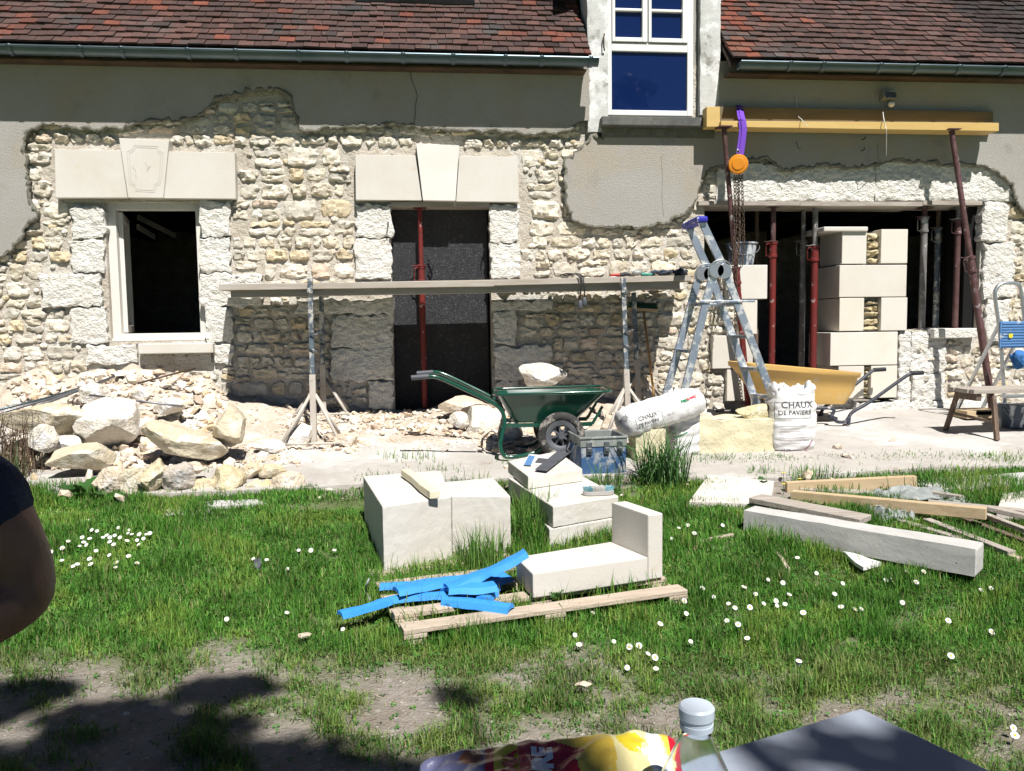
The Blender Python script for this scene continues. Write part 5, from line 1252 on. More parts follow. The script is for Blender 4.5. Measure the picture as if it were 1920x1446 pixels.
boulder(560,822,80,56,6.95,'pale triangular stone behind the left trestle foot', tint=Wt, rot=(0,-.5,0), angular=1.2)
boulder(176,742,66,44,7.2,'white broken chunk high on the heap near the upper rods', tint=Wt, rot=(.2,.3,0))
boulder(318,762,54,36,7.0,'white broken chunk in the middle of the heap above the slanting stone', tint=Wt, rot=(0,-.3,.4))
boulder(265,742,46,34,7.3,'small white broken chunk at the top of the heap under the window', tint=Wt, rot=(.3,.1,0))
boulder(505,838,52,30,6.7,'flat white broken chunk left of the trestle foot', tint=Wt, rot=(0,.1,0))
boulder(650,826,44,30,6.8,'pale pinkish chunk right of the left trestle foot', tint=Pk, rot=(0,.2,0))
row = [(205,908,66,60,Pk,'broken ochre stone at the left end of the front row of stones'),(246,906,62,64,(1,1,1),'second ochre stone of the front row, with a mossy foot'),(288,896,56,62,(1,.98,.9),'tall rounded ochre stone third in the front row'),(336,898,64,58,Gy,'grey brown stone in the front row beside a grass tuft'),
 (387,912,52,34,(1.05,1,.9),'low squarish ochre stone right of the grey brown stone'),(431,903,62,58,(1,.97,.85),'large yellow stone in the middle right of the front row'),(470,884,40,30,(1.05,1,.95),'small stone lying behind the large yellow stone'),(478,914,36,28,(1.05,1.05,1),'small pale stone wedged low in the front row'),
 (505,884,52,34,(1,.97,.88),'ochre stone resting on top at the right of the front row'),(498,916,30,32,(1,.95,.8),'small yellow stone near the right end of the front row'),(533,908,62,50,Pk,'pinkish pale stone closing the right end of the front row'),(360,880,46,24,Pk,'flat pale stone behind the front row')]
for px, py, a, b, tn, lb in row: boulder(px, py, a, b, 5.75 if py > 890 else 5.95, lb, tint=tn, rough=.2, angular=.9, group='front row of yellow stones')
boulder(868,760,84,34,7.42,'flat pinkish block with a chip on top at the foot of the doorway', tint=Pk, rot=(0,.02,.1), angular=1.3, rough=.06)
boulder(905,790,78,66,7.15,'large white tilted stone behind the green wheelbarrow frame', tint=Wt, rot=(0,-.5,.2), angular=1.3, rough=.1)
boulder(1013,706,92,46,7.45,'broad pale stone rising behind the green wheelbarrow tray', tint=Wt, rot=(0,.12,0), angular=1.0)
boulder(956,806,46,44,6.95,'small white stone left of the green wheelbarrow wheel', tint=Wt)
boulder(862,790,40,32,7.1,'small pale stone left of the large white tilted stone', tint=Wt)
boulder(1145,795,44,40,7.0,'small pinkish stone between barrow wheel and right trestle', tint=Pk)
boulder(1100,828,44,22,6.7,'low pale stone beyond the barrow wheel', tint=Wt)
# support stones on the right
def cutblock(pts, Yf, Yb, name, label, mt, amp=.006, group=None):
    x0 = P(pts[0], 830, Yf).x; x1 = P(pts[2], 830, Yf).x; z1 = P(pts[0], pts[1], Yf).z; z0 = gz(0, Yf)+.0; mb = MB(); nx, ny, nz = int((x1-x0)/.025)+1, int((Yb-Yf)/.04)+1, int((z1-z0)/.025)+1
    b = bmesh.new(); bmesh.ops.create_cube(b, size=1)
    bmesh.ops.subdivide_edges(b, edges=b.edges[:], cuts=14, use_grid_fill=True)
    vs = []; b.verts.ensure_lookup_table()
    for q in b.verts:
        x = x0+(q.co.x+.5)*(x1-x0); y = Yf+(q.co.y+.5)*(Yb-Yf); z = z0+(q.co.z+.5)*(z1-z0)
        nv = V((noise.noise(V((x*9, y*9, z*9))), noise.noise(V((x*9+7, y*9, z*9))), noise.noise(V((x*9, y*9+5, z*9)))))+.5*V((noise.noise(V((x*30, y*30, z*30))), noise.noise(V((x*30+7, y*30, z*30))), noise.noise(V((x*30, y*30+5, z*30)))))
        vs.append(V((x, y, z))+nv*amp*1.6)
    mb.add(vs, [tuple(w.index for w in ff.verts) for ff in b.faces]); b.free()
    o = mb.build(name, M_[mt], loc=((x0+x1)/2, (Yf+Yb)/2, z0), smooth=True, auto=35); tag(o, label, 'stone block', group); return z1
zb1 = cutblock((1309,789,1458), 6.28, 6.62, 'limestone_block', 'long rough yellow limestone block in front of the folding ladder', 'yellow_ashlar', .010)
cutblock((1192,806,1246), 6.05, 6.3, 'limestone_block', 'small upright pale stone block under the lying sack', 'yellow_ashlar', .010)
c = P(1413,771,6.4); boulder(1413,772,62,32,6.4,'rounded yellow stone resting on the long rough block', tint=(1,1,.85), name='loose_stone')
o = MB(); c = P(1342,786,6.4); o.rock(c+V((0,0,.004)), (.105,.06,.012), 4, 3, .2, .5, col=(1,.95,.9)); tag(o.build('stone_chip', M_['debris'], loc=tuple(c), smooth=True), 'thin flat stone chip on the long rough block', 'stone chip')
# slabs and stones in the grass
def gslab(pts, th, name, label, cat, mt, up=.02, group=None, bevel=.006):
    q = [G(a, b, up) for a, b in pts]; mb = MB(); z = sum(p.z for p in q)/len(q)
    out = []
    for i in range(len(q)):
        a, b = q[i], q[(i+1) % len(q)]
        for k in range(6): p = a.lerp(b, k/6); n_ = .012*noise.noise(V((p.x*14, p.y*14, 2))); out.append(V((p.x+n_, p.y+n_, gz(p.x, p.y)+up+.0)))
    mb.prism([p-V((0,0,th)) for p in out], None, (0,0,th)); o = mb.build(name, M_[mt], loc=tuple(q[0]), bevel=bevel); return tag(o, label, cat, group)
gslab([(1328,890),(1452,902),(1443,946),(1292,941)], .05, 'paving_slab', 'large pale tilted paving slab in the grass left of the timber pile', 'slab', 'slab', .045)
gslab([(1880,925),(1990,915),(1990,960),(1868,962)], .06, 'paving_slab', 'pale broken concrete slab at the right edge of the picture', 'slab', 'slab', .05)
gslab([(1690,902),(1990,880),(1990,902),(1780,918)], .05, 'paving_slab', 'long grey concrete slab edging at the far right', 'slab', 'concrete', .04)
gslab([(302,955),(340,952),(352,962),(312,968)], .03, 'stone_chip', 'white flat stone piece in the grass below the front row', 'stone chip', 'slab', .02)
gslab([(350,957),(392,954),(398,962),(362,968)], .03, 'stone_chip', 'bluish pale stone piece right of the white flat one in the grass', 'stone chip', 'concrete', .02)
gslab([(372,940),(480,936),(500,945),(380,950)], .04, 'paving_slab', 'low greyish slab just below the front row of stones', 'slab', 'concrete', .02)
boulder(1634,880,86,34,6.0,'dark mossy flat stone above the short pine timber', mt='darkstone', angular=1.3, rough=.12, group=None)
boulder(570,1192,28,10,3.35,'small buff pebble in the grass left of the pallet', group='small loose pebbles in the lawn', name='pebble', cat='pebble')
boulder(1093,1282,30,10,2.75,'flat pinkish pebble in front of the pallet', tint=Pk, group='small loose pebbles in the lawn', name='pebble', cat='pebble')
boulder(238,1338,14,7,2.5,'tiny white pebble in the shaded bare soil', tint=Wt, group='small loose pebbles in the lawn', name='pebble', cat='pebble')
gslab([(476,1049),(486,1046),(489,1062),(479,1068)], .02, 'plastic_scrap', 'small dark grey plastic piece lying in the lawn', 'scrap', 'plate', .03, bevel=.002)
# ================================================================ TIMBER PILE
def timber(a, b, wd, th, name, label, mt, group='timber lying on the grass', roll=0, bev=.004):
    """a, b: (px, py, height above ground) of the near top edge"""
    A_, B_ = G(*a), G(*b); mb = MB(); d = (B_-A_).normalized(); s = V((-d.y, d.x, 0)).normalized(); s = s if s.y > 0 else -s
    mb.bar(A_+s*wd/2-V((0,0,th/2)), B_+s*wd/2-V((0,0,th/2)), wd, th); o = mb.build(name, M_[mt], loc=tuple((A_+B_)/2), bevel=bev); return tag(o, label, 'timber', group)
timber((1476,905,.07),(1720,893,.11), .05, .085, 'timber_batten', 'short yellow pine batten at the back of the timber pile', 'pinewood')
timber((1482,921,.06),(1849,954,.15), .06, .07, 'timber_batten', 'long yellow pine timber with a pointed left end across the pile', 'pinewood')
timber((1500,917,.03),(1640,925,.04), .10, .03, 'timber_board', 'pinkish weathered board under the long pine timber', 'greywood')
timber((1404,933,.10),(1612,974,.13), .16, .035, 'timber_board', 'flat grey weathered plank lying over the stone post', 'greywood')
timber((1640,962,.03),(1800,1010,.03), .05, .03, 'timber_batten', 'mortar crusted batten behind the middle of the stone post', 'greywood')
timber((1730,972,.04),(1890,1034,.05), .055, .028, 'timber_batten', 'pale batten running out to the right behind the end of the stone post', 'greywood')
timber((1842,962,.09),(2000,1022,.08), .04, .028, 'timber_batten', 'upper pale batten at the right edge of the picture', 'greywood')
timber((1850,950,.12),(2010,985,.10), .05, .03, 'timber_batten', 'bluish grey batten topmost at the right edge', 'greywood')
timber((1700,915,.05),(1800,930,.07), .05, .03, 'timber_batten', 'short grey batten lying across behind the crumpled sheet', 'greywood')
timber((1560,985,.02),(1690,1000,.03), .07, .02, 'timber_board', 'thin pale board half hidden behind the stone post', 'palletwood')
timber((1690,955,.02),(1905,1046,.03), .045, .025, 'timber_batten', 'long lime whitened batten slanting towards the end of the stone post', 'palletwood')
timber((1880,985,.02),(2010,1040,.03), .045, .025, 'timber_batten', 'lowest pale batten running off the right edge', 'palletwood')
timber((1740,940,.10),(2000,966,.12), .07, .03, 'timber_board', 'broad weathered board crossing behind the long pine timber at the right', 'greywood')
timber((1610,1000,.02),(1760,1020,.03), .05, .02, 'timber_board', 'thin brown lath lying just behind the middle of the stone post', 'oldwood')
timber((1760,955,.03),(1930,1018,.04), .05, .03, 'timber_batten', 'brownish batten between the two pale ones near the right edge', 'oldwood')
timber((1310,1014,.02),(1378,1001,.03), .025, .02, 'timber_stick', 'short pale stick in the grass left of the stone post', 'palletwood')
timber((1462,1034,.03),(1484,1068,.03), .022, .02, 'timber_stick', 'short stake poking out of the grass below the stone post', 'palletwood')
gslab([(1580,1034),(1610,1040),(1652,1054),(1618,1064)], .02, 'timber_board', 'white painted board end sticking out under the stone post', 'timber', 'whitepvc', .06, group='timber lying on the grass')
# the long pale post, propped clear of the grass at its right end
q0 = G(1393, 1001); YPa = q0.y; e0 = P(1393, 957, YPa); 
A0 = P(1393, 957, YPa); A1 = P(1831, 1030, 3.58); mb = MB(); hgt = A0.z-P(1393,1003,YPa).z; 
hg2 = A1.z-P(1831,1082,3.58).z; dd = (A1-A0).normalized(); ss = V((-dd.y, dd.x, 0)).normalized(); wd = .155
b = bmesh.new(); bmesh.ops.create_cube(b, size=1); bmesh.ops.subdivide_edges(b, edges=b.edges[:], cuts=20, use_grid_fill=True); vs = []
for q in b.verts:
    t = q.co.x+.5; top = A0.lerp(A1, t)+ss*(q.co.y+.5)*wd; h_ = hgt+(hg2-hgt)*t; p = top-V((0,0,(.5-q.co.z)*h_))
    k = noise.noise(p*10)*.004+noise.noise(p*35)*.0015; ed = (abs(q.co.y) > .49)+(abs(q.co.z) > .49)+(abs(q.co.x) > .49)
    if ed >= 2: p = p+(A0.lerp(A1, .5)-p).normalized()*.004
    vs.append(p+V((0,-k,k)))
mb.add(vs, [tuple(w.index for w in ff.verts) for ff in b.faces]); b.free()
tag(mb.build('stone_post', M_['concrete'], loc=tuple((A0+A1)/2), smooth=True, auto=35), 'long square pale grey stone post lying on the grass, its right end raised', 'stone post')
mb = MB(); pp = A0.lerp(A1, .80)+ss*wd*.5; mb.box((pp.x-.06, pp.y-.05, gz(pp.x,pp.y)-.01), (pp.x+.06, pp.y+.07, pp.z-hg2-.002)); tag(mb.build('timber_block', M_['greywood'], loc=(pp.x, pp.y, 0), bevel=.004), 'timber block hidden under the raised end of the stone post', 'timber', 'timber lying on the grass')
def crumple(c, sx, sy, sz, seed, label):
    mb = MB(); n = 34; v = []; f = []
    for j in range(n+1):
        for i in range(n+1):
            u = i/n*2-1; w_ = j/n*2-1; x = u*sx+.03*noise.noise(V((u*3, w_*3, seed))); y = w_*sy+.03*noise.noise(V((u*3, w_*3, seed+4)))
            k = max(0, 1-(u*u)**2-(w_*w_)**2*.8); z = sz*(.25+abs(noise.noise(V((u*2.2, w_*2.2, seed+9))))*1.2+.2*abs(noise.noise(V((u*5, w_*5, seed)))))*k
            v.append((c[0]+x, c[1]+y, c[2]+z))
    for j in range(n):
        for i in range(n): a = j*(n+1)+i; f.append((a, a+1, a+n+2, a+n+1))
    mb.add(v, f); o = mb.build('plaster_sheet', M_['cloth'], loc=tuple(c), smooth=True, auto=30); m_ = o.modifiers.new('s', 'SOLIDIFY'); m_.thickness = .003; tag(o, label, 'sheet', 'crumpled grey sheets in the timber pile')
crumple(G(1705,932,.01), .30, .13, .09, 1, 'crumpled grey green sheet behind the long pine timber'); crumple(G(1665,966,.01), .13, .13, .10, 5, 'stiff crumpled grey sheet in front of the long pine timber'); crumple(G(1795,946,.01), .14, .07, .05, 7, 'smooth bluish grey sheet end beside the long pine timber')
# ================================================================ RIGHT: bench, step ladder, bucket
YBn = 6.45; zl = gz2(0, YBn)-.01; bt = P(1822, 731, YBn)
bn = thing('trestle_bench', 'old weathered wooden work bench with splayed legs at the right edge', 'bench', (bt.x+.5, YBn+.1, zl))
for k in range(5):
    mb = MB(); y0 = YBn-.02+k*.066; mb.box((bt.x+random.uniform(-.015,.015), y0, bt.z-.035), (bt.x+1.25, y0+.06, bt.z+random.uniform(-.003,.003))); mb.build('top_slat', M_['greywood'], bn, bevel=.003)
for xx in (bt.x+.05, bt.x+1.12):
    mb = MB(); mb.box((xx, YBn, bt.z-.10), (xx+.045, YBn+.30, bt.z-.037)); mb.build('crosspiece', M_['oldwood'], bn, bevel=.003)
    for s, y_ in ((-1, YBn+.01), (1, YBn+.29)):
        mb = MB(); mb.bar((xx+.025 if s > 0 else xx+.16, y_, bt.z-.06), (xx-.03 if s > 0 else xx+.14, y_+s*.09, zl), .038, .032, up=(0,1,0)); mb.build('leg', M_['oldwood'], bn, bevel=.003)
    mb = MB(); mb.bar((xx, YBn+.34, zl+.20), (xx+.15, YBn-.05, zl+.15), .03, .02); mb.build('stretcher', M_['oldwood'], bn)
YS = 6.95; st = thing('step_ladder', 'aluminium step ladder with rounded top rail and blue platform, cut by the right edge', 'ladder', (P(1890,800,YS).x, YS, gz2(0,YS)))
def sp(px, py, Y=YS): return P(px, py, Y)
mb = MB(); z0_ = gz2(0, YS); lo = sp(1886, 700); lo = V((lo.x+.02, YS, z0_)); lo2 = sp(1944,700); lo2 = V((lo2.x+.05, YS, z0_))
mb.tube(smoothpath([lo, sp(1876,640), sp(1866,560), sp(1868,542), sp(1880,532), sp(1904,532), sp(1914,545), sp(1926,640), lo2], 6), .017, 10); mb.build('hoop_rail', M_['aluclean'], st, smooth=True)
mb = MB(); a = sp(1872,603); b = sp(1917,652); mb.box((a.x, YS-.03, b.z), (b.x+.02, YS-.012, a.z))
mb.build('platform', M_['bluepl'], st, bevel=.006)
mb = MB()
for k in range(9): z_ = b.z+.02+(a.z-b.z-.04)*k/8; mb.box((a.x+.015, YS-.036, z_-.004), (b.x+.008, YS-.0305, z_+.004))
mb.build('platform_ribs', M_['bluepl'], st)
mb = MB(); c = sp(1895, 630, YS-.04); mb.prism([c+V((-.02,0,.02)), c+V((.02,0,.022)), c+V((.02,0,-.012)), c+V((0,0,-.022)), c+V((-.02,0,-.012))], None, (0,-.003,0)); mb.build('label_plate', M_['yellowlab'], st)
for py in (688, 742, 790):
    a = sp(1879,py); mb = MB(); mb.box((a.x+.0, YS-.05, a.z-.02), (a.x+.26, YS+.03, a.z+.01)); mb.build('tread', M_['aluclean'], st, bevel=.004)
for dx_ in (0, .27):
    a = sp(1880,600); mb = MB(); mb.bar((a.x+dx_, YS+.02, a.z), (a.x+dx_+.0, YS+.62, gz2(0,YS+.6)), .03, .02, up=(1,0,0)); mb.build('rear_leg', M_['aluclean'], st)
mb = MB(); c = sp(1912, 672, YS-.09); mb.rock(c, (.075,.05,.085), 12, 4, .45, .3); tag(mb.build('blue_rag', M_['bluecloth'], loc=tuple(c), smooth=True), 'crumpled blue rag hung on the step ladder under its platform', 'rag')
p = P(1905, 800, 6.8); bucket('dark blue lime stained bucket at the foot of the step ladder', (p.x, 6.85, gz2(0,6.85)), .10, .13, .21, 'bluebucket')
# ================================================================ WALL FITTINGS AND SMALL THINGS
p = P(1661, 181, D-.06); t = thing('outdoor_lamp', 'small grey outdoor lamp with sensor fixed under the right gutter', 'lamp', p)
mb = MB(); mb.obox(p+V((0,-.03,0)), (.13,.10,.09), RX(R(-20))); mb.build('lamp_housing', M_['boxgrey'], t, bevel=.01)
mb = MB(); mb.obox(p+V((0,-.085,-.012)), (.11,.012,.07), RX(R(-20))); mb.build('lamp_glass', M_['steel'], t, bevel=.003)
mb = MB(); mb.rock(p+V((.03,-.05,-.09)), (.035,.03,.03), 2, 3, .1, .2); mb.build('motion_sensor', M_['whitepvc'], t, smooth=True)
mb = MB(); q = [P(1655,205,D-.07), P(1657,222,BF-.02), P(1660,235,BF-.03), P(1662,250,BF-.02), P(1662,292,D-.06)]; mb.tube(smoothpath(q, 5), .004, 6); tag(mb.build('cable', M_['whitepvc'], loc=tuple(q[0]), smooth=True), 'thin white cable hanging from the outdoor lamp over the beam', 'cable')
mb = MB(); q = [P(1492,178,D-.06), P(1496,215,D-.09), P(1503,224,BF-.02), P(1512,235,BF-.04), P(1516,236,BF-.05)]; mb.tube(smoothpath(q, 5), .0035, 6); tag(mb.build('cable', M_['whitepvc'], loc=tuple(q[0]), smooth=True), 'short loose cable end looped over the middle of the beam', 'cable')
mb = MB(); q = [P(1493,266,D-.055), P(1496,276,D-.09), P(1501,281,D-.09)]; mb.tube(q, .003, 6); tag(mb.build('cable', M_['toolblack'], loc=tuple(q[0]), smooth=True), 'short black wire stub sticking out of the coat below the beam', 'cable')
for px, py, lb in ((1617,262,'upper rusty hook in the coat below the beam'),(1615,283,'lower rusty hook in the coat below the beam')):
    c = P(px, py, D-.05); mb = MB(); mb.tube([c, c+V((0,-.05,.0)), c+V((.004,-.055,.02))], .006, 6); tag(mb.build('iron_hook', M_['chain'], loc=tuple(c), smooth=True), lb, 'hook', 'iron hooks in the wall coat')
rods = [((-40,800),(214,706),6.5,7.5,.012,'grey'),((-40,786),(205,712),6.5,7.55,.010,'grey'),((-40,778),(190,716),6.6,7.5,.010,'blue')]
for i, (a, b, Ya, Yb, r_, k) in enumerate(rods):
    q, w_ = P(*a, Ya), P(*b, Yb); mb = MB(); mb.tube([q, q.lerp(w_, .5)-V((0,0,.012)), w_], r_, 8); tag(mb.build('metal_rod', M_['steel' if i < 2 else 'zinc'], loc=tuple(q), smooth=True), ['lowest long steel rod leaning on the heap at the left edge','middle long steel rod of the bundle at the left edge','uppermost bluish rod of the bundle at the left edge'][i], 'metal rod', 'steel rods on the rubble heap')
for a, b, Ya, Yb, lb in (((168,741),(342,762),6.9,6.75,'thin steel rod lying across the middle of the heap'),((258,719),(368,690),7.3,7.6,'brown iron bar leaning on the wall below the left window')):
    q, w_ = P(*a, Ya), P(*b, Yb); mb = MB(); mb.tube([q, w_], .009, 8); tag(mb.build('metal_rod', M_['chain' if 'brown' in lb else 'steel'], loc=tuple(q), smooth=True), lb, 'metal rod', 'steel rods on the rubble heap')
# ================================================================ FOREGROUND
c0 = Pz(1615,1327,.745); c1 = Pz(1370,1401,.745); c2 = Pz(1862,1446,.745); d1 = (c1-c0).normalized(); d2 = V((-d1.y, d1.x, 0)); d2 = d2 if d2.dot(c2-c0) > 0 else -d2
print('table', c0, d1, d2, (c2-c0).normalized())
tabl = thing('garden_table', 'smooth blue grey table top in the shade at the bottom right', 'table', tuple(c0+d1*.7+d2*.4-V((0,0,.745))))
dA = d1; dB = (c2-c0).normalized()
mb = MB(); mb.prism([c0-V((0,0,.025)), c0+dA*1.5-V((0,0,.025)), c0+dA*1.5+dB*.85-V((0,0,.025)), c0+dB*.85-V((0,0,.025))], None, (0,0,.025)); mb.build('table_top', M_['tabletop'], tabl, bevel=.004)
for u, w_ in ((.08,.08),(1.42,.08),(1.42,.77),(.08,.77)):
    q = c0+dA*u+dB*w_; mb = MB(); mb.box((q.x-.02, q.y-.02, gz(0,0)-.01), (q.x+.02, q.y+.02, .718)); mb.build('leg', M_['plate'], tabl, bevel=.003)
# crisp bag
def foil(name, c, rough=.28): 
    m_ = mat(name, c, None, rough=rough, spec=.6, coat=.3, bs=(14,45), bstr=.35, bdist=.01); return m_
FM = [foil('foil_purple', (.16,.16,.28)), foil('foil_yellow', (.72,.56,.03)), foil('foil_red', (.52,.012,.03)), foil('foil_crisp', (.72,.50,.07)), foil('foil_pale_crisp', (.80,.70,.34)), foil('foil_white', (.8,.8,.8)), foil('foil_brown', (.28,.10,.04))]
F0 = Pz(778,1446,.80); BL = Pz(905,1402,.815); BR = Pz(1245,1382,.815)
bagU = (BR-BL); bagU.z = 0; BLn = .300; bagU.normalize(); bagV = V((bagU.y, -bagU.x, 0)); bagV = bagV if bagV.y < 0 else -bagV
bag0 = Pz(788,1434,.905); bEnd = Pz(1264,1384,.925); bagU = bEnd-bag0; BLn = bagU.length; bagU.normalize(); bagV = V((bagU.y, -bagU.x, 0)).normalized(); bagV = bagV if bagV.y < 0 else -bagV      # far left corner
nU, nV = 150, 100; v = []; f = []; mi = []
def bagsurf(u, w_, top):
    h = (max(0, 1-abs(2*u-1)**3.2))**.6*(max(0, 1-abs(2*w_-1)**2.6))**.5
    cr = noise.noise(V((u*5, w_*5, 1)))*.010+noise.noise(V((u*13, w_*11, 3)))*.005
    # radial creases towards the crimped ends
    e = min(u, 1-u); cr += .006*math.sin(w_*50+3*noise.noise(V((u*4, w_*4, 0))))*max(0, 1-e*5)
    z0b = bag0.z+(bEnd.z-bag0.z)*u-.125*w_; z = z0b+h*.050+cr*(.4+h) if top else z0b-h*.04; z = max(z, .748)
    x = u*BLn; y = w_*.20+.012*noise.noise(V((u*4, w_*2, 7)))
    # the left end narrows and droops
    q = bag0+bagU*x+bagV*y; q.z = z; return q
def inblob(u, w_, cu, cv, r1, r2, sd): a = math.atan2(w_-cv, u-cu); rr = 1+.35*noise.noise(V((math.cos(a)*1.5, math.sin(a)*1.5, sd))); return ((u-cu)/r1)**2+((w_-cv)/r2)**2 < rr*rr
for top in (1, 0):
    o_ = len(v)
    for j in range(nV+1):
        for i in range(nU+1): v.append(bagsurf(i/nU, j/nV, top))
    for j in range(nV):
        for i in range(nU):
            a = o_+j*(nU+1)+i; q = (a, a+nU+1, a+nU+2, a+1); f.append(q if top else q[::-1]); u = i/nU; w_ = j/nV
            k = 2
            if u < .25: k = 0
            elif u < .285: k = 2
            elif u < .375: k = 1
            if u > .50 and inblob(u, w_, .76, .04, .23, .16, 2): k = 3
            if u > .53 and inblob(u, w_, .70, .30, .13, .16, 5): k = 3
            if inblob(u, w_, .84, .22, .12, .30, 8): k = 4
            if inblob(u, w_, .80, .12, .05, .08, 4): k = 1
            if inblob(u, w_, .90, .30, .035, .3, 3): k = 5
            if u > .965: k = 2
            if inblob(u, w_, .20, .10, .045, .06, 1) : k = 6
            mi.append(k)
mb = MB(); mb.v = [tuple(p) for p in v]; mb.f = f; mb.mi = mi; mb.c = [(1,1,1)]*len(v)
bagt = thing('crisp_bag', 'red, yellow and purple foil crisp packet lying on the near table', 'crisp packet', tuple(bag0+bagU*.17+bagV*.1))
fb = mb.build('foil_body', FM, bagt, smooth=True)
M_['foilwhite'] = FM[5]; M_['foilred'] = FM[2]
def bagpt(u, w_): return bagsurf(u, w_, 1)
# lettering reads away from the camera
bagN = V((-bagV.x*.83, -bagV.y*.83, .56))
text_on(bagt, fb, 'PURE', bagpt(.50,.40), bagN, -bagU, .026, 'foilwhite', bold=.0016, spacing=.95)
text_on(bagt, fb, 'FORMA', bagpt(.372,.42), bagN, -bagU, .020, 'foilred', bold=.0008, spacing=.95)
# bottle
cb = P(1306, 1345, .64); t = thing('plastic_bottle', 'clear plastic bottle with a frosted white cap beside the crisp packet', 'bottle', (cb.x, cb.y, .746))
M_['pet'] = mat('clear_plastic', (.93,.97,.98), None, rough=.06, spec=.5); bs_ = M_['pet'].node_tree.nodes['Principled BSDF']; bs_.inputs['Transmission Weight'].default_value = 1; bs_.inputs['IOR'].default_value = 1.25
M_['cap'] = mat('frosted_white_cap', (.60,.66,.72), (.55,.62,.70), 20, .35)
zc = P(1306, 1322, .64).z; B0 = (cb.x, cb.y, 0)
prof = [(0,.748),(.038,.747),(.046,.754),(.047,.80),(.044,.83),(.047,.86),(.047,.915)]; zn = zc-.026
for k in range(1, 9): t_ = k/8; prof.append((.047-(.047-.0125)*(t_**1.1), .915+(zn-.915)*t_))
prof += [(.0122,zn+.012)]
ins_ = [(max(r_-.0009, 0), z_+(.001 if i < 2 else 0)) for i, (r_, z_) in enumerate(prof)][::-1]
mb = MB(); mb.lathe(prof+ins_, B0, 48); mb.build('bottle_body', M_['pet'], t, smooth=True)
mb = MB(); cp = [(0,zc),(.0135,zc),(.0152,zc-.002),(.0150,zc-.010),(.0135,zc-.012),(.0135,zc-.015),(.0142,zc-.0152),(.0142,zc-.020),(.0128,zc-.020),(.0128,zc-.003),(0,zc-.003)]; mb.lathe(cp, B0, 36); mb.build('cap', M_['cap'], t, smooth=True, auto=35)
# person seated at the left edge, only an arm and knee in view
def skinned(name, verts, edges, radii, mt, parent=None, root=0, sub=2, loc=None):
    me = bpy.data.meshes.new(name); me.from_pydata([tuple(V(p)-V(loc)) for p in verts], edges, []); o = bpy.data.objects.new(name, me); link(o)
    s = o.modifiers.new('skin', 'SKIN'); s.use_smooth_shade = True; b = o.modifiers.new('sub', 'SUBSURF'); b.levels = sub; b.render_levels = sub
    for i, r_ in enumerate(radii): me.skin_vertices[0].data[i].radius = (r_, r_) if not isinstance(r_, tuple) else r_; me.skin_vertices[0].data[i].use_root = (i == root)
    me.materials.append(mt); 
    if parent: o.parent = parent
    else: o.location = loc
    OFF[o] = V(loc); return o
SH = P(-34, 900, 1.42); EL = P(62, 1112, 1.45); pel = V((-1.13, 1.62, .52)); ch = V((-1.06, 1.47, .98)); nk = V((-1.03, 1.40, 1.15)); hd = V((-1.0, 1.36, 1.30))
SH2 = ch+(ch-SH)*.95+V((0,0,.04)); KN = V((-.74, 1.12, .53)); KN2 = V((-1.05, 1.05, .54)); HP = V((-1.02, 1.56, .50)); HP2 = V((-1.24, 1.60, .50))
HA = V((-.98, 1.22, .80)); EL2 = SH2+V((-.06,-.12,-.27)); HA2 = KN2+V((.05,.12,.10)); FT = V((-.74, 1.10, .07)); FT2 = V((-1.06, 1.02, .07))
vs = [pel, ch.lerp(pel,.5), ch, nk, hd-V((0,0,.05)), hd+V((0,0,.07)), SH, EL, HA, SH2, EL2, HA2, HP, KN, FT, HP2, KN2, FT2, FT+V((.03,-.17,-.03)), FT2+V((.03,-.17,-.03)), SH.lerp(EL,.5), EL.lerp(HA,.35), EL2.lerp(HA2,.4)]
ed = [(0,1),(1,2),(2,3),(3,4),(4,5),(2,6),(6,20),(20,7),(7,21),(21,8),(2,9),(9,10),(10,22),(22,11),(0,12),(12,13),(13,14),(14,18),(0,15),(15,16),(16,17),(17,19)]
rd = [.15,.14,.16,.06,.075,.09,.068,.064,.028,.07,.048,.028,.09,.062,.04,.09,.062,.04,.035,.035,.062,.060,.045]
per = skinned('person', vs, ed, rd, M_['skin'], loc=tuple(pel)); tag(per, 'person in navy t-shirt seated in shade at the left edge, bare elbow showing', 'person')
vs2 = [pel+V((0,0,.02)), ch.lerp(pel,.5), ch, nk-V((0,0,.03)), SH, SH.lerp(EL,.55)+V((0,0,.0)), SH2, SH2.lerp(EL2,.5)]
skinned('shirt', vs2, [(0,1),(1,2),(2,3),(2,4),(4,5),(2,6),(6,7)], [.168,.158,.178,.07,.084,.078,.085,.078], M_['navy'], parent=per, loc=tuple(pel))
vs3 = [pel, HP, KN, FT+V((0,0,.05)), HP2, KN2, FT2+V((0,0,.05))]
skinned('trousers', vs3, [(0,1),(1,2),(2,3),(0,4),(4,5),(5,6)], [.165,.105,.075,.055,.105,.075,.055], M_['jeans'], parent=per, loc=tuple(pel))
mb = MB(); mb.rock(hd+V((.0,.015,.055)), (.092,.105,.098), 3, 4, .06, .0); mb.build('hair', M_['hair'], per, smooth=True, off=pel)
fc = (V((-.35,-.93,0))).normalized(); sd_ = V((-fc.y, fc.x, 0))
mb = MB(); mb.rock(hd+fc*.095-V((0,0,.01)), (.012,.016,.022), 1, 3, .0, .0); mb.rock(hd+sd_*.088, (.012,.02,.03), 1, 3, 0, 0); mb.rock(hd-sd_*.088, (.012,.02,.03), 1, 3, 0, 0); mb.build('nose_and_ears', M_['skin'], per, smooth=True, off=pel)
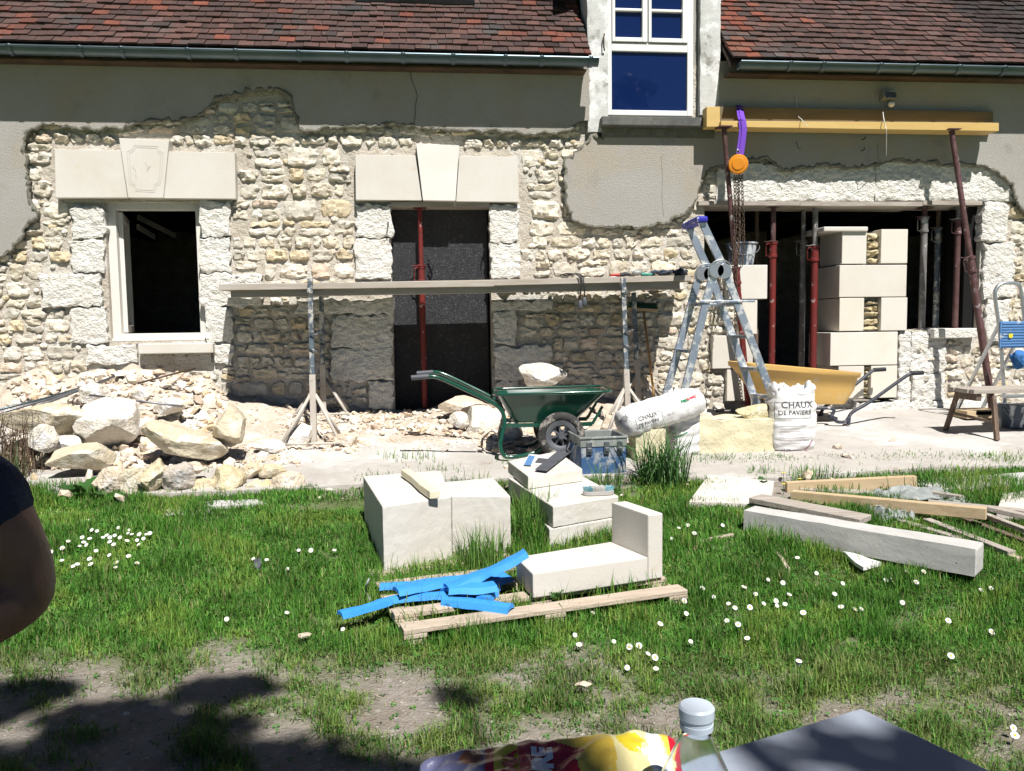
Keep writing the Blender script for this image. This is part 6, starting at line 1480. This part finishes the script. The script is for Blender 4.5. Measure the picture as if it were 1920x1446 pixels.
mb = MB(); [mb.rock(hd+fc*.088+sd_*s*.032+V((0,0,.015)), (.010,.008,.007), 1, 2, 0, 0) for s in (-1, 1)]; mb.build('eyes', M_['toolblack'], per, smooth=True, off=pel)
for H_, s in ((HA, 1), (HA2, -1)):
    dirn = V((.0,-1,-.25)).normalized(); sw = V((1,0,0))
    mb = MB(); mb.rock(H_+dirn*.035, (.042,.055,.016), 2, 3, .05, .0); 
    for k in range(4):
        b0_ = H_+dirn*.075+sw*(-.03+.02*k); L_ = (.065,.078,.072,.058)[k]; mb.tube([b0_, b0_+dirn*L_*.5, b0_+dirn*L_*.8-V((0,0,.012)), b0_+dirn*L_-V((0,0,.028))], [.0095,.009,.008,.006], 8)
    b0_ = H_+sw*s*-.035+dirn*.02; mb.tube([b0_, b0_+sw*s*-.025+dirn*.03, b0_+sw*s*-.03+dirn*.055-V((0,0,.01))], [.012,.011,.008], 8); mb.build('hand', M_['skin'], per, smooth=True, off=pel)
chh = thing('garden_chair', 'plain dark garden chair under the seated person at the left edge', 'chair', (pel.x, pel.y, 0)); mb = MB(); mb.box((pel.x-.30, pel.y-.30, .34), (pel.x+.12, pel.y+.16, .37)); mb.build('seat', M_['plate'], chh, bevel=.005)
for sx, sy in ((-1,-1),(1,-1),(1,1),(-1,1)): mb = MB(); x_ = pel.x-.12+sx*.16; y_ = pel.y-.07+sy*.20; mb.tube([(x_,y_,-.01),(x_,y_,.338)], .014, 8); mb.build('leg', M_['plate'], chh, smooth=True)
mb = MB(); mb.box((pel.x-.22, pel.y+.20, .45), (pel.x+.12, pel.y+.22, .85)); mb.box((pel.x-.20, pel.y+.165, .35), (pel.x-.17, pel.y+.199, .8)); mb.box((pel.x+.07, pel.y+.165, .35), (pel.x+.10, pel.y+.199, .8)); mb.build('backrest', M_['plate'], chh, bevel=.005)

# ================================================================ TREES BEHIND THE CAMERA (cast the foreground shade, reflect in the panes)
def leaves_mesh(clumps, size, seed):
    r = np.random.default_rng(seed); C_ = []
    for c, rad, n in clumps:
        d = r.normal(size=(n, 3)); d /= np.linalg.norm(d, axis=1)[:, None]; C_.append(np.array(c)+d*(r.random((n, 1))**.45)*np.array(rad))
    C_ = np.concatenate(C_); n = len(C_); a = r.normal(size=(n, 3)); a /= np.linalg.norm(a, axis=1)[:, None]; b = r.normal(size=(n, 3)); b -= a*(a*b).sum(1)[:, None]; b /= np.linalg.norm(b, axis=1)[:, None]
    s = size*r.uniform(.6, 1.3, (n, 1)); v = np.stack([C_-a*s, C_+b*s*.45, C_+a*s, C_-b*s*.45], 1).reshape(-1, 3)
    return v, n
def quads_obj(name, v, n, mt, parent, off):
    me = bpy.data.meshes.new(name); me.vertices.add(len(v)); me.vertices.foreach_set('co', (v-np.array(off)).astype(np.float32).ravel()); me.loops.add(4*n); me.loops.foreach_set('vertex_index', np.arange(4*n, dtype=np.int32))
    me.polygons.add(n); me.polygons.foreach_set('loop_start', np.arange(0, 4*n, 4, dtype=np.int32)); me.materials.append(mt); me.update(calc_edges=True); o = bpy.data.objects.new(name, me); link(o); o.parent = parent; return o
def tgt(p, t, r_, n): c = V(p)+SUN*t; return ((c.x, c.y, c.z), r_, n)
tb_ = (1.6, -3.6, 0); tr = thing('broadleaf_tree', 'leafy tree behind the camera that shades the table', 'tree', tb_)
rT = random.Random(11)
cl = [tgt((-.95,1.35,.9),5.2,(.65,.6,.5),2200), tgt((.95,.95,.75),5.0,(.36,.24,.25),330), tgt((.62,.98,.75),5.4,(.20,.12,.15),110), tgt((1.3,.7,.75),5.6,(.5,.4,.4),500), tgt((-.6,.35,.8),5.5,(.32,.3,.4),500), tgt((1.0,.0,.8),5.2,(.5,.3,.3),600), tgt((-.95,.4,.8),5.4,(.7,.5,.4),700)]
for px, py, rx_, ry_, n in ((200,1345,.26,.10,330),(330,1372,.30,.10,380),(120,1420,.40,.10,420),(395,1300,.16,.10,200),(455,1290,.15,.05,90),(500,1420,.38,.07,240),(40,1300,.22,.07,220),(-60,1340,.25,.12,300),(360,1440,.4,.08,300),(860,1305,.10,.03,30),(640,1446,.30,.06,160),(900,1446,.30,.05,120)):
    g_ = G(px, py); cl.append(tgt(g_, 8.0+random.uniform(-.4,.4), (rx_, ry_, .16), int(n*1.5)))
for i in range(20): cl.append(tgt((rT.uniform(-1.5, 2.5), rT.uniform(-2.8,-1.2), .5), rT.uniform(5, 8), (.7,.6,.5), 450))
v, n = leaves_mesh(cl, .05, 3); quads_obj('crown', v, n, M_['leaf'], tr, tb_)
mb = MB(); mb.tube([(1.6,-3.6,-.1),(1.55,-3.6,1.2),(1.65,-3.5,2.6),(1.4,-3.5,5.2),(1.2,-3.4,7.6)], [.2,.17,.14,.10,.05], 12)
tk = mb.build('trunk', M_['bark'], tr, smooth=True)
for c, r_, n in cl[::2]:
    mb = MB(); a = V((1.5,-3.5,2.6+random.random()*2)); b = V(c); mb.tube([a, a.lerp(b,.5)+V((0,0,.2)), b], [.06,.035,.01], 6); mb.build('limb', M_['bark'], tr, smooth=True)
Wp = P(1188, 190, D-.02); inc = (Wp-CAM).normalized(); ref = V((inc.x, -inc.y, inc.z)); tc_ = Wp+ref*30
t2 = thing('broadleaf_tree', 'tall distant tree mirrored in the upper window', 'tree', (tc_.x, tc_.y, 0))
rr = random.Random(4); cl = []
for i in range(46):
    h_ = rr.random(); z_ = tc_.z+1.0-h_*9; k = .35+1.9*math.sin(min(1, h_*1.3+.05)*PI*.5)*(.8); cl.append(((tc_.x+rr.uniform(-1,1)*k, tc_.y+rr.uniform(-1,1)*k, z_), (.55,.55,.5), 170))
v, n = leaves_mesh(cl, .13, 9); quads_obj('crown', v, n, M_['leaf'], t2, (tc_.x, tc_.y, 0))
MB().tube([(tc_.x, tc_.y, -.3), (tc_.x, tc_.y, tc_.z)], [.25,.06], 10).build('trunk', M_['bark'], t2, smooth=True)

# ================================================================ GRASS
def blades(name, pos, length, width, lean, col, mt, kind='stuff', parent=None, off=(0,0,0), flat=.0):
    n = len(pos); r = rng; th = r.uniform(0, 2*PI, n); L = length; d = np.stack([np.cos(th), np.sin(th), np.zeros(n)], 1); s = np.stack([-np.sin(th), np.cos(th), np.zeros(n)], 1)
    up = np.array([0,0,1.0]); le = lean[:, None]; w_ = width[:, None]; L_ = L[:, None]
    m1 = pos+up*L_*.55*np.sqrt(np.clip(1-le**2*.25, .1, 1))+d*L_*le*.25; tip = pos+up*L_*np.clip(1-le**2*.6, .15, 1)+d*L_*le*.9
    v = np.stack([pos-s*w_*.5, pos+s*w_*.5, m1+s*w_*.42, m1-s*w_*.42, tip], 1).reshape(-1, 3)-np.array(off)
    i0 = (np.arange(n)*5)[:, None]; q = i0+np.array([[0,1,2,3]]); t = i0+np.array([[3,2,4]])
    li = np.concatenate([q, t], 1).ravel().astype(np.int32); ls = (np.arange(n)[:, None]*7+np.array([[0,4]])).ravel().astype(np.int32)
    me = bpy.data.meshes.new(name); me.vertices.add(len(v)); me.vertices.foreach_set('co', v.astype(np.float32).ravel()); me.loops.add(len(li)); me.loops.foreach_set('vertex_index', li); me.polygons.add(2*n); me.polygons.foreach_set('loop_start', ls)
    at = me.color_attributes.new('tint', 'FLOAT_COLOR', 'POINT'); c4 = np.ones((n, 5, 4), np.float32); c4[:, :, :3] = col[:, None, :]; at.data.foreach_set('color', c4.ravel())
    me.materials.append(mt); me.update(calc_edges=True); o = bpy.data.objects.new(name, me); link(o)
    if parent: o.parent = parent
    if kind: o['kind'] = kind
    return o
TALL = [(900,1010,70,50,.19),(1000,990,30,70,.22),(975,940,20,40,.18),(1100,1010,70,24,.12),(740,1130,60,30,.08),(1120,1085,120,35,.09),(1450,1020,70,35,.14),(690,1110,50,60,.10),(720,1215,90,30,.10),(1000,1170,200,35,.09),(1240,1130,60,40,.08),(1850,930,120,40,.12),(1280,920,90,40,.07),(200,940,120,20,.09),(30,930,80,60,.16),(420,1030,60,25,.07),(200,1080,90,30,.06),(560,1290,30,20,.06),(1000,1195,120,20,.09),(1640,965,110,40,.09)]
def tallness(px, py):
    h = 0
    for a, b, rx_, ry_, hh_ in TALL:
        k = 1-((px-a)/rx_)**2-((py-b)/ry_)**2
        if k > 0: h = max(h, hh_*min(1, k*1.6))
    return h
# footprints where blocks sit (no grass growing through them)
def inpoly(x, y, poly):
    c = False
    for i in range(len(poly)):
        a, b = poly[i-1], poly[i]
        if (a[1] > y) != (b[1] > y) and x < (b[0]-a[0])*(y-a[1])/(b[1]-a[1])+a[0]: c = not c
    return c
FP = [[(p.x, p.y) for p in (Pz(a, b, zA) for a, b in ((717,950),(846,931),(957,930),(925,896),(820,905),(826,882),(681,893)))],
      [(p.x, p.y) for p in (Pz(a, b, z3) for a, b in ((1030,992),(1148,972),(1100,925),(985,938)))],
      [(p.x, p.y) for p in (Pz(a, b, zS1) for a, b in c_)]]
pos = []; ln = []; wdn = []; le = []; co = []
def addblade(x, y, z, L, w_, lean, c): pos.append((x, y, z)); ln.append(L); wdn.append(w_); le.append(lean); co.append(c)
def gcol(px, py, L):
    k = random.random(); b = random.uniform(.7, 1.3); n = noise.noise(V((px*.008, py*.02, 12)))
    if k < .07+.14*max(0, n): c = (.30,.28,.12)
    elif k < .45: c = (.105,.27,.035)
    elif k < .8: c = (.055,.18,.022)
    else: c = (.17,.33,.06)
    if n < -.1: b *= .8
    if n > .18 and random.random() < .6: c = (.19,.30,.05)
    if py > 1230 and random.random() < .5: c = (.20,.25,.08)
    return tuple(b*1.15*q for q in c)
nb = 0
for it in range(960000):
    u = random.random(); y = math.sqrt(1.2**2+u*(5.75**2-1.2**2)); x = y*random.uniform(-.66, .92) if it < 760000 else y*random.choice((random.uniform(.92, 1.5), random.uniform(-1.0, -.66)))
    if y > TE(x)+.02: continue
    px, py = proj((x, y, gz(x, y)))
    d = dense(px, py); th = tallness(px, py)
    if py < 960: d = max(0, min(1, .65+1.2*noise.noise(V((px*.01, py*.03, 9)))-(.35 if px > 1200 else 0)*(py < 940)))
    cl_ = .5+.9*noise.noise(V((x*9, y*9, 2)))+.5*noise.noise(V((x*25, y*25, 5)))    # tufting
    dd_ = d*1.05 if d > .75 else d*max(0, cl_*1.7)
    if random.random() > max(dd_, .9 if th > .02 else 0): continue
    if random.random() > (.62 if y > 3 else .85): continue
    if any(inpoly(x, y, p_) for p_ in FP): continue
    L = random.uniform(.018, .06)*(.6+.55*d)*(1+.9*max(0, noise.noise(V((x*5, y*5, 31)))+.15))*(1+.5*noise.noise(V((x*2.5, y*2.5, 7))))
    if th > .02 and random.random() < .5: L = max(L, th*random.uniform(.5, 1.15))
    lean = abs(random.gauss(.75, .40)) if L < .07 else abs(random.gauss(.35, .25))
    addblade(x, y, gfn(x, y)-.004, L, random.uniform(.0022,.0040)*(.6+.2*y)*(1 if L < .09 else .9), min(lean, 1.25), gcol(px, py, L))
# tufts in the joints and edges of the terrace
for (px, py, rx_, n, L0) in [(560,938,190,900,.05),(760,868,60,60,.10),(870,915,50,60,.10),(960,880,40,60,.08),(1340,868,60,260,.05),(1450,868,80,260,.04),(1560,865,60,160,.03),(1520,900,50,140,.10),(1430,895,30,80,.07),(1700,862,90,260,.04),(1860,868,90,420,.06),(1800,895,110,420,.07),(1620,898,80,160,.05),(1740,915,80,420,.10),(1560,930,50,120,.06),(700,905,40,80,.06),(820,890,60,60,.07),(1210,905,60,200,.06),(1150,908,60,140,.05),(1330,915,40,120,.05),(395,890,30,60,.04),(330,925,60,120,.05),(120,925,140,600,.08),(1400,1075,60,60,.06),(290,915,50,60,.06)]:
    for _ in range(n):
        a = px+random.gauss(0, rx_*.5); b = py+random.gauss(0, 5); g_ = G(a, b); addblade(g_.x, g_.y, gz(g_.x, g_.y)+.02, L0*random.uniform(.4, 1.3), random.uniform(.004,.006), min(1.2, abs(random.gauss(.5,.35))), gcol(a, b, L0))
# grass coming up through the pallet
for _ in range(2600):
    a = random.uniform(0, PLn); b = random.uniform(.0, .9); q = pA+U_*a+W_*b; q.z = gz(q.x, q.y)
    if any(inpoly(q.x, q.y, p_) for p_ in FP): continue
    if not any(v1 < b < v0 for v1, v0 in ((.09,.19),(.27,.38),(.46,.60),(.68,.80))): continue
    addblade(q.x, q.y, q.z, random.uniform(.09,.18), random.uniform(.003,.005), min(1.1, abs(random.gauss(.5,.3))), gcol(900, 1100, .1))
tag(blades('grass', np.array(pos), np.array(ln), np.array(wdn), np.array(le), np.array(co, dtype=np.float32), M_['grass']), kind='stuff'); print('blades', len(pos))
# ground-hugging clover leaves and straw litter
cv = MB()
for i in range(9000):
    u = random.random(); y = math.sqrt(1.6**2+u*(5.2**2-1.6**2)); x = y*random.uniform(-.6, .85); px, py = proj((x, y, gz(x, y)))
    if y > TE(x): continue
    d = dense(px, py)
    if random.random() > .25+d*.5*(1+noise.noise(V((x*1.5, y*1.5, 8)))): continue
    s = random.uniform(.005,.010); z = gz(x, y)+random.uniform(.008,.03)*d+.006; c = (random.uniform(.08,.13), random.uniform(.22,.32), .05)
    a0 = random.uniform(0, 6.28); tl = V((random.gauss(0,.3), random.gauss(0,.3), 1)).normalized()
    e1 = tl.orthogonal().normalized(); e2 = tl.cross(e1); cc = V((x, y, z))
    for k in range(3):
        a = a0+k*2.09; dd_ = e1*math.cos(a)+e2*math.sin(a); s2 = e1*-math.sin(a)+e2*math.cos(a); cv.add([cc, cc+dd_*s+s2*s*.6, cc+dd_*s*1.5, cc+dd_*s-s2*s*.6], [(0,1,2,3)], 0, c)
tag(cv.build('clover', M_['grass']), kind='stuff')
cv = MB()
for i in range(5200):
    u = random.random(); y = math.sqrt(1.3**2+u*(4.6**2-1.3**2)); x = y*random.uniform(-.62, .88); px, py = proj((x, y, gz(x, y)))
    if py < 1180 and random.random() < .8: continue
    a = random.uniform(0, PI); L = random.uniform(.008,.035); z = gfn(x, y)+.002; c = random.choice(((.55,.46,.30),(.42,.34,.22),(.65,.58,.45),(.25,.19,.12)))
    p = V((x, y, z)); d_ = V((math.cos(a), math.sin(a), random.uniform(-.1,.25)))*L; s = V((-math.sin(a), math.cos(a), 0))*.0012
    cv.add([p-s, p+s, p+d_+s, p+d_-s], [(0,1,2,3)], 0, c)
for i in range(2600):
    u = random.random(); y = math.sqrt(1.3**2+u*(3.3**2-1.3**2)); x = y*random.uniform(-.62, .88); s = random.choice((.002,.003,.004,.007)); b = random.uniform(.5,1.0)
    if dense(*proj((x, y, gz(x, y)))) > .6: continue
    cv.rock((x, y, gfn(x, y)+s*.3), (s*1.3, s, s*.7), i, 1, .3, .6, col=(.62*b,.57*b,.49*b))
tag(cv.build('soil_litter', M_['grass']), kind='stuff')
# ================================================================ PLANTS
def plant(name, label, cat, c, n, L0, wd0, spread, mt='grass', cols=((.04,.10,.025),(.07,.15,.04)), leanm=.4, part='leaves'):
    c = V(c); t = thing(name, label, cat, c); ps = []; 
    for _ in range(n): a = random.uniform(0, 6.28); r_ = spread*math.sqrt(random.random()); ps.append((c.x+r_*math.cos(a), c.y+r_*math.sin(a), c.z))
    k = rng.random((n, 1)); cc = np.array(cols[0])*k+np.array(cols[1])*(1-k)
    blades(part, np.array(ps), L0*rng.uniform(.45, 1.1, n), wd0*rng.uniform(.7, 1.2, n), np.abs(rng.normal(leanm, .25, n)).clip(0, 1.2), cc.astype(np.float32), M_[mt], kind=None, parent=t, off=tuple(c)); return t
g_ = G(1245, 908); plant('reed_clump', 'tall dark green clump of strap leaves in front of the lying sack', 'plant', g_, 230, .50, .010, .17, cols=((.06,.16,.045),(.13,.26,.08)), leanm=.7)
g_ = G(1140, 930); plant('grass_tuft', 'thin grass tuft in front of the blue toolbox', 'grass tuft', g_, 60, .30, .007, .10, cols=((.08,.2,.04),(.16,.28,.08)), leanm=.3)
g_ = G(900, 1060, 0); plant('grass_tuft', 'tall green grass tuft against the white topped limestone block', 'grass tuft', V((g_.x, g_.y-.05, g_.z)), 260, .26, .0055, .12, cols=((.10,.24,.04),(.20,.36,.08)), leanm=.25)
g_ = G(1000, 1010, 0); plant('grass_tuft', 'tall green grass tuft left of the stepped stack', 'grass tuft', V((g_.x, g_.y, g_.z)), 200, .34, .007, .12, cols=((.10,.24,.04),(.20,.36,.08)), leanm=.25)
g_ = G(20, 900); plant('dry_bush', 'bush of dry brown stems at the left edge in front of the rods', 'bush', V((g_.x-.05, g_.y, g_.z)), 420, .62, .006, .26, mt='drygrass', cols=((.6,.55,.5),(1.1,.9,.8)), leanm=.35, part='stems')
g_ = G(-40, 960); plant('dry_bush', 'lower dry grassy clump behind the seated person', 'bush', V((g_.x, g_.y, g_.z)), 300, .45, .007, .3, mt='grass', cols=((.05,.11,.03),(.18,.17,.07)), leanm=.45, part='stems')
def broadleaf(c, n, L0, label):
    t = thing('dock_plant', label, 'plant', c, group='broad leaved weeds'); c = V(c)
    for k in range(n):
        a = 6.28*k/n+random.uniform(-.3,.3); el = random.uniform(.5, 1.2); L = L0*random.uniform(.6, 1.1); d = V((math.cos(a)*math.cos(el), math.sin(a)*math.cos(el), math.sin(el))); s = d.cross(V((0,0,1))).normalized(); v = []; f = []
        for i in range(9):
            t_ = i/8; w_ = L*.19*math.sin(PI*min(1, t_**.8))+.003; p = c+d*L*t_-V((0,0,.35*L*t_*t_)); u = V((0,0,.25*w_))
            wv = .006*math.sin(t_*22)
            v += [p-s*w_+u+V((0,0,wv)), p, p+s*w_+u-V((0,0,wv))]
        for i in range(8): f += [(3*i, 3*i+1, 3*i+4, 3*i+3), (3*i+1, 3*i+2, 3*i+5, 3*i+4)]
        mb = MB(); b_ = random.uniform(.7,1.2); mb.add(v, f, 0, (.05*b_,.14*b_,.03*b_)); mb.build('leaf', M_['grass'], t, smooth=True)
broadleaf(G(160, 935), 9, .30, 'large leaved dock weed beside the brick shaped ochre stone'); broadleaf(G(225, 945), 7, .16, 'low broad leaved weed at the foot of the front row of stones'); broadleaf(G(1430, 912), 7, .12, 'small broad leaved weed growing beside the tilted paving slab'); broadleaf(G(1045, 1120, .1), 5, .07, 'tiny broad leaved weed at the front of the L shaped block')
for px, py, lb in ((1469,896,'upper yellow dandelion flower left of the pine batten'),(1469,918,'lower yellow dandelion flower beside the pointed pine timber'),(1499,908,'small yellow dandelion flower at the tip of the pine batten')):
    g_ = G(px, py+10); h_ = .075; t = thing('dandelion', lb, 'flower', g_, group='yellow dandelions'); mb = MB(); mb.tube([g_, g_+V((0,0,h_))], .002, 5); mb.build('stem', M_['stem'], t)
    mb = MB(); c = g_+V((0,-.004,h_))
    for k in range(26): a = k*2.4; r_ = .019*math.sqrt((k+6)/32); e = V((math.cos(a), math.sin(a), .25)); s = V((-math.sin(a), math.cos(a), 0))*.003; mb.add([c-s, c+s, c+e*r_+s, c+e*r_-s], [(0,1,2,3)])
    mb.build('petals', M_['pollen'], t)
DA = [(165,975),(172,994),(182,996),(154,1008),(168,1010),(157,1017),(149,1024),(162,1022),(128,1015),(117,1028),(95,1035),(116,1051),(145,1058),(168,1048),(180,1033),(205,1041),(217,1064),(193,1008),(200,1004),(206,1008),(215,1004),(225,1008),(206,1016),(213,1021),(222,990),(242,994),(247,1002),(238,1014),(261,1002),(257,1013),(269,1010),(274,1002),(281,1000),(260,1021),(257,1056),(218,1055),(241,1043),(560,1032),(583,1032),(539,1067),(425,1161),(538,1149),(627,1032),(475,1048),(500,1050),(240,1000),(170,1058),(137,1062),
 (1317,1103),(1338,1119),(1366,1132),(1378,1140),(1406,1139),(1417,1114),(1440,1087),(1468,1093),(1480,1115),(1455,1127),(1457,1136),(1472,1133),(1395,1101),(1432,1132),(1283,1127),(1287,1150),(1363,1164),(1384,1171),(1401,1197),(1295,1203),(1495,1046),(1531,1075),(1580,1094),(1565,1114),(1577,1138),(1604,1143),(1615,1142),(1506,1149),(1661,1088),(1673,1087),(1700,1072),(1732,1072),(1718,1092),(1692,1130),(1840,1107),(1858,1103),(1778,1164),(1859,1185),(1783,1230),(1498,1240),(1078,1191),(1112,1149),(1086,1209),(1151,1203),(1180,1213),(1198,1211),(1215,1226),(1228,1233),(1238,1170),(1286,1152),(1176,1252),(1230,1254),(1496,1243),(1900,1365),(1903,1379),(1273,990),(1290,985),(1302,1000),(1355,985),(1260,1010),(1140,1088),(1150,1098),(1120,1104),(643,1180),(1020,1092)]
proto = None
def mkdaisy():
    t = thing('daisy', 'small white daisy with a yellow centre in the lawn', 'flower', (0,0,0), group='daisies in the lawn', local=True)
    mb = MB(); mb.tube([(0,0,-.06),(0,0,0)], .0012, 5); mb.build('stem', M_['stem'], t, off=(0,0,0))
    mb = MB()
    for k in range(16):
        a = 2*PI*k/16; e = V((math.cos(a), math.sin(a), .12)); s = V((-math.sin(a), math.cos(a), 0)); mb.add([e*.003-s*.0008, e*.003+s*.0008, e*.010+s*.0022, e*.0125, e*.010-s*.0022], [(0,1,2,3,4)])
    mb.build('petals', M_['petal'], t, off=(0,0,0))
    MB().lathe([(.0045,0),(.004,.002),(0,.003)], n=10).build('centre', M_['pollen'], t, smooth=True, off=(0,0,0)); return t
for i, (px, py) in enumerate(DA):
    h_ = random.uniform(.035,.06); g_ = G(px, py, h_)
    if i == 0: t = mkdaisy(); proto = t
    else:
        t = proto.copy(); link(t)
        for chd in proto.children: c = chd.copy(); link(c); c.parent = t
    t.location = g_; t.rotation_euler = (random.uniform(.2,1.0), random.uniform(-.4,.4), 0); s = random.uniform(.8,1.15); t.scale = (s,s,s)
